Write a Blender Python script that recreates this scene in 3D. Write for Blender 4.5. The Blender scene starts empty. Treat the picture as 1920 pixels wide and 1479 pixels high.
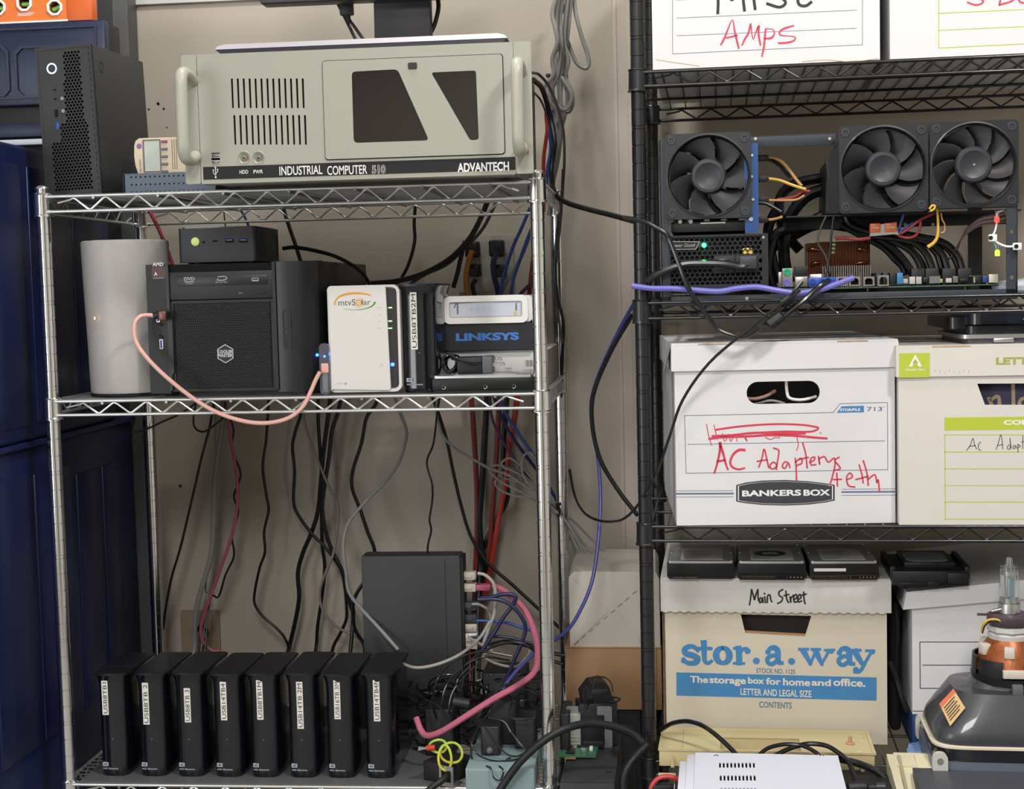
import bpy, bmesh, math, random
from mathutils import Vector, Matrix
from mathutils.geometry import tessellate_polygon
random.seed(7)
S = 0.0254                      # everything below is measured in inches and scaled once
C = bpy.context.scene.collection
scene = bpy.context.scene

# ------------------------------------------------------------------ camera
F_PX, PITCH, ROLL = 2728.5, 0.0713, -0.0237
ANG_S = -0.0983                 # silver rack's heading against the camera's
O_S = Vector((-27.0976, 85.54, -0.0824))
ZREF = 48.65                    # height of the reference ring above the floor
AX = Vector((math.cos(ANG_S), math.sin(ANG_S), 0)); AD = Vector((-math.sin(ANG_S), math.cos(ANG_S), 0))
def c2w_dir(v): return Vector((v.dot(AX), v.dot(AD), v.z))
def c2w(p):
    q = Vector(p) - O_S
    return Vector((q.dot(AX), q.dot(AD), q.z + ZREF))
cp, sp, cr, sr = math.cos(PITCH), math.sin(PITCH), math.cos(ROLL), math.sin(ROLL)
_f = Vector((0, cp, -sp)); _u = Vector((0, sp, cp)); _r = Vector((1, 0, 0))
CR = c2w_dir(cr*_r + sr*_u); CU = c2w_dir(-sr*_r + cr*_u); CF = c2w_dir(_f)
CO = c2w((0, 0, 0))
cam_d = bpy.data.cameras.new('camera'); cam = bpy.data.objects.new('camera', cam_d); C.objects.link(cam)
cam_d.sensor_fit = 'HORIZONTAL'; cam_d.sensor_width = 36; cam_d.lens = F_PX/1920*36
cam_d.clip_start = .05; cam_d.clip_end = 50
M = Matrix.Identity(4)
for i in range(3): M[i][0] = CR[i]; M[i][1] = CU[i]; M[i][2] = -CF[i]; M[i][3] = CO[i]*S
cam.matrix_world = M
scene.camera = cam
def ray(px, py): return CF + CR*((px-960)/F_PX) + CU*((739.5-py)/F_PX)
class Frame:
    """a rack's own axes: x along its front, y into the room's wall, z up (inches)"""
    def __init__(s, x, y, rot): s.o = Vector((x, y, 0)); s.rot = rot; s.ax = Vector((math.cos(rot), math.sin(rot), 0)); s.ay = Vector((-math.sin(rot), math.cos(rot), 0))
    def at(s, px, py, y):                       # point of the frame's plane y = const seen at a photograph position
        d = ray(px, py); k = (y - (CO-s.o).dot(s.ay))/d.dot(s.ay); p = CO + d*k - s.o
        return Vector((p.dot(s.ax), y, p.z))
    def atz(s, px, py, z):                      # same for a horizontal plane
        d = ray(px, py); k = (z-CO.z)/d.z; p = CO + d*k - s.o
        return Vector((p.dot(s.ax), p.dot(s.ay), z))
    def w(s, p): return s.o + s.ax*p[0] + s.ay*p[1] + Vector((0, 0, p[2]))
    def sub(s, x, y, rot): q = s.w((x, y, 0)); return Frame(q.x, q.y, s.rot+rot)
FS = Frame(0, 0, 0)
_b = c2w((7.5599, 83.5016, 0))
FB = Frame(_b.x, _b.y, -0.1428-ANG_S)

# ------------------------------------------------------------------ world, lamps, exposure
w = bpy.data.worlds.new('world'); scene.world = w; w.use_nodes = True
w.node_tree.nodes['Background'].inputs[0].default_value = (.9, .92, 1, 1)
w.node_tree.nodes['Background'].inputs[1].default_value = .25
def ceiling_or_fill_light(x, y, z, sx, sy, power, col, tx=0, ty=0, tz=None):
    l = bpy.data.lights.new('ceiling_or_fill_lamp', 'AREA'); l.shape = 'RECTANGLE'; l.size = sx*S; l.size_y = sy*S; l.energy = power; l.color = col
    o = bpy.data.objects.new('ceiling_or_fill_lamp', l); C.objects.link(o); o.location = (x*S, y*S, z*S)
    if tz is not None: o.rotation_euler = Vector(((x-tx), (y-ty), (z-tz))).to_track_quat('Z', 'Y').to_euler()
LAMPS = [(22, -11, 104, 8, 8, 17, (.98, .98, .92)), (66, -46, 103, 9, 9, 35, (1, .95, .91)), (26, -115, 103, 26, 26, 56, (1, .98, .96))]  # the last one is an added soft front fill
for a in LAMPS: ceiling_or_fill_light(*a, tx=a[0], ty=20 if a[1] > -20 else a[1]+(12 if a[1] > -100 else 40), tz=50 if a[1] > -20 else 0)
# added low fill light from the left; no window is built there
ceiling_or_fill_light(-59, -86, 50, 76, 56, 54, (.94, .97, 1), tx=22, ty=0, tz=44)
vs = scene.view_settings
scene.display_settings.display_device = 'sRGB'
vs.view_transform = 'Standard'; vs.look = 'None'; vs.gamma = 1; vs.use_curve_mapping = False; vs.exposure = -.1

# ------------------------------------------------------------------ materials
def lin(c):
    if isinstance(c, str): c = [int(c[i:i+2], 16)/255 for i in (0, 2, 4)]
    return tuple(x/12.92 if x <= .04045 else ((x+.055)/1.055)**2.4 for x in c) + (1,)
_mats = {}
def mat(name, col, rough=.5, metal=0, var=0, vscale=8, bump=0, bscale=60, trans=0, emit=0, coat=0, ior=1.45, alpha=1, col2=None, spec=None, stretch=(1, 1, 1), bd=.0006):
    if name in _mats: return _mats[name]
    m = bpy.data.materials.new(name); m.use_nodes = True; nt = m.node_tree; b = nt.nodes['Principled BSDF']; L = nt.links.new
    b.inputs['Base Color'].default_value = lin(col); b.inputs['Roughness'].default_value = rough; b.inputs['Metallic'].default_value = metal
    b.inputs['IOR'].default_value = ior; b.inputs['Transmission Weight'].default_value = trans; b.inputs['Coat Weight'].default_value = coat
    if coat: b.inputs['Coat Roughness'].default_value = .06
    if spec is not None: b.inputs['Specular IOR Level'].default_value = spec
    if alpha < 1: b.inputs['Alpha'].default_value = alpha
    if emit: b.inputs['Emission Color'].default_value = lin(col); b.inputs['Emission Strength'].default_value = emit
    if var or bump or col2:
        tc = nt.nodes.new('ShaderNodeTexCoord'); mp = nt.nodes.new('ShaderNodeMapping'); mp.inputs['Scale'].default_value = stretch; L(tc.outputs['Object'], mp.inputs['Vector'])
    if var or col2:
        n = nt.nodes.new('ShaderNodeTexNoise'); n.inputs['Scale'].default_value = vscale/S/10; n.inputs['Detail'].default_value = 4; L(mp.outputs[0], n.inputs['Vector'])
        r = nt.nodes.new('ShaderNodeValToRGB'); L(n.outputs['Fac'], r.inputs[0])
        a = lin(col); c2 = lin(col2) if col2 else tuple(x*(1-var) for x in a[:3])+(1,)
        r.color_ramp.elements[0].position = .35; r.color_ramp.elements[1].position = .62
        r.color_ramp.elements[0].color = c2; r.color_ramp.elements[1].color = a; L(r.outputs[0], b.inputs['Base Color'])
    if bump:
        n = nt.nodes.new('ShaderNodeTexNoise'); n.inputs['Scale'].default_value = bscale/S/10; n.inputs['Detail'].default_value = 3; L(mp.outputs[0], n.inputs['Vector'])
        bp = nt.nodes.new('ShaderNodeBump'); bp.inputs['Strength'].default_value = bump; bp.inputs['Distance'].default_value = bd; L(n.outputs['Fac'], bp.inputs['Height']); L(bp.outputs[0], b.inputs['Normal'])
    _mats[name] = m; return m
chrome = mat('chrome plated steel', 'e4e6e8', .15, 1)
chromew = mat('zinc wire', 'cfd1d1', .32, .85)
blackwire = mat('black epoxy wire', '141518', .32, coat=.3)
blackpost = mat('black epoxy post', '17181b', .38, coat=.25)
blkplastic = mat('black plastic', '16171a', .5)
blkrough = mat('black textured plastic', '131416', .72)
gloss = mat('glossy black plastic', '0d1017', .07, coat=1)
cardw = mat('white board', 'dcdce0', .75, var=.05, vscale=.8, bump=.15, bscale=8)
brown = mat('brown cardboard', '9c7a58', .8, var=.06, vscale=1.5)
edgec = mat('cardboard edge', 'b59a7a', .85, var=.3, vscale=20)
darkhole = mat('dark interior', '060607', .9)
inkblue = mat('blue ink', '4a5a78', .7)
inkblack = mat('black ink', '1c1c20', .7)
red_marker = mat('red marker', 'c83c54', .6, var=.15, vscale=14)
blk_marker = mat('black marker', '26262a', .6)
white = mat('white plastic', 'e4e4e2', .4)
whitep = mat('white print', 'd8d8d8', .6)
silver = mat('brushed aluminium', 'b9bbbd', .32, .9)
screw = mat('screw steel', 'b8b8b8', .3, 1)

# ------------------------------------------------------------------ geometry builder
class MB:
    def __init__(s): s.v = []; s.f = []; s.m = []
    def add(s, vs, fs, m=0):
        n = len(s.v); s.v += [tuple(v) for v in vs]; s.f += [tuple(n+i for i in f) for f in fs]; s.m += [m]*len(fs); return s
    def bm(s, bm, m=0, mx=None):
        bm.verts.index_update(); s.add([(mx @ v.co if mx else v.co) for v in bm.verts], [[v.index for v in f.verts] for f in bm.faces], m); bm.free(); return s
    def box(s, x0, x1, y0, y1, z0, z1, bev=0, seg=2, m=0, mx=None):
        bm = bmesh.new(); bmesh.ops.create_cube(bm, size=1)
        for v in bm.verts: v.co = Vector(((x0+x1)/2+v.co.x*(x1-x0), (y0+y1)/2+v.co.y*(y1-y0), (z0+z1)/2+v.co.z*(z1-z0)))
        if bev:
            bev = min(bev, .49*min(abs(x1-x0), abs(y1-y0), abs(z1-z0)))
            bmesh.ops.bevel(bm, geom=bm.edges[:], offset=bev, segments=seg, profile=.5, affect='EDGES', clamp_overlap=True)
        return s.bm(bm, m, mx)
    def ebox(s, x0, x1, y0, y1, z0, z1, axis, r, seg=4, m=0, end=0):     # box whose edges along one axis are rounded
        p = rrect(x0, x1, z0, z1, r, seg) if axis == 'y' else rrect(x0, x1, y0, y1, r, seg) if axis == 'z' else rrect(y0, y1, z0, z1, r, seg)
        a, b = (y0, y1) if axis == 'y' else (z0, z1) if axis == 'z' else (x0, x1)
        return s.prism(p, axis, a, b, m)
    def prism(s, poly, axis, a, b, m=0, taper=1):
        mp = {'y': lambda p, t: (p[0], t, p[1]), 'z': lambda p, t: (p[0], p[1], t), 'x': lambda p, t: (t, p[0], p[1])}[axis]
        n = len(poly); cx = sum(p[0] for p in poly)/n; cy = sum(p[1] for p in poly)/n
        q = [((p[0]-cx)*taper+cx, (p[1]-cy)*taper+cy) for p in poly]
        s.add([mp(p, a) for p in poly]+[mp(p, b) for p in q], [tuple(range(n)), tuple(range(2*n-1, n-1, -1))]+[(i, i+n, (i+1) % n+n, (i+1) % n) for i in range(n)], m); return s
    def plate(s, outer, holes, axis, a, b, m=0, mh=None):        # slab with holes cut through
        mp = {'y': lambda p, t: (p[0], t, p[1]), 'z': lambda p, t: (p[0], p[1], t), 'x': lambda p, t: (t, p[0], p[1])}[axis]
        loops = [outer]+list(holes); fl = [p for l in loops for p in l]; N = len(fl)
        tri = tessellate_polygon([[Vector((p[0], p[1], 0)) for p in l] for l in loops])
        s.add([mp(p, a) for p in fl]+[mp(p, b) for p in fl], [tuple(t) for t in tri]+[tuple(i+N for i in reversed(t)) for t in tri], m)
        k = 0
        for j, l in enumerate(loops):
            n = len(l); s.add([mp(p, a) for p in l]+[mp(p, b) for p in l], [(i, i+n, (i+1) % n+n, (i+1) % n) for i in range(n)], m if (j == 0 or mh is None) else mh); k += n
        return s
    def cyl(s, p0, p1, r, n=16, r2=None, m=0, caps=True):
        p0, p1 = Vector(p0), Vector(p1); d = (p1-p0).normalized(); a = d.orthogonal().normalized(); b = d.cross(a); r2 = r if r2 is None else r2
        vs = [p0+(a*math.cos(t)+b*math.sin(t))*r for t in [2*math.pi*i/n for i in range(n)]]+[p1+(a*math.cos(t)+b*math.sin(t))*r2 for t in [2*math.pi*i/n for i in range(n)]]
        fs = [(i, (i+1) % n, (i+1) % n+n, i+n) for i in range(n)]
        if caps: fs += [tuple(range(n-1, -1, -1)), tuple(range(n, 2*n))]
        return s.add(vs, fs, m)
    def lathe(s, prof, o=(0, 0, 0), axis='z', n=32, m=0, a0=0, a1=None):
        o = Vector(o); full = a1 is None; a1 = 2*math.pi if full else a1; k = n if full else n+1; vs = []
        for i in range(k):
            t = a0+(a1-a0)*i/n; c_, s_ = math.cos(t), math.sin(t)
            for r, h in prof: vs.append(o+(Vector((r*c_, r*s_, h)) if axis == 'z' else Vector((r*c_, h, r*s_)) if axis == 'y' else Vector((h, r*c_, r*s_))))
        P = len(prof); fs = []
        for i in range(n):
            j = (i+1) % k
            for q in range(P-1): fs.append((i*P+q, j*P+q, j*P+q+1, i*P+q+1))
        return s.add(vs, fs, m)
    def tube(s, pts, r, n=8, smooth=4, m=0, closed=False, flat=None):
        pts = [Vector(p) for p in pts]
        if smooth and len(pts) > 2: pts = crom(pts, smooth, closed)
        N = len(pts); ring = []; up = None
        for i, p in enumerate(pts):
            d = ((pts[(i+1) % N] if closed or i < N-1 else p)-(pts[i-1] if closed or i > 0 else p))
            d = d.normalized() if d.length > 1e-9 else Vector((0, 0, 1))
            if up is None: up = d.orthogonal().normalized()
            up = (up-d*up.dot(d)); up = up.normalized() if up.length > 1e-6 else d.orthogonal().normalized(); bb = d.cross(up)
            rr = r(i/(N-1)) if callable(r) else r; f2 = flat or 1
            ring += [p+(up*math.cos(2*math.pi*k/n)+bb*f2*math.sin(2*math.pi*k/n))*rr for k in range(n)]
        fs = []
        for i in range(N if closed else N-1):
            j = (i+1) % N
            for k in range(n): fs.append((i*n+k, i*n+(k+1) % n, j*n+(k+1) % n, j*n+k))
        if not closed: fs += [tuple(range(n-1, -1, -1)), tuple((N-1)*n+k for k in range(n))]
        return s.add(ring, fs, m)
    def ball(s, c, r, n=12, m=0, sc=(1, 1, 1)):
        bm = bmesh.new(); bmesh.ops.create_uvsphere(bm, u_segments=n, v_segments=max(6, n//2), radius=1)
        for v in bm.verts: v.co = Vector((c[0]+v.co.x*r*sc[0], c[1]+v.co.y*r*sc[1], c[2]+v.co.z*r*sc[2]))
        return s.bm(bm, m)
    def ribbon(s, pts, wd, y, m=0, plane='y', smooth=4, th=.004):          # flat pen stroke, the pen's width wd
        pts = [Vector((p[0], p[1], 0)) for p in pts]
        if smooth and len(pts) > 2: pts = crom(pts, smooth, False)
        L_ = []; R_ = []; N = len(pts)
        for i, p in enumerate(pts):
            d = pts[min(i+1, N-1)]-pts[max(i-1, 0)]; d = d.normalized() if d.length > 1e-9 else Vector((1, 0, 0)); nrm = Vector((-d.y, d.x, 0))
            ww = (wd(i/(N-1)) if callable(wd) else wd)/2; e = d*ww*.6*(-1 if i == 0 else 1 if i == N-1 else 0)
            L_.append(p+nrm*ww+e); R_.append(p-nrm*ww+e)
        mp = (lambda p: (p.x, y, p.y)) if plane == 'y' else (lambda p: (p.x, p.y, y)) if plane == 'z' else (lambda p: (y, p.x, p.y))
        return s.add([mp(p) for p in L_+R_], [(i, i+1, N+i+1, N+i) for i in range(N-1)], m)
    def disc(s, cx, cz, r, y, n=16, m=0):
        return s.add([(cx+r*math.cos(2*math.pi*i/n), y, cz+r*math.sin(2*math.pi*i/n)) for i in range(n)], [tuple(range(n))], m)
    def hexgrid(s, x0, x1, z0, z1, pitch, ratio, y, depth, solid=None, m=0):
        R_ = pitch/math.sqrt(3); dz = 1.5*R_; row = 0; z = z0+R_
        while z < z1-R_*.4:
            x = x0+pitch/2+(pitch/2 if row % 2 else 0)
            while x < x1-pitch*.4:
                o = [(x+R_*math.sin(math.pi/3*k), z+R_*math.cos(math.pi/3*k)) for k in range(6)]
                if solid and solid(x, z): s.add([(a, y, b) for a, b in o], [tuple(range(6))], m)
                else:
                    i = [(x+R_*ratio*math.sin(math.pi/3*k), z+R_*ratio*math.cos(math.pi/3*k)) for k in range(6)]
                    s.add([(a, y, b) for a, b in o+i]+[(a, y+depth, b) for a, b in i], [(k, (k+1) % 6, (k+1) % 6+6, k+6) for k in range(6)]+[(k+6, (k+1) % 6+6, (k+1) % 6+12, k+12) for k in range(6)], m)
                x += pitch
            z += dz; row += 1
        return s
    def text(s, t, x0, x1, z0, z1, y, m=0, bold=0, plane='y', rot=0, shear=0, keep=False, extr=0):   # lettering fitted to a rectangle
        vs, fs = glyphs(t, bold, shear)
        if not vs: return s
        ax_ = min(v[0] for v in vs); bx_ = max(v[0] for v in vs); az_ = min(v[1] for v in vs); bz_ = max(v[1] for v in vs)
        out = []
        for v in vs:
            a = (v[0]-ax_)/(bx_-ax_); b = (v[1]-az_)/(bz_-az_)
            if rot == 90: a, b = 1-b, a
            if rot == -90: a, b = b, 1-a
            q = (x0+(x1-x0)*a, z0+(z1-z0)*b); out.append((q[0], y, q[1]) if plane == 'y' else (q[0], q[1], y) if plane == 'z' else (y, q[0], q[1]))
        return s.add(out, fs, m)
    def build(s, name, mats, parent=None, smooth=True, ang=38, loc=None, kind=None, label=None):
        me = bpy.data.meshes.new(name); me.from_pydata([(a*S, b*S, c*S) for a, b, c in s.v], [], s.f)
        if not isinstance(mats, (list, tuple)): mats = [mats]
        for mm in mats: me.materials.append(mm)
        if len(mats) > 1: me.polygons.foreach_set('material_index', s.m)
        bm = bmesh.new(); bm.from_mesh(me); bmesh.ops.recalc_face_normals(bm, faces=bm.faces[:]); bm.to_mesh(me); bm.free()
        if smooth: me.shade_smooth(); me.set_sharp_from_angle(angle=math.radians(ang))
        o = bpy.data.objects.new(name, me); C.objects.link(o)
        if parent: o.parent = parent
        if loc: o.location = Vector(loc)*S
        if kind: o['kind'] = kind
        if label: o['label'] = label
        return o
def crom(p, k, closed):
    out = []; n = len(p)
    for i in range(n if closed else n-1):
        a = p[(i-1) % n] if closed or i > 0 else p[0]*2-p[1]; b = p[i]; c = p[(i+1) % n]; d = p[(i+2) % n] if closed or i < n-2 else p[-1]*2-p[-2]
        for j in range(k):
            t = j/k; out.append(.5*((2*b)+(c-a)*t+(2*a-5*b+4*c-d)*t*t+(3*b-3*c+d-a)*t**3))
    if not closed: out.append(p[-1])
    return out
def rrect(x0, x1, z0, z1, r, seg=4):
    if isinstance(r, (int, float)): r = (r,)*4     # corners: bl, br, tr, tl
    out = []
    for (cx, cz, a, rr) in ((x0, z0, math.pi, r[0]), (x1, z0, 1.5*math.pi, r[1]), (x1, z1, 0, r[2]), (x0, z1, .5*math.pi, r[3])):
        qx = cx+(rr if cx == x0 else -rr); qz = cz+(rr if cz == z0 else -rr)
        if rr <= 0: out.append((cx, cz)); continue
        for i in range(seg+1): t = a+math.pi/2*i/seg; out.append((qx+rr*math.cos(t), qz+rr*math.sin(t)))
    return out
def circ(cx, cz, r, n=20): return [(cx+r*math.cos(2*math.pi*i/n), cz+r*math.sin(2*math.pi*i/n)) for i in range(n)]
_gl = {}
def glyphs(t, bold=0, shear=0):
    k = (t, bold, shear)
    if k not in _gl:
        cu = bpy.data.curves.new('lettering', 'FONT'); cu.body = t; cu.resolution_u = 4; cu.offset = bold; cu.shear = shear
        o = bpy.data.objects.new('lettering', cu); me = o.to_mesh()
        _gl[k] = ([tuple(v.co[:2]) for v in me.vertices], [tuple(p.vertices) for p in me.polygons]); o.to_mesh_clear(); bpy.data.objects.remove(o); bpy.data.curves.remove(cu)
    return _gl[k]
def tag(o, label, cat, group=None, kind=None):
    o['label'] = label; o['category'] = cat
    if group: o['group'] = group
    if kind: o['kind'] = kind
    return o
def thing(name, label, cat, fr=FS, loc=(0, 0, 0), rot=0, group=None):
    o = bpy.data.objects.new(name, None); C.objects.link(o); o.empty_display_size = .05
    o.location = fr.w(loc)*S; o.rotation_euler = (0, 0, fr.rot+rot); tag(o, label, cat, group); return o
def local(fr, loc, rot): return fr.sub(loc[0], loc[1], rot)
def copy_tree(o, parent=None):
    c = o.copy(); C.objects.link(c)
    if parent: c.parent = parent
    for ch in list(o.children): copy_tree(ch, c)
    return c
def cable(label, pts, r, m, cat='cable', group=None, name='cable', n=8, smooth=5, flat=None, place=True):
    """a cord through world points (inches): one mesh thing with its origin at its first point"""
    b = MB(); p0 = Vector(pts[0]); b.tube([Vector(p)-p0 for p in pts], r, n, smooth, flat=flat)
    o = b.build(name, m, loc=p0); tag(o, label, cat, group); return o
def wp(fr, *a):                              # (px, py, y) triples -> world points
    return [fr.w(fr.at(*q)) for q in a]
def strokes(mb, lst, wd, y, m=0, f=None, smooth=4, plane='y'):
    for s_ in lst: mb.ribbon([f(*q) for q in s_] if f else s_, wd, y, m, plane, smooth)
# ------------------------------------------------------------------ the room
WALLY = 20.6
wallm = mat('painted wallboard', 'aca296', .62, var=.05, vscale=.35, bump=.25, bscale=5)
trimm = mat('painted trim', 'b3a79d', .5, var=.04, vscale=1)
ceilm = mat('ceiling paint', 'c8c6c0', .85)
floorm = mat('concrete floor', '98958f', .7, var=.12, vscale=.8)
def struct(o): o['kind'] = 'structure'; return o
b = MB(); b.box(-60, 130, WALLY, WALLY+5, 0, 108); struct(b.build('wall_back', wallm, smooth=False))
b = MB(); b.box(-60, 130, -150, WALLY+5, -4, 0); struct(b.build('floor', floorm, smooth=False))
b = MB(); b.box(-60, 130, -150, WALLY+5, 108, 112); struct(b.build('ceiling', ceilm, smooth=False))
b = MB(); b.box(-60, 130, -155, -150, 0, 108); struct(b.build('wall_front', mat('far wall paint', 'd6d1c8', .8), smooth=False))
b = MB(); b.box(-65, -60, -155, WALLY+5, 0, 108); struct(b.build('wall_left', mat('far wall paint', 'd6d1c8', .8), smooth=False))
b = MB(); b.box(130, 135, -155, WALLY+5, 0, 108); struct(b.build('wall_right', mat('far wall paint', 'd6d1c8', .8), smooth=False))
b = MB(); b.box(48, 84, -150, -149, 0, 80, .3); b.box(52, 64.5, -149, -148.6, 44, 76, .2); b.box(67.5, 80, -149, -148.6, 44, 76, .2); struct(b.build('reflection_door', mat('reflection door dark', '2c2622', .5)))  # unseen dark door, added to put dark bands into the chrome
# batten that covers the joint of the wall boards between the racks
a = FS.at(1153, 300, WALLY); c = FS.at(1188, 300, WALLY)
b = MB(); b.box(a.x, a.x+.28, WALLY-.16, WALLY, 0, 108, .04); b.box(a.x+.28, c.x-.35, WALLY-.09, WALLY, 0, 108); b.box(c.x-.35, c.x, WALLY-.2, WALLY, 0, 108, .05)
struct(b.build('trim_1', trimm))
# upper wall strip, lighter, over the left side
a = FS.at(232, 12, WALLY)
b = MB(); b.box(a.x-6, a.x+17, WALLY-.35, WALLY, a.z, a.z+8, .06); struct(b.build('trim_2', mat('white trim', 'cfcdca', .5)))
holem = mat('nail hole', '2a2624', .9)
b = MB()
for px, py, r in ((307, 204, .09), (296, 194, .1), (279, 205, .08), (313, 239, .06), (338, 911, .12), (1097, 0, .01), (297, 195, .1)):
    q = FS.at(px, py, WALLY-.01); b.disc(q.x, q.z, r, WALLY-.012, 8)
struct(b.build('nail_holes', holem))

# ------------------------------------------------------------------ wire racks
def post_mesh(z0, z1, zref, r=.41, phase=5):
    prof = [(0, z0), (r, z0)]; k = math.ceil(z0-zref+.2)
    while zref+k < z1-.15:
        z = zref+k; dbl = (k % 5 == 0)
        for dz in ((-.09, .09) if dbl else (0,)):
            prof += [(r, z+dz-.035), (r-.035, z+dz-.015), (r-.035, z+dz+.015), (r, z+dz+.035)]
        k += 1
    prof += [(r, z1), (0, z1)]; return MB().lathe(prof, n=28)
def zigzag(x0, x1, zt, zb, period, lead=.5):
    pts = []; x = x0; n = round((x1-x0-2*lead*.0)/period*2); h = (x1-x0)/n; r = .17
    for i in range(n+1):
        top = i % 2 == 1; z = zt if top else zb
        if i in (0, n): pts.append((x0+h*i, (zt*.6+zb*.4) if i == 0 else (zt*.45+zb*.55) )); continue
        pts += [(x0+h*i-r, z+(-.09 if top else .09)), (x0+h*i, z), (x0+h*i+r, z+(-.09 if top else .09))]
    return pts
def rack(name, label, fr, W, D, posts_z, zref, shelves, m_post, m_wire, deck, period, rails_r=.1, cap=True):
    t = thing(name, label, 'shelving rack', fr, (0, 0, posts_z[0]))
    zb = posts_z[0]
    pm = None
    for (x, y) in ((0, 0), (W, 0), (0, D), (W, D)):
        if pm is None: o = post_mesh(0, posts_z[1]-zb, zref-zb).build('post', m_post, t); pm = o
        else: o = pm.copy(); C.objects.link(o)
        o.location = Vector((x, y, 0))*S
    cb = MB(); cb.lathe([(0, .22), (.2, .22), (.37, .16), (.45, .05), (.45, -.02), (0, -.02)], n=24); co = None
    for (x, y) in ((0, 0), (W, 0), (0, D), (W, D)):
        if co is None: co = cb.build('post_cap', m_post if name == 'black_wire_rack' else chrome, t); o = co
        else: o = co.copy(); C.objects.link(o)
        o.location = Vector((x, y, posts_z[1]-zb))*S
    for (zt, zl) in shelves:
        H = zt-zl
        c0 = zt+.22-zb; c1 = zl-.26-zb; cm = None
        s_ = MB()
        # side and front/back double rails
        rr = rails_r; x0, x1, y0, y1 = .45, W-.45, .45, D-.45
        A = -.3
        for z in (zt, zl):
            for y in (A, D-A): s_.cyl((x0-.15, y, z-zb), (x1+.15, y, z-zb), rr, 10)
            for x in (A, W-A): s_.cyl((x, y0-.1, z-zb), (x, y1+.1, z-zb), rr, 10)
            for y in (A, D-A):
                for x in (x0-.15, x1+.15): s_.ball((x, y, z-zb), rr*1.35, 8)
        sh = s_.build('shelf', m_wire, t)
        for (x, y) in ((0, 0), (W, 0), (0, D), (W, D)):
            k = MB(); k.lathe([(.42, c1), (.6, c1), (.6, c1+.06), (.55, c1+.12), (.53, c0-.1), (.57, c0-.05), (.55, c0), (.42, c0)], (x, y, 0), n=24)
            for zz in (zt-zb, zl-zb):
                for sx in (-1, 1): k.ball((x+sx*.0+(.5 if x < 1 else -.5), y-.25 if y < 1 else y+.25, zz), .13, 8)
            k.build('collar', m_post, sh)
        for y in (A+.03, D-A-.03):
            tw = MB(); tw.tube([(px_, y, pz-zb) for px_, pz in zigzag(1.0, W-1.0, zt-.1, zl+.08, period)], .062, 6, 0); tw.build('truss_wire', m_wire, sh)
        for x in (A, W-A):
            tw = MB(); tw.tube([(x, px_, pz-zb) for px_, pz in zigzag(1.0, D-1.0, zt-.1, zl+.08, period)], .062, 6, 0); tw.build('truss_wire', m_wire, sh)
        d = MB()
        if deck == 'long':            # close wires left to right over a few cross rods
            n = int(D/.62)
            for i in range(n): y = A+.35+(D-2*A-.7)*i/(n-1); d.cyl((A, y, zt+.05-zb), (W-A, y, zt+.05-zb), .045, 6)
            x = 3.2
            while x < W-1: d.cyl((x, A-.12, zt-.12-zb), (x, D-A+.1, zt-.12-zb), .085, 8); x += 3.85
        else:                         # close wires front to back over two long rods
            n = int(W/.98)
            for i in range(n): x = A+.6+(W-2*A-1.2)*i/(n-1); d.cyl((x, A, zt+.06-zb), (x, D-A, zt+.06-zb), .05, 6)
            for y in (D*.33, D*.67): d.cyl((A, y, zt-.06-zb), (W-A, y, zt-.06-zb), .09, 8)
        d.build('deck_wires', mat('shaded zinc wire', '8a8b8c', .36, .9) if deck == 'long' else m_wire, sh, kind='stuff')  # long deck wires darker than the rails, shade put into the zinc
    return t
W_S, D_S = 28.906, 16.23
zs = lambda v: ZREF+v
rack('silver_wire_rack', 'chrome wire shelving rack with three shelves standing on the left', FS, W_S, D_S, (0, zs(6.62)), zs(0),
     [(zs(6.145), zs(5.27)), (zs(-5.79), zs(-6.60)), (zs(-28.75), zs(-29.6))], chrome, chromew, 'long', 1.93)
ZRB = 14.02+.0824+ZREF
W_B, D_B = 47.0, 17.0
zb_ = lambda v: ZRB+v
rack('black_wire_rack', 'black wire shelving rack on the right that carries the storage boxes', FB, W_B, D_B, (0, 74.5), ZRB,
     [(zb_(-1.93), zb_(-2.71)), (zb_(-14.93), zb_(-15.81)), (zb_(-27.8), zb_(-28.62)), (zb_(-41.6), zb_(-42.4))], blackpost, blackwire, 'short', 2.02)
ZT_S = [zs(6.25), zs(-5.68), zs(-28.64)]          # top faces of the decks
ZT_B = [zb_(-1.82), zb_(-14.82), zb_(-27.69), zb_(-41.5)]
# ------------------------------------------------------------------ helpers for placing by sight on real planes
def rc(fr, px0, py0, px1, py1, y):
    a = fr.at(px0, py0, y); c = fr.at(px1, py1, y); return min(a.x, c.x), max(a.x, c.x), min(a.z, c.z), max(a.z, c.z)
def atx(px, py, X):
    d = ray(px, py); k = (X-CO.x)/d.x; return CO+d*k
# ------------------------------------------------------------------ blue cabinets on the left
navy = mat('navy moulded plastic', '101b45', .36, var=.2, vscale=1.2, bump=.12, bscale=10)
navyd = mat('navy panel', '1b2440', .4, var=.1, vscale=1)
XC = -1.85
rim = atx(0, 850, XC).z; topz = atx(0, 262, XC).z
t = thing('storage_cabinet', 'tall navy blue plastic cabinet at the left edge beside the chrome rack', 'cabinet', FS, (XC-9, 4, 0))
b = MB(); L = lambda x, y, z: (x-(XC-9), y-4, z)
def lb(b, x0, x1, y0, y1, z0, z1, bev=0, seg=2): b.box(x0-(XC-9), x1-(XC-9), y0-4, y1-4, z0, z1, bev, seg)
lb(b, XC-17, XC-.15, -5, 18.3, 0, rim-.1, .3); b.build('lower_body', navy, t)
b = MB(); lb(b, XC-17, XC-.05, -5, 15.3, rim+.25, topz, .35, 3); b.build('upper_body', navy, t)
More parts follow.
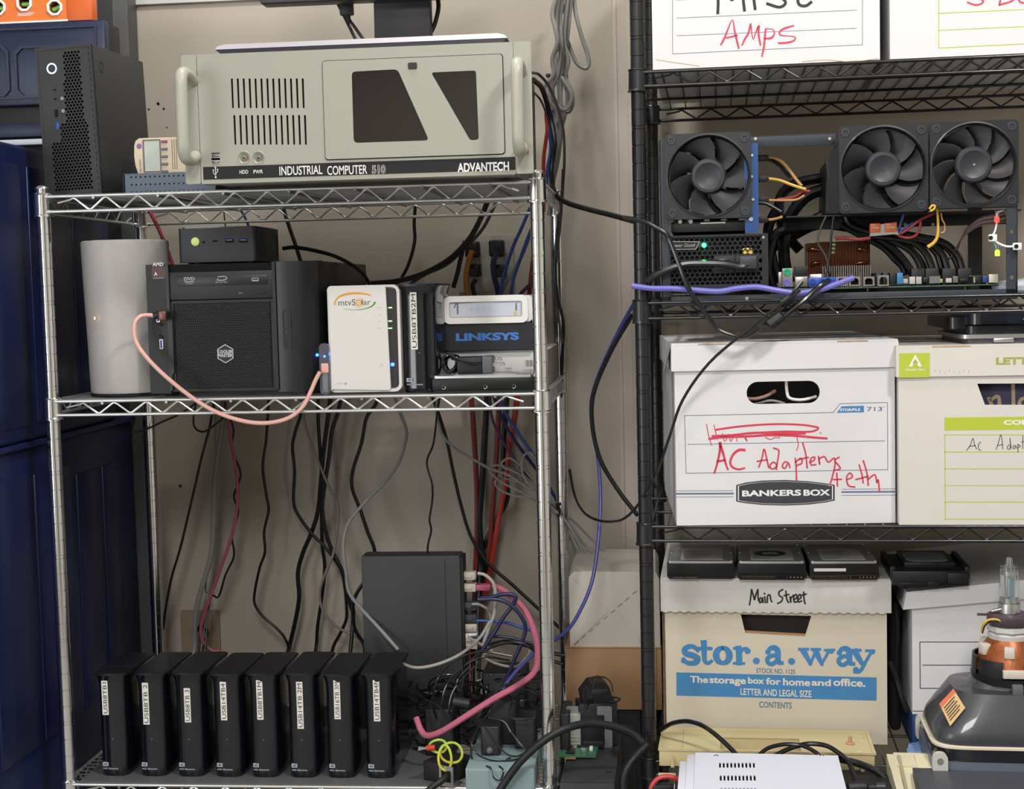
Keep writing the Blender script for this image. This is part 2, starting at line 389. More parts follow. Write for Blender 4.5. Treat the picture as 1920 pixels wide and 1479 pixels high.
b = MB(); lb(b, XC-17.2, XC+.1, -5.2, 18.4, rim-.12, rim+.25, .12); b.build('rim', navy, t)
for i, (ya, yb, z0, z1) in enumerate(((-4.6, .4, 22, rim-1.6), (1.4, 6.8, 22, rim-1.8), (7.8, 11.4, 22, rim-2.6), (12.2, 15, 22, rim-2.6))):
    b = MB(); lb(b, XC-.3, XC-.03, ya, yb, z0, z1, .12); b.build('side_panel', navy, t)
for ya, yb in ((-4.6, 1.2), (2.2, 7.8), (8.8, 14.6)):
    b = MB(); lb(b, XC-.3, XC+.03, ya, yb, rim+1.2, topz-1.2, .12); b.build('side_panel', navy, t)
# cabinet behind it on the wall
Yb = 11
x0, x1, z0, z1 = rc(FS, -90, 203, 195, 36, Yb)
t = thing('hanging_cabinet', 'dark blue panelled cabinet behind the black tower, spirit level on top', 'cabinet', FS, ((x0+x1)/2, Yb+3, z0))
cx, cy = (x0+x1)/2, Yb+3
def rel(b, X0, X1, Y0, Y1, Z0, Z1, bev=0): b.box(X0-cx, X1-cx, Y0-cy, Y1-cy, Z0-z0, Z1-z0, bev)
b = MB(); rel(b, x0, x1, Yb, Yb+.9, z0, z1, .15); b.build('door', navyd, t)
b = MB(); rel(b, x0, x1-.1, Yb+.9, Yb+3, topz+.02, z1-.05, .05); b.build('carcass', mat('black carcass', '121217', .5), t)
q0, q1, r0, r1 = rc(FS, -80, 190, 181, 47, Yb)
b = MB(); P = lambda X, Z: (X-cx, Z-z0)
def frame_ring(b, X0, X1, Z0, Z1, w_, ya, yb, cut=0):
    o = [P(X0+cut, Z0), P(X1-cut, Z0), P(X1, Z0+cut), P(X1, Z1-cut), P(X1-cut, Z1), P(X0+cut, Z1), P(X0, Z1-cut), P(X0, Z0+cut)] if cut else [P(X0, Z0), P(X1, Z0), P(X1, Z1), P(X0, Z1)]
    i = [P(X0+w_+cut, Z0+w_), P(X1-w_-cut, Z0+w_), P(X1-w_, Z0+w_+cut), P(X1-w_, Z1-w_-cut), P(X1-w_-cut, Z1-w_), P(X0+w_+cut, Z1-w_), P(X0+w_, Z1-w_-cut), P(X0+w_, Z0+w_+cut)] if cut else [P(X0+w_, Z0+w_), P(X1-w_, Z0+w_), P(X1-w_, Z1-w_), P(X0+w_, Z1-w_)]
    b.plate(o, [i], 'y', ya-cy, yb-cy)
frame_ring(b, q0, q1, r0, r1, .12, Yb-.12, Yb)
u0, u1, v0, v1 = rc(FS, 32, 185, 168, 82, Yb); frame_ring(b, u0, u1, v0, v1, .14, Yb-.14, Yb, .4)
u0, u1, v0, v1 = rc(FS, -80, 185, 16, 84, Yb); frame_ring(b, u0, u1, v0, v1, .14, Yb-.14, Yb, .4)
b.build('door_relief', navyd, t)
x0b, x1b, z0b, z1b = rc(FS, -90, 262, 190, 226, Yb+.3)
b = MB(); rel(b, x0b, x1b, Yb+.3, Yb+.9, max(z0b, topz+.02), z1b, .1); b.build('lower_drawer', navyd, t)
a = FS.at(14, 269, Yb); c = FS.at(75, 269, Yb)
b = MB(); rel(b, a.x-2, c.x+.4, Yb-.5, Yb+.2, a.z-.18, a.z+.18, .04); b.build('shelf_strip', mat('pale strip', 'c9ccd6', .4), t)
# orange spirit level on it
lv0, lv1, lz0, lz1 = rc(FS, -70, 35, 172, -24, Yb+.2); lx, lz = (lv0+lv1)/2, z1
t = thing('spirit_level', 'orange spirit level with green vials lying along the blue cabinet top', 'level', FS, (lx, Yb+1, lz))
orange = mat('orange level body', 'e0722a', .4, var=.05)
split = FS.at(128, 20, Yb+.2).x; h = lz1-lz0
holes = []
for px, py in ((46, 6), (103, 14), (-3, 14)):
    q = FS.at(px, py, Yb+.2); holes.append((q.x-lx, q.z-lz))
octo = lambda c, r: [(c[0]+r*math.cos(math.pi/8+math.pi/4*i), c[1]+r*math.sin(math.pi/8+math.pi/4*i)) for i in range(8)]
b = MB(); b.plate([(lv0-lx, .12), (split-lx, .12), (split-lx, h), (lv0-lx, h)], [octo(hh, .44) for hh in holes], 'y', -.8, -.1); b.build('body', orange, t)
b = MB(); b.box(split-lx, lv1-lx, -.95, .05, 0, h, .06); b.build('end_block', mat('orange end block', 'cf5f20', .45), t)
b = MB(); b.box(lv0-lx, split-lx, -.9, 0, 0, .12, .03); b.build('base_rail', white, t)
for hh in holes:
    b = MB(); b.plate(octo(hh, .56), [octo(hh, .40)], 'y', -.9, -.76); o = b.build('vial_bezel', white, t)
    b = MB(); b.box(hh[0]-.5, hh[0]+.5, -.08, -.04, hh[1]-.5, hh[1]+.5); b.build('bezel_back', mat('dark green void', '1c2f2c', .6), o)
    d = Vector((1, 0, .35)) if hh is holes[1] else Vector((1, 0, 0)); d.normalize(); cc = Vector((hh[0], -.45, hh[1]))
    b = MB(); b.cyl(cc-d*.3, cc+d*.3, .17, 14); b.build('vial', mat('green vial', '6fae3c', .15, coat=.5), o)
for k in range(3):
    b2 = MB(); q = FS.at(48, 25+k*2.2, Yb+.2); b2.box(q.x-lx-.55, q.x-lx+.6-.1*k, -.81, -.8, q.z-lz, q.z-lz+.04); b2.build('lettering', whitep, t)
# dark grey cabinet by the wall
g0 = FS.at(200, 60, 18).x; g1 = FS.at(236, 60, 18).x
t = thing('tall_cabinet', 'tall dark grey metal cabinet standing behind the blue cabinets by the wall', 'cabinet', FS, (g1-7, 19, 0))
dgm = mat('dark grey steel', '48484a', .45, var=.06)
b = MB(); b.box(-7, 7, -.5, 1.4, 0, 92, .06); b.build('side', dgm, t)
b = MB(); b.box(-7, 5.9, -.6, -.5, 0, 92, .03); b.build('shade_sheet', mat('painted shade black', '1b1b1d', .5), t)  # black sheet stands in for the shadow on the cabinet front

# ------------------------------------------------------------------ black tower computer, top shelf
z = ZT_S[0]
t = None
def corner(px, py, zz, fr=FS): return fr.atz(px, py, zz)
c0 = FS.at(190, 358, 1.2)
rot = -.087
fr = local(FS, (c0.x, 1.2), rot)
t = thing('tower_computer', 'matte black mesh-fronted tower computer with white ring button, top shelf', 'computer', FS, (c0.x, 1.2, z), rot)
t.rotation_euler.y = -.035; t.location.z += .10*S
Wr, Hr, Dr = 3.5, 8.75, 7.2
dk = mat('matte black steel', '2b2c2e', .55, bump=.1)
b = MB(); b.box(-Wr, 0, .25, Dr, .1, Hr, .06)
b.build('case', dk, t)
b = MB()
grey = dk
def solid(x, zz):
    xx = x+Wr; u = zz
    if u > Hr-.35 or u < .35 or xx > Wr-.55 or xx < .3: return True
    if u > 4.3: return xx < Wr-1.75-.12*(Hr-u)/4 or xx > Wr-.7
    if u > 3.2: return xx < Wr-2.3 or xx > Wr-.55
    return xx < .55
b.hexgrid(-Wr+.02, -.02, .1, Hr, .208, .74, 0, .12, solid); b.build('front_panel', dk, t)
b = MB(); b.box(-Wr, 0, .16, .25, .05, Hr); b.build('grille_backing', darkhole, t)
b = MB(); b.plate([(-Wr, 0), (0, 0), (0, Hr), (-Wr, Hr)], [[(-Wr+.14, .15), (-.1, .15), (-.1, Hr-.16), (-Wr+.14, Hr-.16)]], 'y', -.03, .25); b.build('front_bezel', dk, t)
q = Vector((-Wr*.72, 0, z+7.5))
b = MB(); b.lathe([(.24, -.02), (.28, -.06), (.32, -.02)], (q.x, -.02, q.z-z), 'y', 28); o = b.build('power_button', mat('ring light', 'cfe0ff', .3, emit=2.2), t)
b = MB(); b.disc(q.x, q.z-z, .22, -.03, 24); b.build('button_face', dk, o)
for (px, py, w_, h_, mm) in ((85, 155, .09, .09, darkhole), (87, 172, .09, .09, darkhole), (89, 198, .1, .42, darkhole), (93, 222, .1, .42, mat('usb blue', '2b4f9a', .4))):
    q = Vector((-Wr*.70, 0, z+7.5-(py-116)/31.5)); b = MB(); b.box(q.x-w_, q.x+w_, -.045, .02, q.z-z-h_/2, q.z-z+h_/2, .02); b.build('port', mm, t)
b = MB()
for (px, py) in ((98, 172), (99, 195)): q = Vector((-Wr*.58, 0, z+7.5-(py-116)/31.5)); b.plate(circ(q.x, q.z-z, .085, 12), [circ(q.x, q.z-z, .055, 12)], 'y', -.012, .0)
b.build('port_marks', whitep, t)
b = MB(); b.plate([(1.0, 7.9), (1.5, 7.85), (1.5, 7.3), (1.2, 7.2), (1.0, 7.4)], [[(1.06, 7.82), (1.42, 7.78), (1.42, 7.36), (1.22, 7.28), (1.06, 7.46)]], 'x', .0, .03); b.build('side_emblem', dk, t)
for (x, y) in ((-Wr+.5, 1), (-.5, 1), (-Wr+.5, Dr-1), (-.5, Dr-1)):
    b = MB(); b.cyl((x, y, 0), (x, y, .12), .25, 12); b.build('foot', blkrough, t)

# ------------------------------------------------------------------ perforated metal switch box + watt meter
a = FS.at(232, 360, 2.4); x1 = FS.at(404, 350, 2.4).x; hh = FS.at(232, 326, 2.4).z-z
t = thing('metal_switch_box', 'flat blue-grey perforated metal box under the watt meter', 'network switch', FS, (a.x, 2.4, z))
bg = mat('blue grey steel', '505a66', .4, .3)
w_ = x1-a.x
holes = []; nx = 0
for r in range(3):
    for i in range(int((w_-.8)/.29)):
        cx_, cz_ = .5+i*.29, .2+r*.36*hh/1.05; holes.append([(cx_-.045, cz_-.05), (cx_+.045, cz_-.05), (cx_+.045, cz_+.05), (cx_-.045, cz_+.05)])
b = MB(); b.plate([(0, 0), (w_, 0), (w_, hh), (0, hh)], holes, 'y', 0, .05); b.build('front_panel', bg, t)
b = MB(); b.box(0, w_, .12, 4.6, 0, hh, .04); b.build('housing', mat('dark blue grey steel', '2a3038', .5), t)
b = MB(); b.box(0, .12, 0, 4.6, 0, hh, .02); b.box(0, w_, .0, 4.6, hh-.05, hh, .02); b.build('cover', bg, t)
m0, m1, mz0, mz1 = rc(FS, 253, 325, 350, 256, 3.1)
t = thing('watt_meter', 'beige plug-in watt meter with grey display, propped on the metal box', 'meter', FS, (m0, 3.1, z+hh+.0))
beige = mat('beige plastic', 'c9b7a2', .45)
W1, H1 = m1-m0, mz1-z-hh
b = MB(); b.prism([(.22, 0), (.06, .5), (0, H1*.5), (.03, H1*.8), (.12, H1*.93), (.35, H1), (W1-.4, H1), (W1-.1, H1*.9), (W1, H1*.5), (W1-.1, .1), (W1-.15, 0)], 'y', 0, 1.1); b.build('body', beige, t)
s0, s1, t0, t1_ = rc(FS, 272, 323, 299, 263, 3.1)
b = MB(); b.plate([(s0-m0-.07, t0-z-hh), (s1-m0+.05, t0-z-hh), (s1-m0+.05, t1_-z-hh+.06), (s0-m0-.07, t1_-z-hh+.06)], [[(s0-m0, t0-z-hh+.05), (s1-m0, t0-z-hh+.05), (s1-m0, t1_-z-hh), (s0-m0, t1_-z-hh)]], 'y', -.04, .02); b.build('display_frame', mat('grey brown', '5d564e', .5), t)
b = MB(); b.box(s0-m0, s1-m0, -.01, .01, t0-z-hh+.05, t1_-z-hh); b.build('display', mat('lcd', 'a9b0a6', .25), t)
for k in range(5):
    q = FS.at(308+k*.4, 265+k*14, 3.1); b = MB(); b.box(q.x-m0-.2, q.x-m0+.2, -.08, .02, q.z-z-hh-.09, q.z-z-hh+.07, .04); b.build('button', mat('meter key purple', '8a4a78', .5) if k == 0 else mat('meter key', '6c6f74', .5), t)
b = MB(); q = FS.at(261, 274, 3.1); b.disc(q.x-m0, q.z-z-hh, .16, -.012, 16); b.build('badge', mat('purple badge', '7d5b92', .5), t)
for k in range(3):
    b = MB(); q = FS.at(323+k*4, 285, 3.1); b.box(q.x-m0-.02, q.x-m0+.02, -.012, .01, .25, H1-.15); b.build('groove', mat('groove brown', '7a6a5a', .8), t)
b = MB(); b.text('KILL A WATT', .3, .4, .15, .9, -.012, rot=90); b.build('lettering', inkblack, t)

# ------------------------------------------------------------------ industrial 4U computer
YA = -4.6
al, ar, ab, at_ = rc(FS, 378, 345, 962, 102, YA)
ab = FS.at(384, 345, YA).z
crm = mat('cream powder coat', '96968a', .42, bump=.06, bscale=90)
crs = mat('cream handle coat', 'a3a396', .35)
t = thing('rack_server', 'cream rack-mount industrial computer with handles on the top shelf', 'computer', FS, (al, YA, z))
def ax2(px, py, y=YA): q = FS.at(px, py, y); return (q.x-al, q.z-z)
def k2(x, y): return ax2(320+x/2.5946, 40+y/2.5946)
Wd = ar-al; zb0 = ab-z; ztp = FS.at(378, 102, YA).z-z
b = MB(); holes = []
for r in range(2):
    for i in range(13):
        p = k2(300+i*28.7 if r == 0 else 312+i*28.6, 350 if r == 0 else 528)
        holes.append(rrect(p[0]-.055, p[0]+.055, p[1]-.80, p[1]+.80, .05, 2))
for lx_ in (357, 427):
    p = k2(lx_, 663); holes.append(circ(p[0], p[1], .3, 18))
p = k2(219, 668); holes.append([(p[0]-.24, p[1]-.32), (p[0]+.24, p[1]-.32), (p[0]+.24, p[1]+.32), (p[0]-.24, p[1]+.32)])
b.plate(rrect(0, Wd, zb0, ztp, .04, 1), holes, 'y', 0, .1); b.build('front_panel', crm, t)
b = MB(); b.box(.15, Wd-.15, .3, 16, zb0+.15, ztp-.1, .04); b.build('chassis', mat('galvanised steel', '6b6561', .5, .5), t)
b = MB(); b.box(.02, Wd-.02, .1, 1.0, ztp-.12, ztp-.0, .03); b.box(.02, Wd-.02, .1, 1.2, zb0, zb0+.1, .03); b.box(.02, .12, .1, 1.0, zb0, ztp); b.box(Wd-.12, Wd-.02, .1, 1.0, zb0, ztp); b.build('panel_flange', crm, t)
b = MB(); b.box(.2, Wd-.2, .22, .3, zb0+.15, ztp-.2); b.build('slot_backing', darkhole, t)
for lx_, cc in ((357, '7a2f22'), (427, '2f4a3a')):
    p = k2(lx_, 663); b = MB(); b.lathe([(.36, -.0), (.33, -.03), (.3, -.0), (.14, .16), (.14, .06), (.1, .02), (0, .01)], (p[0], 0, p[1]), 'y', 22); o = b.build('lamp_recess', crm, t)
    b = MB(); b.ball((p[0], .05, p[1]), .1, 12); b.build('indicator', mat('indicator '+cc, cc, .2, coat=.6), o)
p = k2(219, 668); b = MB()
for dz in (-.19, .15):
    b.plate([(p[0]-.23, p[1]+dz-.11), (p[0]+.23, p[1]+dz-.11), (p[0]+.23, p[1]+dz+.11), (p[0]-.23, p[1]+dz+.11)], [[(p[0]-.19, p[1]+dz-.07), (p[0]+.19, p[1]+dz-.07), (p[0]+.19, p[1]+dz+.07), (p[0]-.19, p[1]+dz+.07)]], 'y', -.02, .2)
    b.box(p[0]-.15, p[0]+.15, .0, .2, p[1]+dz-.02, p[1]+dz+.04)
b.build('usb_port', silver, t)
# door with two dark windows
d0 = k2(740, 195); d1 = k2(1625, 655); D_ = (d0[0], d1[0], k2(757, 672)[1], d0[1])
w1 = [k2(892, 592), k2(1258, 580), k2(1105, 234), k2(882, 246)]
w2 = [k2(1458, 580), k2(1500, 576), k2(1486, 240), k2(1268, 250)]
def rnd(poly, r, seg=3):
    out = []; n = len(poly)
    for i in range(n):
        a, c, d = Vector(poly[i-1]), Vector(poly[i]), Vector(poly[(i+1) % n]); u = (a-c).normalized(); v = (d-c).normalized()
        p0, p1 = c+u*r, c+v*r
        for j in range(seg+1): s_ = j/seg; q = (p0*(1-s_)**2+c*2*s_*(1-s_)+p1*s_**2); out.append((q.x, q.y))
    return out
w1r, w2r = rnd(w1, .22), rnd(w2, .15)
b = MB(); b.plate(rrect(*D_, .16, 4), [w1r, w2r], 'y', -.09, 0); o = b.build('door', crm, t)
b = MB(); b.plate(rrect(D_[0]-.04, D_[1]+.04, D_[2]-.05, D_[3]+.04, .18, 4), [rrect(D_[0], D_[1], D_[2], D_[3], .16, 4)], 'y', -.012, 0); b.build('door_gap', darkhole, o)
smoke = mat('smoked window film', '1d1718', .1, coat=.5, bump=1, bscale=.28, bd=.006)
for wr in (w1r, w2r): b = MB(); b.prism(wr, 'y', -.05, -.02); b.build('window', smoke, o)
p = k2(1178, 218); b = MB(); b.ebox(p[0]-.24, p[0]+.24, -.14, -.08, p[1]-.17, p[1]+.17, 'y', .07); b.build('latch', blkplastic, o)
# black name strip
zA, zB = k2(178, 708)[1], k2(178, 770)[1]
b = MB(); b.box(.12, Wd-.02, -.02, 0, zB, zA); strip = b.build('name_strip', blkrough, t)
def strip_text(s_, cx0, cx1, cy0, cy1, name='lettering', bold=0, outline=False):
    x_a, _ = k2(cx0, cy1); x_b, _ = k2(cx1, cy0); za = k2(cx0, cy1)[1]; zc = k2(cx0, cy0)[1]
    b = MB(); b.text(s_, x_a, x_b, za, zc, -.026, bold=bold)
    if outline: b.text(s_, x_a+.015, x_b-.015, za+.02, zc-.02, -.03, m=1, bold=0)
    b.build(name, [whitep, blkrough] if outline else whitep, strip)
strip_text('INDUSTRIAL', 530, 738, 706, 750, bold=.01); strip_text('COMPUTER', 763, 956, 704, 748, bold=.01)
strip_text('510', 980, 1045, 700, 742, bold=.04, outline=True)
strip_text('HDD', 336, 377, 724, 742, bold=.012); strip_text('PWR', 404, 449, 723, 741, bold=.012)
strip_text('ADVANTECH', 1396, 1646, 690, 735, bold=.028)
b = MB(); p = k2(219, 735)                                # usb trident
b.ribbon([(p[0], p[1]-.22), (p[0], p[1]+.25)], .035, -.026, smooth=0); b.disc(p[0], p[1]-.26, .05, -.026); b.add([(p[0]-.06, -.026, p[1]+.22), (p[0]+.06, -.026, p[1]+.22), (p[0], -.026, p[1]+.34)], [(0, 1, 2)])
b.ribbon([(p[0], p[1]-.16), (p[0]-.12, p[1]-.02), (p[0]-.12, p[1]+.1)], .03, -.026, smooth=0); b.ribbon([(p[0], p[1]-.08), (p[0]+.12, p[1]+.04), (p[0]+.12, p[1]+.14)], .03, -.026, smooth=0)
b.disc(p[0]-.12, p[1]+.12, .04, -.026); b.disc(p[0]+.12, p[1]+.15, .04, -.026); b.build('usb_symbol', whitep, strip)
# ears and handles
for side in (0, 1):
    e0 = ax2(343, 200)[0] if side == 0 else Wd+.02; e1 = -.03 if side == 0 else ax2(998, 200)[0]
    x_m = (e0+e1)/2
    b = MB(); hl = [rrect(x_m+.0-.22, x_m+.22, q_-.1, q_+.1, .09, 3) for q_ in (1.15+zb0, ztp-1.45)]
    if side == 0: hl = []
    b.plate(rrect(e0, e1, zb0+.02, ztp, .12, 3), hl, 'y', 0, .09); ear = b.build('mounting_ear', crm, t)
    hx = -.28 if side == 0 else Wd+.38
    za, zc = ax2(360, 306, YA-1.9)[1] if side == 0 else ax2(972, 290, YA-1.9)[1], ax2(352, 126, YA-1.9)[1] if side == 0 else ax2(965, 108, YA-1.9)[1]
    b = MB(); b.tube([(hx, .0, za+.55), (hx, -.7, za+.3), (hx-.02, -1.5, za+.28), (hx-.03, -1.85, za+.6), (hx-.03, -1.95, za+1.2), (hx-.03, -1.95, zc-1.2), (hx-.03, -1.85, zc-.5), (hx-.02, -1.5, zc-.22), (hx, -.7, zc-.25), (hx, 0, zc-.45)], .33, 14, 4); b.build('handle', crs, t)
for px in (440, 948):
    q = FS.at(px, 355, .6); b = MB(); b.lathe([(0, 0), (.38, 0), (.52, zb0+.05), (0, zb0+.08)], (q.x-al, .6-YA, 0), 'z', 20); b.build('foot', blkrough, t)
    b = MB(); b.lathe([(0, 0), (.38, 0), (.52, zb0+.05), (0, zb0+.08)], (q.x-al, 12-YA, 0), 'z', 20); b.build('foot', blkrough, t)
ZADV = z+ztp
# slim laptop on top
l0 = FS.at(403, 95, -4.5); l1 = FS.at(951, 80, -4.5)
t = thing('laptop', 'closed slim silver laptop lying on the cream industrial computer', 'laptop', FS, (l0.x, -4.5, ZADV))
lw = l1.x-l0.x
b = MB()
pr = [(0, .24), (.12, .4), (.5, .50), (lw-.5, .50), (lw-.12, .4), (lw, .24)]
b.prism(pr, 'y', .0, 8.3); b.build('lid', mat('satin aluminium', 'c9c4cc', .3, .6), t)
b = MB(); b.prism([(.02, .23), (.3, 0), (lw-.3, 0), (lw-.02, .23)], 'y', .05, 8.3); b.build('base', mat('dark laptop base', '241c2c', .35), t)
# monitor
n0, n1, _, _ = rc(FS, 702, 72, 806, 0, 6)
zz0 = ZADV+.02
t = thing('monitor', 'black monitor on a stand behind the cream computer, mostly above the frame', 'monitor', FS, ((n0+n1)/2, 6, zz0))
hw = (n1-n0)/2
b = MB(); b.box(-hw, hw, 0, .9, .2, 9, .08); b.build('stand_neck', mat('black stand', '1a191b', .5), t)
b = MB(); b.ebox(-4.5, 4.5, -1.6, 4.5, 0, .25, 'z', .6); b.build('stand_base', blkplastic, t)
q = FS.at(487, 7, 4.6)
b = MB(); b.box(q.x-(n0+n1)/2, q.x-(n0+n1)/2+21, -1.4, .0, q.z-zz0, q.z-zz0+9.5, .12); b.build('screen_housing', mat('dark monitor shell', '26262a', .4), t)
b = MB(); b.box(q.x-(n0+n1)/2+.4, q.x-(n0+n1)/2+20.6, -1.44, -1.4, q.z-zz0+.6, q.z-zz0+9.1); b.build('screen', gloss, t)
# ------------------------------------------------------------------ middle chrome shelf
z = ZT_S[1]
# white cylinder
c0 = FS.at(213, 742, .7)
t = thing('mesh_router', 'tall white tapered cylinder router with a small amber light, middle chrome shelf', 'router', FS, (c0.x+.1, 3.35, z))
cyw = mat('matte white shell', 'a8a4a2', .45)
b = MB(); b.lathe([(0, .15), (2.2, .15), (2.3, .2), (2.36, .4), (2.42, 3), (2.52, 6.2), (2.60, 9.1), (2.58, 9.25), (2.5, 9.3), (0, 9.3)], n=64); b.build('shell', cyw, t)
b = MB(); b.lathe([(0, 0), (2.35, 0), (2.38, .12), (2.2, .2)], n=48); b.build('base', blkplastic, t)
q = FS.at(176, 597, .8); b = MB(); b.box(q.x-c0.x-.12, q.x-c0.x-.08, -2.48, -2.36, q.z-z-.07, q.z-z+.09, .01); b.build('status_light', mat('amber light', 'ffb070', .3, emit=5), t)
# file server
f0, f1, fz0, fz1 = rc(FS, 279, 740, 596, 488, .5)
t = thing('file_server', 'wide black cube computer with optical drive and honeycomb badge, middle chrome shelf', 'computer', FS, (f0, .5, z))
W1 = f1-f0; H1 = fz1-z; fb = mat('black bezel', '0f1012', .5); fg = mat('gloss black bezel', '0e1014', .38)
P = lambda px, py, y=.5: (FS.at(px, py, y).x-f0, FS.at(px, py, y).z-z)
mz = lambda py, px=430: P(px, py)[1]
b = MB(); b.box(.25, W1-.2, 1.2, 15.2, .25, H1, .08); b.build('case', mat('black steel sheet', '101113', .42), t)
xl = P(318, 600)[0]; xr = P(517, 600)[0]
b = MB(); b.prism([(0, .35), (.15, 0), (xl-.05, -.05), (xl-.02, 1.3), (.2, 1.3), (0, 1)], 'z', .2, H1); b.build('left_bezel', fb, t)
b = MB(); b.prism([(xr+.05, -.05), (xr+.4, -.12), (W1-1.4, -.1), (W1-.7, .05), (W1-.15, .5), (W1, 1.3), (xr+.05, 1.3)], 'z', .2, H1); b.build('right_bezel', fg, t)
for s_, x in ((1, xl-.09), (-1, xr+.09)):
    b = MB(); b.prism([(x, .3), (x+s_*.18, .45), (x+s_*.18, 1.3), (x+s_*.3, 1.45), (x+s_*.3, 4.6), (x+s_*.18, 4.8), (x+s_*.18, H1-.02), (x, H1-.02)], 'y', -.16, .1); b.build('seam_rib', fg, t)
b = MB(); b.box(xl, xr, .06, .3, .3, H1-.05); b.build('panel_backing', darkhole, t)
b = MB(); b.hexgrid(xl+.28, xr-.28, .45, mz(565), .115, .70, .0, .05); b.build('mesh_grille', mat('mesh black', '1a1b1d', .5), t)
b = MB(); b.plate([(xl, .3), (xr, .3), (xr, mz(562)), (xl, mz(562))], [[(xl+.26, .45), (xr-.26, .45), (xr-.26, mz(567)), (xl+.26, mz(567))]], 'y', -.02, .1); b.build('grille_frame', fb, t)
# optical drive
dz0, dz1 = mz(560), mz(508)
b = MB(); b.box(xl+.02, xr-.02, -.06, .2, dz0, dz1, .03); od = b.build('optical_drive', mat('drive face', '1f2023', .5), t)
a = P(333, 537); c = P(502, 514)
b = MB(); b.box(a[0], c[0], -.09, -.05, a[1], c[1], .02); b.build('tray_front', mat('tray face', '18191c', .4), od)
b = MB(); q = P(490, 548); b.box(q[0]-.28, q[0]+.28, -.12, -.05, q[1]-.05, q[1]+.06, .03); b.build('eject_button', fg, od)
b = MB()
def txt(bb, s_, px0, py0, px1, py1, y, fn=P, bold=0, m=0, **k):
    a = fn(px0, py1); c = fn(px1, py0); bb.text(s_, a[0], c[0], a[1], c[1], y, m=m, bold=bold, **k)
txt(b, 'DVD', 346, 519, 366, 526, -.094, bold=.04); q = P(356, 528.5); b.add([(q[0]-.28, -.094, q[1]-.03), (q[0]+.28, -.094, q[1]-.03), (q[0]+.28, -.094, q[1]+.03), (q[0]-.28, -.094, q[1]+.03)], [(0, 1, 2, 3)])
txt(b, 'ROM', 350, 531, 362, 533, -.094, bold=.03)
q = P(416, 522); b.ribbon([(q[0]-.2, q[1]+.1), (q[0]+.2, q[1]+.12), (q[0]+.32, q[1]), (q[0]+.1, q[1]-.1), (q[0]-.25, q[1]-.09), (q[0]-.2, q[1]-.02)], .06, -.094); txt(b, 'Blu-ray Disc', 405, 527, 427, 531, -.094, bold=.02)
q = P(479, 524); b.plate(rrect(q[0]-.2, q[0]+.22, q[1]-.1, q[1]+.1, .05, 2), [rrect(q[0]-.16, q[0]+.18, q[1]-.02, q[1]+.06, .02, 2)], 'y', -.095, -.092)
txt(b, 'RW', 449, 548, 456, 551, -.064)
b.build('disc_logos', mat('grey print', 'a0a0a0', .6), od)
# badge
q = P(423, 663); R_ = .56
hx = [(q[0]+R_*.98*math.sin(math.pi/3*k), q[1]+R_*math.cos(math.pi/3*k)) for k in range(6)]
b = MB(); b.plate(hx, [[(q[0]+(x-q[0])*.9, q[1]+(y-q[1])*.9) for x, y in hx]], 'y', -.05, -.01); b.text('COOLER', q[0]-.44, q[0]+.44, q[1]+.02, q[1]+.22, -.052, bold=.04); b.text('MASTER', q[0]-.44, q[0]+.44, q[1]-.2, q[1]-.0, -.052, bold=.04)
b.build('badge', mat('badge silver', 'a6a6a8', .4, .5), t)
b = MB(); b.prism([(q[0]+(x-q[0])*.9, q[1]+(y-q[1])*.9) for x, y in hx], 'y', -.03, -.01); b.build('badge_field', blkplastic, t)
# processor sticker, ports
b = MB(); a = P(286, 520); c = P(310, 500); b.box(a[0], c[0], -.05, -.03, a[1], c[1]); st = b.build('sticker', mat('red brown sticker', '4e2626', .4), t)
b = MB(); b.text('AMD', a[0]+.05, c[0]-.1, c[1]+.04, c[1]+.26, -.055, bold=.03); b.text('A', a[0]+.12, a[0]+.32, a[1]+.1, a[1]+.3, -.055, bold=.05); b.text('VISION', a[0]+.05, c[0]-.1, a[1]-.08, a[1]-.02, -.055); b.build('lettering', whitep, st)
for (px, py, r) in ((303, 607, .1), (303, 630, .1)): q = P(px, py); b = MB(); b.lathe([(r+.04, -.07), (r, -.1), (r*.6, -.07), (r*.6, -.03), (0, -.03)], (q[0], 0, q[1]), 'y', 16); b.build('audio_jack', blkplastic, t)
for (px, py) in ((303, 645), (297, 595)): q = P(px, py); b = MB(); b.plate(rrect(q[0]-.1, q[0]+.1, q[1]-.28, q[1]+.28, .02, 1), [rrect(q[0]-.06, q[0]+.06, q[1]-.24, q[1]+.24, .01, 1)], 'y', -.06, .02); b.box(q[0]-.02, q[0]+.05, -.04, .02, q[1]-.2, q[1]+.2, m=1); b.build('usb_port', [silver, mat('usb blue', '2b4f9a', .4)], t)
a = P(533, 655); c = P(545, 581); b = MB(); b.plate(rrect(a[0], c[0]+.03, a[1], c[1], .06, 3), [rrect(a[0]+.05, c[0]-.02, (a[1]+c[1])/2+.1, c[1]-.07, .05, 3), rrect(a[0]+.05, c[0]-.02, a[1]+.9, (a[1]+c[1])/2-.0, .05, 3)], 'y', -.16, -.1); b.build('power_key', fb, t)
for py in (666,): q = P(588, py); b = MB(); b.ball((W1-.3, .32, q[1]), .09, 10); b.build('blue_light', mat('blue light', '2058ff', .3, emit=14), t)
for x in (.9, W1-.9):
    for y in (1.5, 14): b = MB(); b.cyl((x, y, 0), (x, y, .26), .45, 16); b.build('foot', blkrough, t)
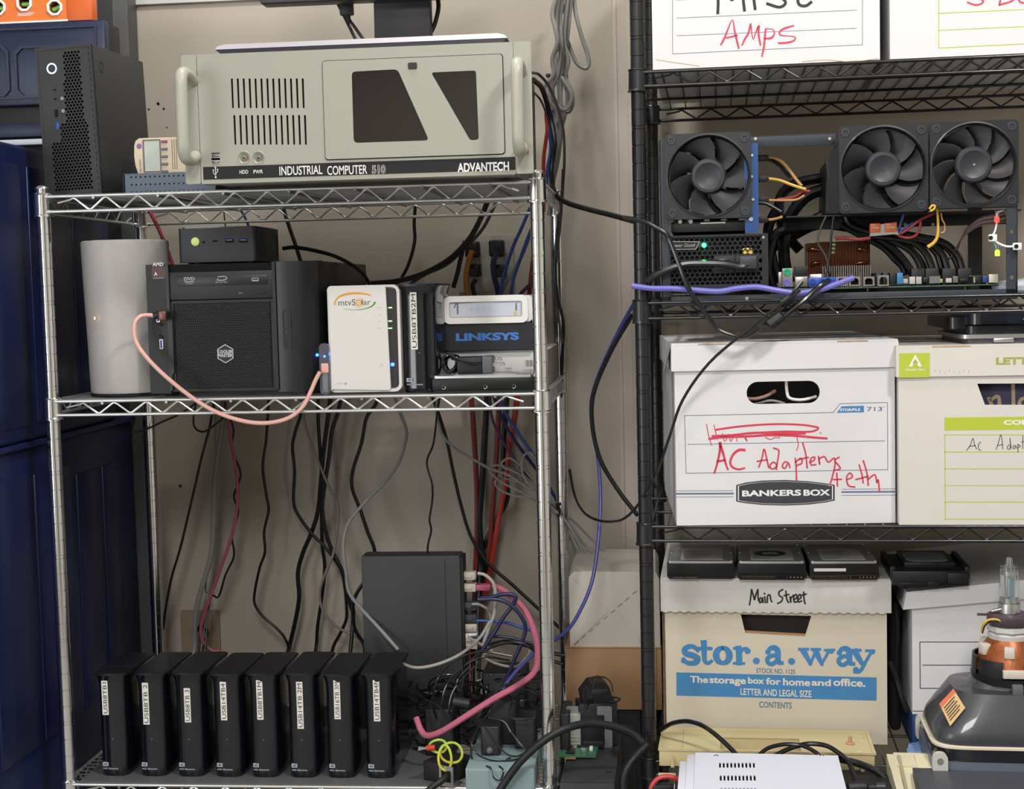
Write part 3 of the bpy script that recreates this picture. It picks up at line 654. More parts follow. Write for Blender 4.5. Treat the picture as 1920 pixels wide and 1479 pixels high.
# mini computer on top of it
zf = z+H1
m0 = FS.at(335, 488, 2.2).x; m1 = FS.at(483, 488, 2.2).x
fm = local(FS, (m0, 2.2), -.03)
t = thing('mini_computer', 'small black mini computer on the cube computer, yellow-lit power button', 'computer', FS, (m0, 2.2, zf), -.03)
w_ = m1-m0; h_ = FS.at(400, 427, 2.2).z-zf
mk = mat('mini computer black', '1f2125', .5)
Pm = lambda px, py: (fm.at(px, py, 0).x, fm.at(px, py, 0).z-zf)
b = MB(); b.ebox(0, w_, 0, 4.8, .1, h_, 'z', .25, 5); b.build('case', mk, t)
b = MB(); b.ebox(.15, w_-.15, .2, 4.6, h_, h_+.06, 'z', .25, 5); b.build('lid', mat('mini lid black', '101113', .25, coat=.4), t)
b = MB(); b.plate(rrect(1.0, 4.4, .4, h_-.35, .06), [rrect(1.08, 4.32, .48, h_-.43, .05)], 'x', w_, w_+.03); b.build('side_vent', mk, t)
q = Pm(366, 453); b = MB(); b.lathe([(0, -.04), (.2, -.04), (.25, -.02), (.25, .01)], (q[0], 0, q[1]), 'y', 24); o = b.build('power_button', mat('lit yellow key', 'b5c46a', .4, emit=.35), t)
b = MB(); b.ribbon([(q[0], q[1]+.02), (q[0], q[1]+.12)], .025, -.045, smooth=0); b.build('power_mark', whitep, o)
q = Pm(382, 454); b = MB(); b.cyl((q[0], -.02, q[1]), (q[0], .05, q[1]), .08, 14); b.build('audio_jack', darkhole, t)
q = Pm(403, 452); b = MB(); b.ebox(q[0]-.16, q[0]+.16, -.02, .04, q[1]-.05, q[1]+.05, 'y', .05); b.build('small_port', darkhole, t)
for px in (430, 456): q = Pm(px, 451); b = MB(); b.box(q[0]-.26, q[0]+.26, -.02, .04, q[1]-.12, q[1]+.12, .01); b.box(q[0]-.2, q[0]+.2, -.03, .02, q[1]-.0, q[1]+.08, m=1); b.build('usb_port', [darkhole, mat('usb blue', '2b4f9a', .4)], t)
for x in (.6, w_-.6): b = MB(); b.cyl((x, .6, 0), (x, .6, .12), .2, 12); b.cyl((x, 4, 0), (x, 4, .12), .2, 12); b.build('feet', blkrough, t)
# clear usb stick standing beside it
q0 = FS.at(611, 739, .3); htop = FS.at(611, 643, .3).z-z
t = thing('usb_stick', 'clear plastic stick upright between the black cube and the white storage box', 'usb adapter', FS, (q0.x, .3, z))
clear = mat('clear plastic', 'dfe3ea', .06, trans=.92, ior=1.3)
b = MB(); b.ebox(-.29, .29, -.14, .14, 0, htop, 'y', .28, 6); b.build('shell', clear, t)
b = MB(); b.box(-.16, .16, -.05, .05, .15, htop*.45, .03); b.build('inner_board', mat('pale board', '8d8f96', .5), t)
pink = mat('pale pink braid', 'd3a69c', .6, bump=.4, bscale=200)
zz = FS.at(607, 690, .2).z-z
b = MB(); b.box(-.2, .24, -.16, -.04, zz-.28, zz+.28, .04); b.build('plug_collar', pink, t)
b = MB(); b.ball((0, 0, FS.at(607, 668, .3).z-z), .07, 8); b.build('blue_light', mat('blue light', '2058ff', .3, emit=14), t)
# pink cable
pl = wp(FS, (290, 592, -.1), (277, 591, -.35), (262, 594, -.7), (252, 610, -.9), (255, 640, -1), (275, 670, -1.1), (310, 705, -1.2), (360, 745, -1.2), (405, 772, -1.2), (455, 789, -1.2), (500, 793, -1.1), (540, 784, -.9), (567, 763, -.6), (582, 735, -.3), (592, 712, -.1), (600, 697, .02))
t = thing('usb_cable', 'pale pink braided cable looping below the middle chrome shelf', 'cable', FS, tuple(pl[0]))
b = MB(); b.tube([p-pl[0] for p in pl], .125, 10, 6); b.build('cord', pink, t)
b = MB(); b.cyl((-.05, -.02, 0), (.28, .02, .05), .2, 14, .26); b.build('strain_relief', blkplastic, t)
b = MB(); b.box(.28, .72, -.2, .14, -.27, .27, .05); b.build('connector', mat('copper connector', '6c4644', .35, .5), t)
# white two-bay storage box
n0, n1, nz0, nz1 = rc(FS, 619, 734, 748, 533, .4)
t = thing('network_storage', 'white two-bay network storage box with orange and green oval logo', 'storage box', FS, (n0, .4, z))
W1 = n1-n0; H1 = nz1-z; P = lambda px, py: (FS.at(px, py, .4).x-n0, FS.at(px, py, .4).z-z)
nw = mat('white storage plastic', 'cfcdca', .38)
b = MB(); b.prism([(.3, .08), (W1-.3, .08), (W1, .35), (W1, H1-.35), (W1-.3, H1), (.25, H1), (0, H1-.25), (0, .35)], 'y', .22, 7.8); b.build('case', mat('light grey shell', 'b5b4b2', .4), t)
xs = P(725, 600)[0]
b = MB(); b.box(xs-.5, W1-.16, .1, .24, .35, H1-.22); b.build('light_strip', mat('brown black strip', '2c2a30', .25, coat=.5), t)
b = MB(); b.ebox(xs-.6, W1, .0, .3, .16, H1, 'y', .35, 5); b2 = MB()
b2.plate(rrect(.0, W1, .1, H1, (.3, .42, .42, .25), 5), [rrect(.4, W1-.16, .28, H1-.14, .3, 5)], 'y', .03, .26); b2.build('rim', nw, t)
b = MB(); fp = [(.12, .3), (xs+.08, .2), (xs+.14, .35), (xs, H1-.12), (xs-.1, H1-.1), (.25, H1-.12), (.12, H1-.3)]
b.prism(fp, 'y', -.12, .26); fpan = b.build('front_cover', nw, t)
K5 = lambda x, y: P(600+x/5.688, 500+y/5.688)
def k5t(bb, s_, x0, y0, x1, y1, m=0, **k): a = K5(x0, y1); c = K5(x1, y0); bb.text(s_, a[0], c[0], a[1], c[1], -.126, m=m, **k)
lo = mat('logo orange', 'cf9530', .5); lg = mat('logo green', '4f8a3c', .5); lgr = mat('logo grey', '4c4a46', .5)
b = MB(); b.ribbon([K5(*p) for p in ((162, 405), (170, 365), (210, 320), (290, 292), (380, 283), (470, 288), (530, 300), (552, 315))], lambda u: .03+.1*math.sin(min(1, (1-u)*1.3)*math.pi*.75), -.126, 0)
b.ribbon([K5(*p) for p in ((255, 448), (330, 458), (430, 458), (510, 440), (565, 415), (590, 380))], lambda u: .02+.1*u*u, -.126, 1)
k5t(b, 'mtvS', 200, 345, 380, 415, m=2); k5t(b, 'lar', 452, 345, 543, 408, m=2)
q = K5(420, 385); b.ribbon([(q[0]+.15*math.cos(a), q[1]+.15*math.sin(a)) for a in [i*.45 for i in range(15)]], .07, -.126, 0); b.disc(q[0], q[1], .05, -.127, 10)
for k in range(16):
    a = k*math.pi/8; b.ribbon([(q[0]+.22*math.cos(a), q[1]+.22*math.sin(a)), (q[0]+.3*math.cos(a), q[1]+.3*math.sin(a))], .03, -.126, 0, smooth=0)
b.build('oval_logo', [lo, lg, lgr], fpan)
b = MB(); k5t(b, 'STATUS', 605, 432, 662, 442); k5t(b, 'LAN', 632, 503, 664, 513); k5t(b, 'DISK1', 615, 576, 655, 586); k5t(b, 'DISK2', 615, 650, 655, 660); k5t(b, 'DS213j', 185, 1238, 262, 1254)
q = K5(280, 1245); b.disc(q[0], q[1], .06, -.126, 12); q = K5(658, 1047); b.plate(circ(q[0], q[1], .07, 14), [circ(q[0], q[1], .055, 14)], 'y', -.128, -.12); b.build('lettering', mat('pale grey print', '8e8a88', .6), fpan)
gl = mat('green light', '9dff80', .3, emit=1.6)
for y in (437, 580, 656): q = K5(744, y); b = MB(); b.box(q[0]-.1, q[0]+.12, .06, .12, q[1]-.035, q[1]+.035, .01); b.build('green_light', gl, t)
q = K5(770, 1043); b = MB(); b.box(q[0]-.08, q[0]+.1, .04, .12, q[1]-.09, q[1]+.09, .02); b.build('blue_light', mat('blue light', '2058ff', .3, emit=14), t)
# external drives: one body builder
sticker = mat('label tape', 'd4d2cc', .55); dbody = mat('drive gloss', '0b0e16', .16, coat=.55); dtop = mat('drive top', '14161c', .38)
def drive(loc, label, text, lab, group, fr=FS, y=.9, h=6.35, w_=1.8, rot=0):
    t = thing('external_drive', label, 'hard drive', fr, loc, rot, group)
    def prof(sx, yoff=0, fl=0): return [(-w_/2*sx, .55+yoff), (-w_*.46*sx, .25+yoff), (-w_*.32*sx, .06+yoff), (0, yoff), (w_*.3*sx, .05+yoff), (w_*.44*sx, .25+yoff), (w_/2*sx, .6+yoff), (w_/2*sx, 5.1), (w_*.4*sx, 5.25), (-w_*.4*sx, 5.25), (-w_/2*sx, 5.1)]
    b = MB(); lv = [(0, .96), (.08, 1), (.3, 1), (h-1.0, .99), (h-.55, 1.02), (h-.25, 1.12), (h-.12, 1.2)]
    n = 11; vs = []
    for zz, sc in lv: vs += [(x*sc, y_-(sc-1)*.6, zz) for x, y_ in prof(1)]
    fs = []
    for i in range(len(lv)-1): fs += [(i*n+k, i*n+(k+1) % n, (i+1)*n+(k+1) % n, (i+1)*n+k) for k in range(n)]
    fs += [tuple(range(n)), tuple((len(lv)-1)*n+k for k in range(n))]
    b.add(vs, fs); b.build('body', dbody, t, ang=50)
    b = MB(); o_ = [(x*1.2, y_-.13) for x, y_ in prof(1)]; b.prism(o_, 'z', h-.12, h-.04); b.prism([(x*.97, (y_-2.6)*.98+2.6) for x, y_ in o_], 'z', h-.04, h); b.box(-w_*.5, w_*.5, 1.7, 1.74, h-.005, h+.008); b.build('top_panel', dtop, t)
    lx, l0_, l1_ = lab
    b = MB(); pts = [(lx-.19, l0_), (lx+.19, l0_), (lx+.19, l1_), (lx-.19, l1_)]; b.prism(pts, 'y', -.02, .05); lb_ = b.build('label_tape', sticker, t)
    b = MB(); b.text(text, lx-.12, lx+.13, l0_+.1, l1_-.1, -.025, rot=90); b.build('lettering', inkblack, lb_)
    b = MB(); xw = -w_*.40; b.prism([(xw, .62), (xw+.34, .62), (xw+.34, .84), (xw, .84)], 'y', -.01, .3); b.text('WD Elements', xw, xw+.95, .42, .53, -.01, bold=.02); lg_ = b.build('maker_mark', mat('drive print', '9fa6b4', .5), t)
    b = MB(); b.text('WD', xw+.06, xw+.28, .66, .8, -.014, bold=.04); b.build('lettering', mat('mark dark', '20242e', .5), t)
    b = MB(); b.cyl((-.02, -.015, 2.3), (-.02, .01, 2.3), .045, 10); b.build('pinhole', mat('pin grey', '5a5f6a', .4), t)
    return t
q = FS.at(785, 738, .7)
drive((q.x+.12, .7, z), 'glossy black external drive labelled USB8TB2M on the middle chrome shelf', 'USB8TB2M', (-.28, FS.at(780, 655, .7).z-z, FS.at(770, 548, .7).z-z), None, h=FS.at(780, 532, .7).z-z, w_=2.0)
# bare hard drive in front
def hdd(label, fr, loc, rot, L_=5.79, w_=4.0, h_=.98, face='side', group=None, lbl=True, name='hard_drive', z_=None, var=0):
    """x along the long or the connector side, front face at y=0"""
    t = thing(name, label, 'hard drive', fr, loc, rot, group)
    X, Y = (L_, w_) if face == 'side' else (w_, L_)
    b = MB(); b.box(0, X, 0, Y, .12, h_-.13, .04); b.build('casting', mat('black drive casting', '1a1b1c', .42, .3), t)
    b = MB(); b.ebox(.06, X-.06, .05, Y-.05, h_-.13, h_, 'z', .18, 3); cv = b.build('cover', mat('drive cover steel', 'c6c8c9', .38, .8), t)
    for (cx_, cy_) in ((.2, .2), (X-.2, .2), (.2, Y-.2), (X-.2, Y-.2), (.2, Y/2), (X-.2, Y/2)):
        b = MB(); b.cyl((cx_, cy_, h_), (cx_, cy_, h_+.03), .09, 10); b.build('cover_screw', screw, cv)
    b = MB(); b.box(.1, X-.1, .1, Y-.1, 0, .12); b.build('circuit_board', mat('dark circuit board', '10231c', .5), t)
    if face == 'side':
        for x in (.66, 3.06, 4.7): b = MB(); b.lathe([(.11, -.005), (.09, .0), (.05, .0), (.04, .12), (0, .12)], (x, 0, .3), 'y', 14); b.build('mount_hole', screw, t)
    else:
        b = MB()
        if var == 0:   # flat serial connector
            b.box(.15, 1.9, -.05, .1, .02, .2); b.box(2.1, 3.8, -.03, .1, .02, .16); b.build('connector', mat('connector black', '0c0c0d', .4), t)
            b = MB(); b.box(.35, 1.0, -.06, -.04, .09, .12); b.box(1.1, 1.8, -.06, -.04, .09, .12); b.build('contacts', mat('contact metal', '8a8a8c', .3, .8), t)
        else:
            b.plate([(.1, .0), (X-.1, .0), (X-.1, .3), (.1, .3)], [[(.16, .05), (2.3, .05), (2.3, .25), (.16, .25)], [(2.4, .05), (2.85, .05), (2.85, .25), (2.4, .25)], [(2.95, .05), (X-.16, .05), (X-.16, .25), (2.95, .25)]], 'y', -.1, .05); b.build('connector', mat('connector brown' if var == 2 else 'connector black', '3a2218' if var == 2 else '0c0c0d', .5), t)
            b = MB()
            for r in range(2):
                for i in range(20): b.box(.24+i*.1, .27+i*.1, -.04, .06, .09+r*.09, .12+r*.09)
            for i in range(4): b.cyl((3.1+i*.21, -.06, .15), (3.1+i*.21, .05, .15), .045, 8)
            b.build('pins', mat('pin steel', 'b9a78c', .3, .9), t)
    if lbl:
        b = MB(); b.box(X*.2, X*.83, Y*.1, Y*.72, h_, h_+.012); lo_ = b.build('paper_label', mat('drive label', 'b9babc', .5), t)
        b = MB()
        for k in range(7): b.box(X*.24, X*(.5+.04*(k*3 % 5)), Y*(.16+.07*k), Y*(.175+.07*k), h_+.012, h_+.016)
        b.build('label_print', inkblack, lo_)
    return t
q = FS.at(811, 738, .1)
hdd('bare black hard drive under the plug adapter at the right of the middle chrome shelf', FS, (q.x, .1, z), 0, w_=4.0, h_=.95)
ZH = z+.95
# carton, black switch, white modem stacked
CY = 5.0
c0, c1, cz0, cz1 = rc(FS, 836, 735, 1026, 655, CY)
t = thing('cable_modem_carton', 'flat white carton under the black network switch, middle chrome shelf', 'box', FS, (c0, CY, z))
H1 = cz1-z; W1 = c1-c0
cw = mat('carton white', 'c6c6c4', .5); b = MB(); b.box(0, W1, 0, 9.2, 0, H1, .04); b.build('carton', [cw], t)
b = MB(); b.box(W1, W1+.02, .1, 9.1, .05, H1-.05); b.box(.1, W1-.1, 9.19, 9.22, .05, H1-.1); b.build('side_face', mat('carton shaded side', '7c726c', .6), t)  # white carton's side, its shade painted in as brown grey
PC = lambda px, py: (FS.at(px, py, CY).x-c0, FS.at(px, py, CY).z-z)
b = MB(); txt(b, 'ARRIS', 905, 669, 942, 676, -.012, PC); txt(b, 'MODEL', 947, 689, 960, 692, -.012, PC); txt(b, 'CM820A', 947, 694, 960, 697, -.012, PC); txt(b, '813264', 947, 699, 960, 702, -.012, PC)
txt(b, 'S/N 9CJBEC6', 981, 692, 1003, 695, -.012, PC); txt(b, 'CM MAC 3CDFA9', 981, 697, 1003, 699, -.012, PC); txt(b, 'USB CPE MAC', 981, 702, 1003, 704, -.012, PC)
for k in range(13):
    p = PC(985+k*2.0, 687); q = PC(985+k*2.0, 675); w1_ = .018+.02*((k*7) % 3)
    b.box(p[0], p[0]+w1_, -.012, 0, p[1], q[1])
b.build('lettering', mat('grey ink', '68686a', .6), t)
LZ = z+H1
s0, s1, sz0, sz1 = rc(FS, 836, 657, 1002, 604, CY-.4)
t = thing('network_switch', 'black network switch with blue lettering beneath the white modem', 'network switch', FS, (s0, CY-.4, LZ))
W1, H1 = s1-s0, sz1-LZ
b = MB(); b.box(0, W1, .1, 5.5, .06, H1, .12); b.build('case', mat('switch black', '1e2027', .5), t)
b = MB(); b.plate(rrect(0, W1, .04, H1, .12), [], 'y', 0, .15); b.build('front_panel', mat('switch front', '1b1d24', .4), t)
for x in (.5, W1-.5): b = MB(); b.box(x-.3, x+.3, .3, .9, 0, .07); b.box(x-.3, x+.3, 4.6, 5.2, 0, .07); b.build('foot', blkrough, t)
PS = lambda px, py: (FS.at(px, py, CY-.4).x-s0, FS.at(px, py, CY-.4).z-LZ)
b = MB(); txt(b, 'LINKSYS', 855, 622.5, 973, 639.5, -.006, PS, bold=.05); b.build('lettering', mat('switch blue', '3c74c4', .5), t)
MZ = LZ+H1
m0, m1, mz0, mz1 = rc(FS, 832, 605, 989, 552, CY-.6)
t = thing('cable_modem', 'small white modem with raised ring frame, topmost of its stack', 'modem', FS, (m0, CY-.6, MZ))
W1, H1 = m1-m0, mz1-MZ
b = MB(); b.plate(rrect(0, W1, 0, H1, .38, 6), [rrect(.34, W1-.34, .36, H1-.36, .12, 4)], 'y', 0, .45); b.build('ring_frame', white, t)
b = MB(); b.plate(rrect(.26, W1-.26, .28, H1-.28, .18, 5), [rrect(.4, W1-.4, .42, H1-.40, .1, 4)], 'y', .05, .12); b.build('inner_bezel', mat('bezel grey', 'a9a59e', .4), t)
b = MB(); b.ebox(.3, W1-.3, .12, .5, .3, H1-.3, 'y', .1); face_ = b.build('front_face', mat('modem face', 'c3c9d6', .3), t)
b = MB(); b.ebox(.12, W1+.25, .45, 4.9, .04, H1-.04, 'y', .3, 5); b.build('case', white, t)
b = MB(); b.box(W1+.05, W1+.27, .9, 1.1, .25, H1-.2); b.build('side_vent', blkplastic, t)
PM = lambda px, py: (FS.at(px, py, CY-.6).x-m0, FS.at(px, py, CY-.6).z-MZ)
b = MB(); txt(b, 'ARRIS', 856, 568, 859, 590, .11, PM, rot=90, bold=.03); q = PM(852, 574); b.ribbon([(q[0]-.05, q[1]-.1), (q[0]+.03, q[1]+.02), (q[0]+.06, q[1]+.14)], .05, .11)
txt(b, 'Touchstone', 966, 567, 970, 582, .11, PM, rot=-90, m=0, bold=.02); q = PM(966, 587); b.box(q[0]-.07, q[0]+.07, .105, .115, q[1]-.16, q[1]+.1, m=1)
for px in (883, 895, 907, 919): q = PM(px, 579); b.plate(circ(q[0], q[1], .07, 12), [circ(q[0], q[1], .055, 12)], 'y', .108, .115, m=2)
b.build('lettering', [inkblack, mat('label yellow', 'c9b55a', .5), mat('face icon', '9aa2b2', .5)], face_)
# plug adapter with cord, on the bare drive
a0, a1, az0, az1 = rc(FS, 857, 703, 922, 669, 1.6)
t = thing('plug_adapter', 'black and grey wall plug adapter lying on the bare hard drive', 'power adapter', FS, (a0, 1.6, ZH+.03))
W1, H1 = a1-a0, az1-ZH-.03
b = MB(); b.box(0, W1*.72, 0, 1.6, 0, H1, .08); b.build('body', blkplastic, t)
b = MB(); b.box(W1*.72, W1, .02, 1.58, .0, H1+.03, .05); b.build('plug_face', mat('adapter grey', '58585c', .5), t)
for y in (.45, 1.1): b = MB(); b.plate([(W1, H1/2-.1), (W1+.6, H1/2-.1), (W1+.66, H1/2), (W1+.6, H1/2+.12), (W1, H1/2+.12)], [circ(W1+.5, H1/2+.01, .05, 10)], 'y', y, y+.06); b.build('prong', silver, t)
b = MB(); rng = random.Random(3)
for k in range(7):
    cx_, cz_ = -.35+rng.uniform(-.15, .15), .55+rng.uniform(-.1, .15)
    b.tube([(cx_+.42*math.cos(a)*(1+.1*k/7)-.1, .5+.12*k+.2*math.sin(a), cz_+.48*math.sin(a)) for a in [i*.7+k for i in range(9)]], .06, 6, 3, closed=True)
b.tube([(-.3, -.1, .9), (.2, -.25, .75), (.7, -.2, .62), (1.2, -.08, .6), (1.45, .02, .62)], .065, 6, 4); b.build('cord', gloss, t)

# ------------------------------------------------------------------ bottom chrome shelf
z = ZT_S[2]
lin_ = mat('shelf liner', '5b5c5e', .45, var=.12, vscale=2, bump=.25, bscale=4, stretch=(.4, 2, 1))
t = None
b = MB(); b.box(.7, 21.9, -.35, 16, 0, .06); o = b.build('shelf_liner', lin_, loc=(0, 0, z)); tag(o, 'grey plastic liner sheet lying on the bottom chrome shelf', 'liner')
z += .06
dr = [(215, 'USB8TB1', 197, 1340, 1276), (288, 'USB8TB 2', 273, 1358, 1280), (358, 'USB8TB 3', 351, 1354, 1290), (429, 'USB14TB4', 419, 1350, 1278), (497, 'USB8TB1M', 487, 1349, 1275), (569, 'USB14TB 2M', 562, 1366, 1278), (640, 'USB16TB 3M', 632, 1348, 1275), (713, 'USB14TB4M', 706, 1352, 1270)]
where = ['first of the row of eight, nearest the chrome post', 'second in the row from the left', 'third in the row from the left', 'fourth in the row', 'fifth in the row', 'third from the right end of the row', 'second from the right end of the row', 'right end of the row, nearest the pink cable']
for i, ((px, tx, lx, y0, y1), wh) in enumerate(zip(dr, where)):
    yf = .75; q = FS.at(px, 1455, yf)
    drive((q.x, yf, z), 'black external drive labelled %s, %s' % (tx, wh), tx, (FS.at(lx, 1310, yf).x-q.x, FS.at(lx, y0, yf).z-z, FS.at(lx, y1, yf).z-z), 'external drives on the bottom chrome shelf', h=6.3+.03*(i % 3), w_=1.74, rot=.0)
# ten gigabit switch standing on its end
sy = 10.5
s0 = FS.at(682, 1200, sy).x; s1 = FS.at(866, 1200, sy).x; stz = FS.at(770, 1042, sy).z
t = thing('network_switch', 'charcoal network switch standing on end behind the row of drives', 'network switch', FS, (s0, sy, z))
W1, H1 = s1-s0, stz-z; sk = mat('charcoal steel', '36383a', .55)
b = MB(); b.box(0, W1, 0, 1.7, 0, H1, .08); b.build('case', sk, t)
b = MB(); b.box(W1-1.0, W1-.97, -.01, .02, .2, H1-.2); b.build('panel_seam', darkhole, t)
b = MB(); b.box(W1, W1+.2, .1, 1.6, .1, H1-.1, .03); b.build('port_face', blkrough, t)
ports = [(1078, 'pl'), (1100, 'pk'), (1135, 'gr'), (1158, 'gr'), (1175, 'pl'), (1192, 'wh'), (1207, 'pl')]
clearp = mat('plug beige', 'b8aea2', .4); pinkm = mat('pink jacket', 'a8506a', .45)
plug_pos = []
for (py, kd) in ports:
    q = FS.at(884, py, sy+.8); x = W1; zz = q.z-z
    b = MB(); b.box(x+.1, x+.95, .4, 1.1, zz-.26, zz+.26, .05); b.box(x+.2, x+.7, .34, .42, zz-.1, zz+.1, .02); b.build('plug', {'pl': clearp, 'pk': clearp, 'gr': mat('plug dark', '3a3c42', .4), 'wh': white}[kd], t)
    plug_pos.append((s0+x+.95, sy+.75, z+zz))
b = MB(); zz = FS.at(900, 1100, sy+.8).z-z; b.box(W1+.95, W1+1.9, .45, 1.05, zz-.2, zz+.2, .08); b.build('plug_boot', pinkm, t)
# ------------------------------------------------------------------ things between and in front of the racks, bottom
u0, u1, uz0, uz1 = rc(FS, 874, 1500, 1001, 1442, -1.4)
z = ZT_S[2]+.0
t = thing('power_supply_box', 'blue-grey metal box with black cords heaped on it, bottom chrome shelf', 'power supply', FS, (u0, -1.4, z))
hb = uz1-z; bgm = mat('blue grey enamel', '7e9396', .4)
b = MB(); b.box(0, u1-u0, 0, 6.6, 0, hb, .05); b.build('case', bgm, t)
b = MB(); b.box(.1, u1-u0-.1, -.02, 0, .1, hb-.12); b.build('front_plate', bgm, t)
ZU = z+hb
# black line filter with metal bracket
q0 = FS.at(793, 1452, .4); z2 = ZT_S[2]+.06
t = thing('line_filter', 'small black box with a square metal flange and thick cord, beside the blue-grey box', 'power adapter', FS, (q0.x, .6, z2), -.5)
b = MB(); b.box(0, 1.9, 0, 2.3, 0, 1.15, .04); b.build('body', mat('filter black', '1b1b1b', .6), t)
b = MB(); b.plate([(1.35, .0), (2.35, .0), (2.35, 1.2), (1.35, 1.2)], [rrect(1.5, 2.2, .25, .95, .05)], 'y', -.25, -.18); b.box(1.9, 2.3, -.2, .8, 0, .06); b.build('flange', silver, t)
b = MB(); b.tube([(1.85, -.2, .6), (1.9, -.7, .5), (1.6, -1.3, .2), (1.2, -1.8, -.4), (1.0, -2.2, -1.6)], .2, 10); b.build('cord', blkplastic, t)
# green and yellow earth wire
yg = mat('yellow green wire', 'd3cc3a', .4, col2='6fae40', vscale=3)
q = FS.at(832, 1408, -.3)
t = thing('ground_wire', 'small coil of yellow and green wire with a red fork terminal', 'wire', FS, (q.x, -.3, q.z))
b = MB()
for (cx_, cz_, rx, rz, ph, y) in ((-.35, .25, .5, .38, 0, .1), (.45, -.1, .65, .6, .5, -.05), (.1, -.35, .38, .75, 1, -.2)):
    b.tube([(cx_+rx*math.cos(a+ph), y+.1*math.sin(a*2), cz_+rz*math.sin(a+ph)) for a in [i*2*math.pi/9 for i in range(9)]], .075, 8, 4, closed=True)
b.build('wire_loops', yg, t)
b = MB(); b.cyl((-1.0, -.1, .2), (-.5, -.1, .25), .16, 12); b.build('red_sleeve', mat('red sleeve', 'b8392c', .4), t)
b = MB(); b.plate([(-1.5, .05), (-1.45, .3), (-1.2, .27), (-1.0, .26), (-1.0, .14), (-1.2, .12)], [], 'y', -.13, -.08); b.build('fork', silver, t)
# transformer bricks in the heap
def brick(label, px0, py0, px1, py1, y, dep, zb=None, rot=0, name='plug_adapter', pron=False):
    a = FS.at(px0, py1, y); c = FS.at(px1, py0, y); zz = a.z if zb is None else zb
    t = thing(name, label, 'power adapter', FS, (a.x, y, zz), rot)
    b = MB(); b.box(0, c.x-a.x, 0, dep, 0, c.z-zz, .12, 3); b.build('body', mat('adapter black', '1d1d20', .45), t)
    b = MB(); b.box(.12, c.x-a.x-.12, -.03, .02, .15, c.z-zz-.15, .01); b.build('rating_plate', mat('adapter plate', '2a2a2d', .6), t)
    if pron: b = MB(); b.ball((.45*(c.x-a.x), -.05, .35), .2, 12); b.build('cord_boss', mat('grey boss', '6a6a6e', .4), t)
    return t
brick('upright black wall adapter standing in the cord heap on the blue-grey box', 902, 1362, 937, 1419, .9, 1.6, ZU, pron=True)
brick('wide black adapter behind the upright one in the cord heap', 913, 1312, 968, 1362, 3.0, 2.2, ZU)
brick('black adapter on the right of the cord heap, by the chrome post', 965, 1345, 1003, 1410, 2.2, 1.7, ZU)
brick('black adapter low in the heap beside the row of drives', 797, 1330, 850, 1395, 5.0, 3.0, ZT_S[2]+.06)
brick('black power brick behind the heap, against the standing switch', 905, 1262, 985, 1330, 9.5, 3.0, ZT_S[2]+.06)
brick('tall dark adapter at the back between the heap and the chrome post', 978, 1275, 1030, 1350, 11, 2.5, ZT_S[2]+.06)
brick('flat black power brick at the back of the bottom chrome shelf', 860, 1330, 905, 1385, 7.2, 3.2, ZT_S[2]+.06)
# ferrite bead
q = FS.at(865, 1317, 4); t = thing('cable_ferrite', 'ribbed black cable choke in the cord heap', 'cable choke', FS, (q.x, 4, q.z))
b = MB(); b.cyl((-.5, 0, .08), (.5, 0, -.08), .28, 16)
for k in range(4): b.cyl((-.4+k*.22, 0, .065-k*.035), (-.3+k*.22, 0, .05-k*.035), .31, 16)
b.build('bead', mat('bead grey', '2c2c30', .5), t)
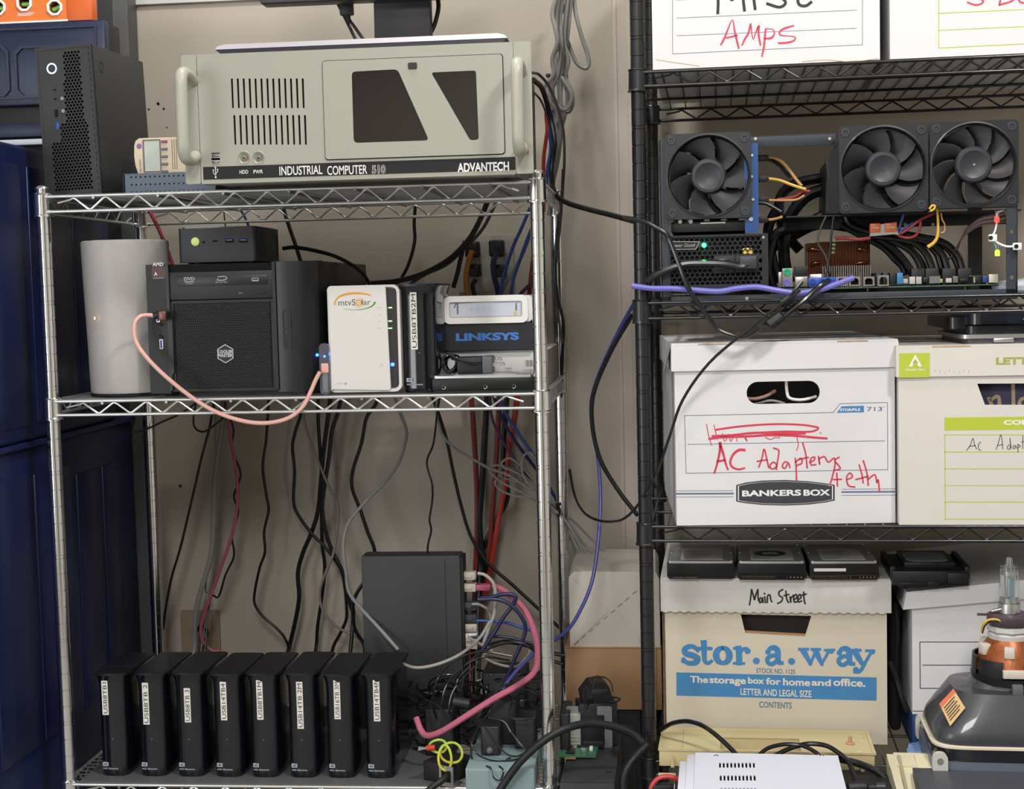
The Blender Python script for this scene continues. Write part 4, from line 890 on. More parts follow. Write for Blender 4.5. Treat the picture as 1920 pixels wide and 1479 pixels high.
# thin cords of the heap: each a loop of its own
rng = random.Random(11)
dull = mat('black cord', '121214', .35, coat=.15); cordg = mat('glossy black cord', '1a1a1d', .2, coat=.4)
def kz(px, py, y): return FS.w(FS.at(px, py, y))
heap = [
 ('large black cord loop arching left over the heap', [(960, 1230, 6), (900, 1222, 5.6), (850, 1240, 5.2), (820, 1275, 4.8), (812, 1320, 4.6), (818, 1345, 4.6)], .07),
 ('second black cord arching left over the heap', [(955, 1238, 6), (905, 1232, 5.3), (862, 1255, 4.9), (835, 1290, 4.5), (828, 1330, 4.4)], .07),
 ('shiny black cord falling from the arch to the ferrite', [(900, 1240, 4.8), (865, 1275, 4.4), (848, 1300, 4.3), (842, 1330, 4.2), (845, 1345, 4.2)], .07),
 ('shiny black cord twisting down the middle of the heap', [(880, 1250, 4.5), (858, 1275, 4.2), (862, 1296, 4.2), (868, 1280, 4.3), (866, 1245, 4.6)], .06),
 ('black cord coil with thin tie beside the pink cable', [(905, 1320, 3), (885, 1352, 2.6), (878, 1362, 2.4), (895, 1350, 2.4), (925, 1318, 2.6)], .06),
 ('black cord draped down the left of the upright adapter', [(920, 1330, 2.2), (893, 1370, 1.2), (884, 1400, .6), (886, 1425, .3), (900, 1434, .2), (930, 1432, .2), (958, 1420, .4)], .06),
 ('thin black cord curling below the upright adapter', [(882, 1390, .4), (892, 1412, .0), (925, 1426, -.1), (960, 1425, -.1), (985, 1418, .0)], .055),
 ('twin black cord crossing the upright adapter', [(908, 1360, .5), (925, 1385, .3), (945, 1410, .1), (965, 1418, .1), (985, 1412, .2)], .06),
 ('twin black cord slanting toward the chrome post', [(915, 1345, .9), (945, 1352, .7), (960, 1375, .4), (980, 1400, .3), (1000, 1412, .3)], .06),
 ('thin cord loop hanging on the front of the blue-grey box', [(912, 1436, -1.0), (920, 1440, -1.5), (926, 1458, -1.7), (938, 1462, -1.7), (944, 1445, -1.6), (936, 1436, -1.1)], .05),
 ('black cord lying across the adapters at the post', [(1005, 1345, 1.4), (975, 1350, 1.4), (955, 1340, 1.6), (960, 1310, 2.4), (940, 1296, 3)], .06),
 ('black cord arching over the back adapters', [(1015, 1230, 8), (975, 1205, 8), (925, 1212, 8), (880, 1240, 7.5), (850, 1275, 7)], .09),
 ('black cord looping low behind the pink cable', [(860, 1345, 4.8), (890, 1335, 4.6), (925, 1300, 4.8), (960, 1280, 5.2), (1000, 1290, 5.6)], .07),
 ('black cord bundle end beside the row of drives', [(778, 1300, 4.4), (800, 1312, 4.2), (825, 1325, 4.2), (838, 1342, 4.1)], .05),
]
for lb_, pts, r in heap: cable(lb_, [kz(*p) for p in pts], r, cordg, group=None, n=7, smooth=5)
b = MB(); p0 = kz(870, 1400, 3)
for k in range(60):
    cx_, cy_ = rng.uniform(790, 1000), rng.uniform(1262, 1395)
    y = 11-(cy_-1250)/170*5.5+rng.uniform(-1, .6); R1 = rng.uniform(14, 34); ph = rng.uniform(0, 6)
    pts = [kz(cx_+R1*math.cos(ph+a)*1.2, cy_+R1*.7*math.sin(ph+a)*min(1, (1450-cy_)/60), y+.3*math.sin(a*1.7))-p0 for a in [i*.75 for i in range(rng.randint(4, 7))]]
    pts = [Vector((p.x, p.y, max(p.z, ZT_S[2]+.25-p0.z))) for p in pts]
    b.tube(pts, rng.choice((.05, .06, .08)), 6, 4)
o = b.build('cord_tangle', dull, loc=p0); tag(o, 'dark tangle of thin black cords filling the back right of the bottom chrome shelf', 'cords', kind='stuff')
# black UPS
s0 = FS.at(1049, 1467, -1).x; s1 = FS.at(1152, 1467, -1).x; zt = FS.at(1085, 1468, -1).z
FU = local(FS, (s0, -1), -.02)
t = thing('power_backup', 'black textured power backup unit between the racks, green card on its top', 'power supply', FS, (s0, -1, 0), -.02)
ub = mat('power backup black', '2e2f31', .6, bump=.35, bscale=60)
b = MB(); b.box(0, s1-s0, .5, 9.5, .4, zt, .08); b.build('housing', ub, t)
b = MB(); b.box(0, s1-s0, 0, .5, .3, zt-.02, .06); b.build('front_bezel', ub, t)
b = MB(); b.box(.1, s1-s0-.1, -.06, 0, zt-6, zt-1.2, .04); b.build('front_recess', blkplastic, t)
b = MB(); b.plate([(2.55, 1.9), (2.95, 1.9), (2.9, 2.15), (2.5, 2.1)], [], 'z', zt, zt+.004); b.build('vent_hole', darkhole, t)
for x in (.4, s1-s0-.4):
    b = MB(); b.cyl((x, 1, 0), (x, 1, .42), .35, 12); b.cyl((x, 8.5, 0), (x, 8.5, .42), .35, 12); b.build('feet', blkrough, t)
brick('ribbed black block on the back left corner of the power backup', 1050, 1338, 1068, 1392, 4.5, 3, zt)
# green card
pcb = mat('circuit board green', '3f7a5c', .45, var=.4, vscale=10)
q = FS.atz(1078, 1420, zt+.12)
t = thing('circuit_card', 'green circuit card with gold edge contacts lying on the black power backup', 'circuit board', FS, (q.x, q.y, zt+.1), -.02)
b = MB(); b.prism([(-1.0, 0), (1.25, .05), (1.35, 4.3), (-.9, 4.1)], 'z', 0, .07); b.build('board', pcb, t)
b = MB(); b.box(-.6, .05, -.28, .02, 0, .07); b.build('edge_tab', mat('tab gold', 'b9a56a', .4, .5), t)
for k in range(6): b = MB(); b.box(-.55+k*.1, -.5+k*.1, -.26, -.04, .07, .078); b.build('contact', mat('contact gold', '8c7a3c', .3, .8), t)
for (x, y, sx, sy, h, mm) in ((-.3, .5, .5, .5, .18, blkplastic), (.5, .6, .3, .3, .3, silver), (.9, 1.1, .2, .5, .2, white), (-.5, 1.6, .5, .4, .12, blkplastic), (.3, 1.8, .6, .6, .15, blkplastic), (.0, 3.0, .9, .5, .35, mat('part beige', 'b9b29a', .5)), (-.2, 1.2, .15, .15, .12, mat('part red', '7a3a34', .5)), (.8, 3.4, .35, .35, .4, silver)):
    b = MB(); b.box(x-sx/2, x+sx/2, y-sy/2+.2, y+sy/2+.2, .07, .07+h, .02); b.build('component', mm, t)
# grey metal connector card behind it
a, c, z0_, z1_ = rc(FS, 1062, 1362, 1147, 1324, 5.5)
t = thing('connector_bracket', 'small grey metal card bracket standing behind the green card', 'bracket', FS, (a, 5.5, zt))
gm = mat('zinc sheet', '7e8484', .4, .4)
b = MB(); b.plate(rrect(0, c-a, 0, z1_-zt, .15), [rrect(.95, 2.35, .2, z1_-zt-.55, .05)], 'y', 0, .06); b.build('plate', gm, t)
b = MB(); b.box(.1, .9, -.5, 0, 0, z1_-zt-.35, .04)
for k in range(4): b.box(.15, .85, -.53, -.5, .12+k*.22, .2+k*.22)
b.build('socket_shell', mat('zinc light', 'a2a6a2', .35, .4), t)
b = MB(); b.box(1.0, 2.3, -.35, .02, .05, .5, .03); b.build('socket', blkplastic, t)
# adapter with wound cord
q = FS.at(1118, 1312, 6.2)
t = thing('plug_adapter', 'black wall adapter wound with its own cord in front of the brown box', 'power adapter', FS, (q.x, 6.2, q.z), .2)
b = MB(); b.prism([(-.9, 0), (1.0, -.05), (.75, .9), (.35, 1.3), (-.45, 1.2), (-1.0, .5)], 'y', -.6, .9); b.build('body', blkplastic, t)
b = MB()
for k in range(5): b.tube([(-.75+.09*k+.12*math.cos(a), -.68+.03*k+.95*(1-math.cos(a))*.02, .35+.7*math.sin(a)) for a in [i*math.pi/4 for i in range(8)]], .06, 6, 4, closed=True)
b.tube([(-.3, -.7, .9), (-.1, -.6, 1.5), (.4, -.5, 1.55), (.85, -.5, 1.2), (.95, -.6, .6)], .05, 6, 4)
b.tube([(-.2, -.7, .35), (.4, -.8, .1), (1.1, -.75, .05), (1.4, -.5, .15), (.9, -.4, .25)], .06, 6, 4); b.build('cord', cordg, t)
b = MB(); b.box(-.35, .6, -.64, -.6, .55, .85, .02); b.build('rating_plate', mat('adapter plate', '2a2a2d', .6), t)
b = MB(); q2 = FS.at(1118, 1312, 6.2); b.box(-1.2, 1.2, -.7, .9, zt-q2.z, -.02, .1); b.build('lower_body', mat('adapter black', '1d1d20', .45), t)
# black case behind, carrying the brown and white cartons
bx0, bx1, bz0, bz1 = rc(FS, 1062, 1330, 1240, 1214, 9.2)
t = thing('black_case_or_filler', 'black case in the shadow under the brown cardboard box', 'case', FS, (bx0+.2, 9.4, 0))
b = MB(); WE = 34.1-bx0-.2; b.box(0, WE, 0, 8.5, .3, bz0, .15); b.build('body', blkrough, t)
b = MB(); b.box(.3, WE-.3, -.08, 0, 1, bz0-1, .05); b.build('front_panel', mat('case panel', '101011', .6), t)
b = MB(); b.cyl((.5, 1, 0), (.5, 1, .3), .3, 12); b.cyl((3.5, 1, 0), (3.5, 1, .3), .3, 12); b.cyl((.5, 7.5, 0), (.5, 7.5, .3), .3, 12); b.cyl((3.5, 7.5, 0), (3.5, 7.5, .3), .3, 12); b.build('feet', blkrough, t)
zz0 = ZT_B[3]; e0 = FB.at(1226, 1400, 4.2).x
t = thing('black_case_or_filler', 'narrow black filler box added to darken the gap behind the front black post, left of the stor.a.way box', 'case', FB, (.75, 4.4, zz0))  # filler box, added so the gap by the post reads black
b = MB(); b.box(0, .95, 0, 11, .1, bz0-zz0-.05, .08); b.build('body', blkrough, t); b = MB(); b.box(.1, .85, -.05, 0, .4, bz0-zz0-.4, .02); b.build('front_panel', mat('case panel', '101011', .6), t)
t = thing('cardboard_box', 'plain brown cardboard box under the white carton between the racks', 'box', FS, (bx0, 9.2, bz0))
W1, H1 = bx1-bx0, bz1-bz0
b = MB(); b.box(0, W1, 0, 8.6, 0, H1, .04); b.build('body', brown, t)
b = MB(); b.box(W1-.35, W1-.3, -.012, .0, 0, H1-.1); b.box(.0, W1, -.012, 0, H1-.06, H1-.03); b.box(0, W1, 4.2, 4.26, H1, H1+.01); b.build('seam', mat('dark seam', '6b5138', .8), t)
wx0, wx1, wz0, wz1 = rc(FS, 1069, 1212, 1236, 1082, 9.4)
t = thing('white_carton', 'small cream carton with folded envelope ends on the brown box', 'box', FS, (wx0, 9.4, bz1))
W1, H1 = wx1-wx0, wz1-bz1; cc = mat('cream carton', 'b9b3aa', .7, var=.05, vscale=1)
b = MB(); b.prism([(0, 0), (W1, 0), (W1, H1-.1), (W1-.25, H1+.35), (.35, H1+.4), (0, H1)], 'y', 0, 8, taper=1); b.build('body', cc, t)
KC = lambda x, y: (FS.at(1000+x/2.8235, 1000+y/2.8235, 9.4).x-wx0, FS.at(1000+x/2.8235, 1000+y/2.8235, 9.4).z-bz1)
b = MB(); b.prism([KC(192, 222), KC(400, 410), KC(205, 598)], 'y', -.045, .01); b.build('end_flap', cc, t)
b = MB(); b.prism([KC(212, 600), KC(400, 412), KC(440, 412), KC(560, 545), KC(560, 606)], 'y', -.03, .01); b.build('end_flap', cc, t)
b = MB(); b.prism([KC(205, 328), KC(300, 330), KC(390, 408), KC(215, 585)], 'y', -.06, .01); b.build('tuck_flap', cc, t)
b = MB()
for i in range(9):
    s_ = i/9+.01; e = s_+.06; A = Vector(KC(215, 590)); B_ = Vector(KC(560, 290)); b.ribbon([tuple(A.lerp(B_, s_)), tuple(A.lerp(B_, e))], .035, -.064, smooth=0)
b.build('perforation', mat('perforation grey', '6f6a62', .8), t)
# thick black mains lead over the power backup
cable('thick black mains lead arching over the black power backup', [kz(*p) for p in ((925, 1500, -2.6), (958, 1450, -2.4), (985, 1418, -2.3), (1020, 1388, -2.1), (1060, 1366, -1.6), (1105, 1356, -.6), (1150, 1362, .0), (1185, 1375, .3), (1205, 1392, .3))], .23, blkplastic, n=12)
cable('thick black mains lead dropping behind the black rack post', [kz(*p) for p in ((1168, 1500, -.6), (1172, 1450, -.4), (1190, 1420, .0), (1215, 1395, .2))], .25, blkplastic, n=12)
# faint outlet plate low on the wall, duplex outlets higher
def outlet(px0, py0, px1, py1, label, kind, slots):
    a, c, z0, z1 = rc(FS, px0, py1, px1, py0, WALLY)
    t = thing('wall_outlet', label, 'outlet', FS, (a, WALLY, z0))
    b = MB(); b.ebox(0, c-a, -.2, 0, 0, z1-z0, 'y', .15); b.build('plate', kind, t)
    for (u, v) in slots: b = MB(); b.ebox((c-a)*u-.55, (c-a)*u+.55, -.26, -.18, (z1-z0)*v-.5, (z1-z0)*v+.5, 'y', .4); b.build('socket_face', kind, t)
    return t, a, z0, c-a, z1-z0
outlet(343, 1143, 412, 1232, 'beige wall outlet low behind the left of the row of drives', mat('outlet tan', '8d7c68', .5), ((.5, .28), (.5, .72)))
t, a, z0, w1_, h1_ = outlet(861, 441, 962, 548, 'pale grey four-way wall outlet with black plugs behind the middle chrome shelf', mat('outlet plate', 'a5a19a', .5), ((.25, .72), (.25, .3), (.75, .72), (.75, .3)))
# the plugs in it
for (px, py, w_, lb_) in ((888, 468, 1.0, 'black plug with orange lead, upper left of the wall outlet'), (933, 466, 1.05, 'black plug with purple lead, upper right of the wall outlet'), (893, 507, .8, 'small black plug, lower left of the wall outlet'), (940, 508, .8, 'small dark plug, lower right of the wall outlet')):
    q = FS.at(px, py, WALLY-.26); t = thing('power_plug', lb_, 'plug', FS, (q.x, WALLY-.27, q.z))
    b = MB(); b.box(-w_/2, w_/2, -1.0, 0, -w_*.55, w_*.55, .15, 3); b.build('body', mat('plug black', '1a1a1c', .5), t)
    b = MB(); b.cyl((-.1, -1.3, -.15), (-.1, -.95, -.1), .28, 12); b.build('cord_boss', blkplastic, t)
# ------------------------------------------------------------------ cords and cables behind the chrome rack
ck = mat('black cable', '101113', .4); cg = mat('grey cable', '868583', .45); cgl = mat('light grey cable', 'a3a19c', .45)
cgb = mat('brown grey cable', '7d736e', .5); cr_ = mat('red cable', '9c3026', .45); crd = mat('dark red cable', '7a2a28', .45); cb = mat('blue cable', '2a4a8c', .42)
cnv = mat('navy cable', '20234a', .42); cpu = mat('purple cable', '48408a', .4); cpk = mat('pink cable', 'b8647c', .45); cor = mat('orange cable', 'b07426', .45); cbd = mat('blue violet cable', '3e407f', .4)
def kk(ox, oy, s_):
    def f(pts, y):
        out = []
        for i, p in enumerate(pts):
            yy = y if not isinstance(y, (tuple, list)) else y[0]+(y[1]-y[0])*i/(len(pts)-1)
            out.append(FS.w(FS.at(ox+p[0]/s_, oy+p[1]/s_, p[2] if len(p) > 2 else yy)))
        q = out[-1]
        if oy == 740 and 14 < q.y and ZT_S[2]+1 < q.z < ZT_S[2]+10 and 1 < q.x < 28: out += [Vector((q.x, min(q.y, 15.4), ZT_S[2]+1.0)), Vector((q.x+.5, 14.6, ZT_S[2]+.25))]      # down to the shelf it lies on
        return out
    return f
K6 = kk(500, 740, 2.958); K5_ = kk(0, 740, 2.958); K4 = kk(500, 380, 3.2); K8 = kk(920, 0, 2.6406); KR = kk(0, 0, 1); KS = kk(660, 1020, 4.8)
C_ = lambda l, pts, r, m, **k: cable(l, pts, r, m, **k)
C_('black cord hanging in waves from the middle shelf, left of the thick pair', K5_([(1490, -30), (1485, 120), (1475, 260), (1457, 400), (1478, 560), (1490, 640), (1465, 760), (1470, 870), (1440, 960), (1412, 1100), (1415, 1165), (1460, 1230), (1540, 1300), (1585, 1360), (1600, 1440)], 18), .1, ck)
C_('black cord bending sharply right below the middle shelf', K6([(200, 0), (190, 105), (160, 200), (143, 290), (155, 420), (150, 600), (190, 690), (260, 780), (320, 840), (375, 910), (415, 980), (435, 1080), (443, 1180), (440, 1250), (400, 1340), (365, 1415)], 18.4), .12, ck)
C_('straight black cord falling behind the row of drives', K6([(285, 0), (285, 120), (295, 300), (305, 480), (305, 650), (308, 830), (322, 960), (305, 1130), (283, 1280), (270, 1425)], 19), .13, ck)
C_('thick black cord swinging down to the left', K6([(355, 0), (335, 160), (315, 320), (300, 480), (285, 640), (250, 760), (200, 880), (173, 990), (180, 1120), (160, 1250), (120, 1420)], 18.7), .16, ck)
C_('thick black cord ending at the standing switch', K6([(415, 0), (395, 100), (362, 200), (345, 350), (325, 480), (308, 620), (325, 750), (365, 870), (415, 970), (440, 1080), (470, 1180), (480, 1240)], 18.2), .15, ck)
C_('brown-grey cord weaving between the black cords', K6([(200, -20), (205, 120), (235, 240), (290, 380), (350, 520), (395, 620), (395, 720), (370, 880), (330, 980), (295, 1090), (310, 1190), (380, 1280), (490, 1340), (540, 1390)], 17.8), .1, cgb)
C_('black cord making a double bend above the standing switch', K6([(640, -20), (600, 60), (553, 130), (525, 270), (478, 420), (475, 520), (520, 640), (560, 760), (598, 860), (590, 950), (545, 1030), (495, 1110), (478, 1180), (490, 1300), (545, 1415)], 17.2), .13, ck)
C_('long grey cord curving left then behind the standing switch', K6([(700, -20), (740, 100), (775, 200), (765, 280), (730, 380), (660, 480), (570, 570), (490, 660), (440, 740), (425, 850), (440, 980), (455, 1090), (520, 1180), (620, 1290), (730, 1415)], (17.6, 9.5)), .12, cg)
C_('thin wavy black cord reaching the top of the standing switch', K6([(965, -20), (945, 110), (925, 270), (888, 375), (918, 500), (918, 590), (903, 690), (913, 750), (895, 830), (892, 890)], (15, 11.2)), .07, ck)
C_('black cord slanting down to the right behind the chrome post', K6([(905, -20), (955, 110), (1000, 260), (1035, 430), (1080, 620), (1135, 790), (1230, 935), (1370, 1060), (1500, 1180), (1600, 1270), (1690, 1350)], 17), .12, ck)
C_('grey cord running into the coiled grey bundle', K6([(945, 0), (945, 120), (975, 220), (1040, 295), (1150, 360), (1240, 410), (1350, 450), (1480, 540), (1600, 640)], 16.8), .1, cg)
C_('left dark red cable hanging behind the chrome shelves', K6([(1130, -30), (1145, 150), (1160, 400), (1167, 600), (1165, 800), (1158, 980), (1150, 1180)], 19.6), .19, crd)
C_('middle red cable hanging behind the chrome shelves', K6([(1290, -30), (1285, 150), (1270, 400), (1255, 600), (1243, 760), (1225, 950), (1195, 1230)], 19.3), .17, crd)
C_('right bright red cable hanging behind the chrome shelves', K6([(1395, -30), (1375, 130), (1350, 260), (1325, 480), (1300, 620), (1275, 760), (1250, 920), (1222, 1060), (1180, 1240)], 18.9), .2, cr_)
C_('thick black cable between the two left red cables', K6([(1225, -30), (1212, 200), (1195, 480), (1180, 700), (1190, 850), (1215, 960), (1190, 1100)], 19.2), .22, ck)
C_('black cable crossing behind the right red cable', K6([(1335, -20), (1318, 200), (1315, 400), (1335, 560), (1280, 690), (1215, 820), (1180, 960)], 19.5), .2, ck)
C_('bright blue cable slanting to the chrome post below the middle shelf', K6([(1285, -20), (1330, 110), (1400, 220), (1500, 370), (1540, 480), (1640, 620)], 17.5), .12, cb)
C_('second blue cable under the bright blue one', K6([(1250, -20), (1300, 120), (1380, 260), (1470, 380), (1560, 500), (1650, 660)], 18), .12, cnv)
C_('purple cable slanting between the red cables', K6([(1235, -20), (1250, 130), (1300, 240), (1370, 350), (1440, 440), (1520, 520)], 18.3), .1, mat('violet cable', '4b2a5a', .45))
for i, (lb_, pts) in enumerate((('uppermost loop of the coiled grey cables left of the chrome post', [(1600, 640), (1480, 530), (1420, 440), (1420, 350), (1460, 320), (1500, 370)]), ('second loop of the coiled grey cables', [(1620, 640), (1480, 490), (1360, 420), (1310, 400), (1310, 370), (1360, 355), (1450, 440), (1600, 600)]),
   ('third loop of the coiled grey cables, reaching furthest left', [(1610, 660), (1480, 570), (1330, 500), (1240, 430), (1250, 395), (1330, 400), (1450, 470), (1600, 620)]), ('lowest loop of the coiled grey cables', [(1610, 680), (1500, 590), (1340, 550), (1270, 500), (1290, 465), (1380, 480), (1500, 540), (1610, 650)]), ('inner grey loop just left of the chrome post', [(1620, 650), (1500, 500), (1440, 420), (1400, 430), (1430, 500), (1600, 630)]))):
    C_(lb_, K6([(x, y) for x, y in pts], 16.2+.35*i), .075, cg, group='coiled grey network cables')
tails = [[(1600, 640), (1660, 700), (1720, 800), (1760, 900), (1740, 960)], [(1605, 645), (1680, 720), (1760, 830), (1850, 900), (1920, 960), (1930, 1010), (1850, 1010), (1780, 940), (1700, 800)], [(1600, 650), (1690, 760), (1740, 860), (1820, 960), (1880, 1000)], [(1610, 640), (1700, 700), (1800, 800), (1880, 870), (1935, 990), (1900, 1040), (1820, 1000)], [(1600, 655), (1680, 790), (1720, 900), (1745, 1000)]]
tl = ['grey cable tail nearest the rack post below the cable tie', 'grey cable tail making the long loop toward the white carton', 'grey cable tail running mid bundle to the white carton', 'outermost grey cable tail right of the bundle', 'lowest grey cable tail, dropping to the white carton']
for i, pts in enumerate(tails): C_(tl[i], K6(pts, 15.4+.4*i), .085, cg)
q = K6([(1610, 645)], 15.6)[0]
t = thing('cable_tie', 'black cable tie around the grey cables at the back chrome post', 'cable tie', FS, tuple(q), .3)
b = MB(); b.lathe([(.34, -.07), (.4, -.07), (.4, .07), (.34, .07), (.34, -.07)], (.1, 0, 0), 'x', 24); b.build('strap', ck, t)
b = MB(); b.box(-.1, .2, -.1, .1, .33, .55, .04); b.build('lock_head', ck, t)
# left side cords
C_('black cord running from the blue cabinet to under the middle shelf', K5_([(740, 205), (800, 195), (900, 150), (1000, 105), (1080, 50), (1120, 0)], (15, 16)), .07, ck)
C_('straight thin black cord slanting down left behind the chrome post', K5_([(1190, 0), (1165, 170), (1115, 360), (1060, 600), (1000, 850), (950, 1020), (915, 1210), (905, 1300)], 17.5), .09, ck)
C_('small black cord loop just under the middle shelf', K5_([(1100, 0), (1075, 110), (1080, 180), (1130, 205), (1200, 160), (1240, 120), (1250, 40)], 16.8), .07, ck)
C_('thick grey cord hanging straight, left of the pink cable', K5_([(1240, -20), (1235, 150), (1210, 320), (1190, 480), (1185, 700), (1168, 900), (1110, 1100), (1080, 1250), (1075, 1425)], 18), .2, cg)
C_('thin grey cord beside the thick grey cord', K5_([(1190, 0), (1195, 300), (1185, 600), (1160, 900), (1140, 1080), (1150, 1150)], 18.8), .05, cg)
C_('pink network cable hanging behind the left drives', K5_([(1240, -20), (1265, 160), (1300, 360), (1318, 520), (1312, 650), (1280, 800), (1220, 970), (1160, 1140), (1115, 1280), (1128, 1370), (1180, 1420), (1230, 1440)], 17.2), .12, mat('dusty pink cable', 'a4546a', .45))
C_('thin black cord snaking around the hanging pink cable', K5_([(1245, 60), (1295, 190), (1285, 300), (1335, 440), (1297, 560), (1322, 650), (1285, 770), (1298, 890), (1250, 1000), (1212, 1120), (1160, 1155)], 17.6), .075, ck)
C_('black cord coming out of the low wall outlet', K5_([(1090, 1320), (1115, 1270), (1140, 1310), (1145, 1330)], 19.5), .08, ck)
# between the top and middle shelves
C_('black cord falling behind the small black mini computer', K4([(90, 0), (130, 130), (175, 260), (210, 370)], 18.5), .14, ck)
C_('black cord from the mini computer arching to the right', K4([(100, 275), (170, 268), (300, 290), (420, 325), (530, 385), (590, 440), (630, 520)], (4.5, 9)), .12, ck)
C_('black cord hanging left of the crossing cables behind the white box', K4([(895, -20), (885, 120), (888, 230), (855, 360), (810, 450), (770, 500)], 18.2), .12, ck)
C_('thick black cable sweeping left from the top shelf', K4([(1330, -20), (1290, 80), (1240, 180), (1180, 260), (1080, 350), (930, 430), (780, 470), (620, 485)], 17.5), .19, ck)
C_('dark grey cable alongside the thick sweeping cable', K4([(1380, -10), (1300, 150), (1200, 260), (1080, 370), (950, 430), (850, 495)], 18.3), .12, mat('dark grey cable', '3c3b3b', .45))
C_('black cord dropping below the sweeping cables', K4([(1190, 230), (1165, 330), (1145, 420), (1120, 510)], 18.8), .16, ck)
C_('thick orange lead hanging from the upper left plug', K4([(1235, 285), (1215, 340), (1198, 420), (1198, 500), (1215, 590), (1225, 640)], 19), .2, cor)
C_('dark lead beside the orange lead', K4([(1255, 460), (1235, 500), (1250, 560), (1265, 640)], 19.2), .16, ck)
C_('thick violet lead hanging from the upper right plug', K4([(1380, 290), (1360, 370), (1365, 440), (1385, 520), (1395, 640)], 19), .2, cnv)
C_('left blue cable slanting down to the wall outlet', K4([(1580, 30), (1530, 150), (1480, 260), (1440, 380), (1412, 480), (1400, 640)], 17.6), .12, cb)
C_('right blue cable slanting down past the wall outlet', K4([(1620, 80), (1560, 230), (1510, 370), (1475, 480), (1460, 640)], 17.2), .12, cb)
C_('dark grey cable crossing the two blue cables', K4([(1590, 170), (1530, 320), (1470, 430), (1410, 540), (1390, 640)], 18), .12, cg)
C_('red cable beside the chrome post above the modem', K4([(1620, 160), (1600, 350), (1585, 480), (1570, 640)], 18.6), .19, cr_)
C_('violet cable crossing low by the chrome post', K4([(1640, 420), (1590, 480), (1530, 540), (1480, 600)], 18), .13, mat('violet cable', '4b2a5a', .45))
C_('dark pink cable passing behind the white cylinder', KR([(280, 395), (298, 430), (318, 480), (330, 520)], 15.5), .14, mat('dark pink cable', '8c2f4c', .45))
C_('blue cord seen behind the top shelf over the mini computer', KR([(445, 385), (458, 405), (468, 428)], 17), .09, cb)
C_('black cord above the mini computer at the back', KR([(418, 380), (421, 410), (424, 440)], 18), .05, ck)
# grey trunk on the wall right of the cream computer
gt = [('leftmost grey trunk cable beside the cream computer', [(335, -40), (305, 60), (320, 140), (330, 210), (305, 290), (310, 370), (265, 430), (275, 480), (330, 560), (310, 640)]),
 ('grey trunk cable with a loop below the upper tie', [(345, -40), (325, 60), (325, 150), (345, 250), (330, 370), (300, 440), (330, 520), (375, 540), (400, 470), (350, 380)]),
 ('straight grey trunk cable in the middle of the bundle', [(360, -40), (345, 80), (350, 200), (355, 300), (345, 380), (345, 470), (350, 560), (345, 640), (325, 760), (300, 870)]),
 ('grey trunk cable looping out lowest on the right', [(385, -40), (370, 90), (365, 210), (385, 300), (370, 380), (400, 450), (405, 520), (380, 555), (345, 510), (335, 400)]),
 ('front grey trunk cable crossing the upper tie', [(400, -40), (390, 80), (380, 180), (365, 280), (355, 370), (345, 460), (330, 560), (345, 680), (330, 800)]),
 ('grey cable hanging as a wide free loop right of the trunk', [(410, -40), (420, 60), (450, 180), (480, 270), (485, 320), (465, 338), (425, 310), (390, 230), (370, 150), (385, 20)])]
gt += [('grey trunk cable furthest back, slightly left', [(350, -40), (330, 70), (335, 180), (320, 260), (325, 370), (300, 470), (310, 560), (330, 650), (320, 760), (290, 900), (285, 1010)]),
 ('grey trunk cable furthest back, slightly right', [(375, -40), (385, 60), (378, 160), (372, 260), (362, 370), (380, 470), (370, 560), (350, 640), (335, 780), (310, 900), (300, 1010)]),
 ('grey trunk cable bulging left between the ties', [(395, -40), (360, 40), (335, 110), (345, 200), (315, 280), (330, 375), (285, 430), (290, 500), (320, 560), (345, 590)])]
for i, (lb_, pts) in enumerate(gt): C_(lb_, K8(pts, 13.6+.4*i), .14, cg)
q = K8([(325, 370)], 14.3)[0]; t = thing('cable_tie', 'black cable tie around the grey trunk right of the cream computer', 'cable tie', FS, tuple(q), 0)
b = MB(); b.lathe([(.62, -.09), (.68, -.09), (.68, .09), (.62, .09), (.62, -.09)], (.05, 1, 0), 'z', 28); b.build('strap', ck, t)
b = MB(); b.box(-.7, -.4, .1, .5, -.1, .12, .04); b.build('lock_head', ck, t)
C_('black cord from the cream computer bending down behind the chrome post', K8([(205, 360, 9), (240, 370, 11), (290, 430, 12), (335, 540, 12), (360, 650, 12), (365, 800, 12), (355, 950, 13), (345, 1100, 14), (325, 1280, 15), (310, 1400, 15), (335, 1560, 15), (355, 1700, 15)], 12), .09, mat('dark grey cable', '3c3b3b', .45))
C_('thick black mains cable running from the chrome rack to the black rack', K8([(210, 395, 8), (255, 440, 10), (290, 560, 12), (315, 700, 12), (300, 850, 12), (315, 950, 11), (370, 1000, 10), (480, 1035, 8), (600, 1065, 5), (720, 1098, 3.2)], 12), .17, ck)
C_('thin black cord close beside the cream computer', K8([(212, 455), (250, 500), (280, 580), (305, 680), (310, 800), (300, 900)], 11), .07, ck)
C_('red cable beside the grey trunk behind the chrome rack top', K8([(300, 390), (295, 480), (275, 560), (280, 640), (270, 720), (262, 800), (262, 1050)], 16.5), .13, cr_)
C_('blue cable beside the grey trunk behind the chrome rack top', K8([(305, 450), (310, 540), (295, 640), (300, 740), (285, 830), (275, 920), (250, 1010)], 16), .15, cb)
C_('black cord hanging along the right back chrome post', K4([(1780, -200, 14), (1770, 0, 15), (1740, 200, 15), (1730, 420, 15), (1745, 560, 15), (1780, 720, 15), (1775, 900, 15.4), (1765, 1200, 16)], 15), .11, ck)
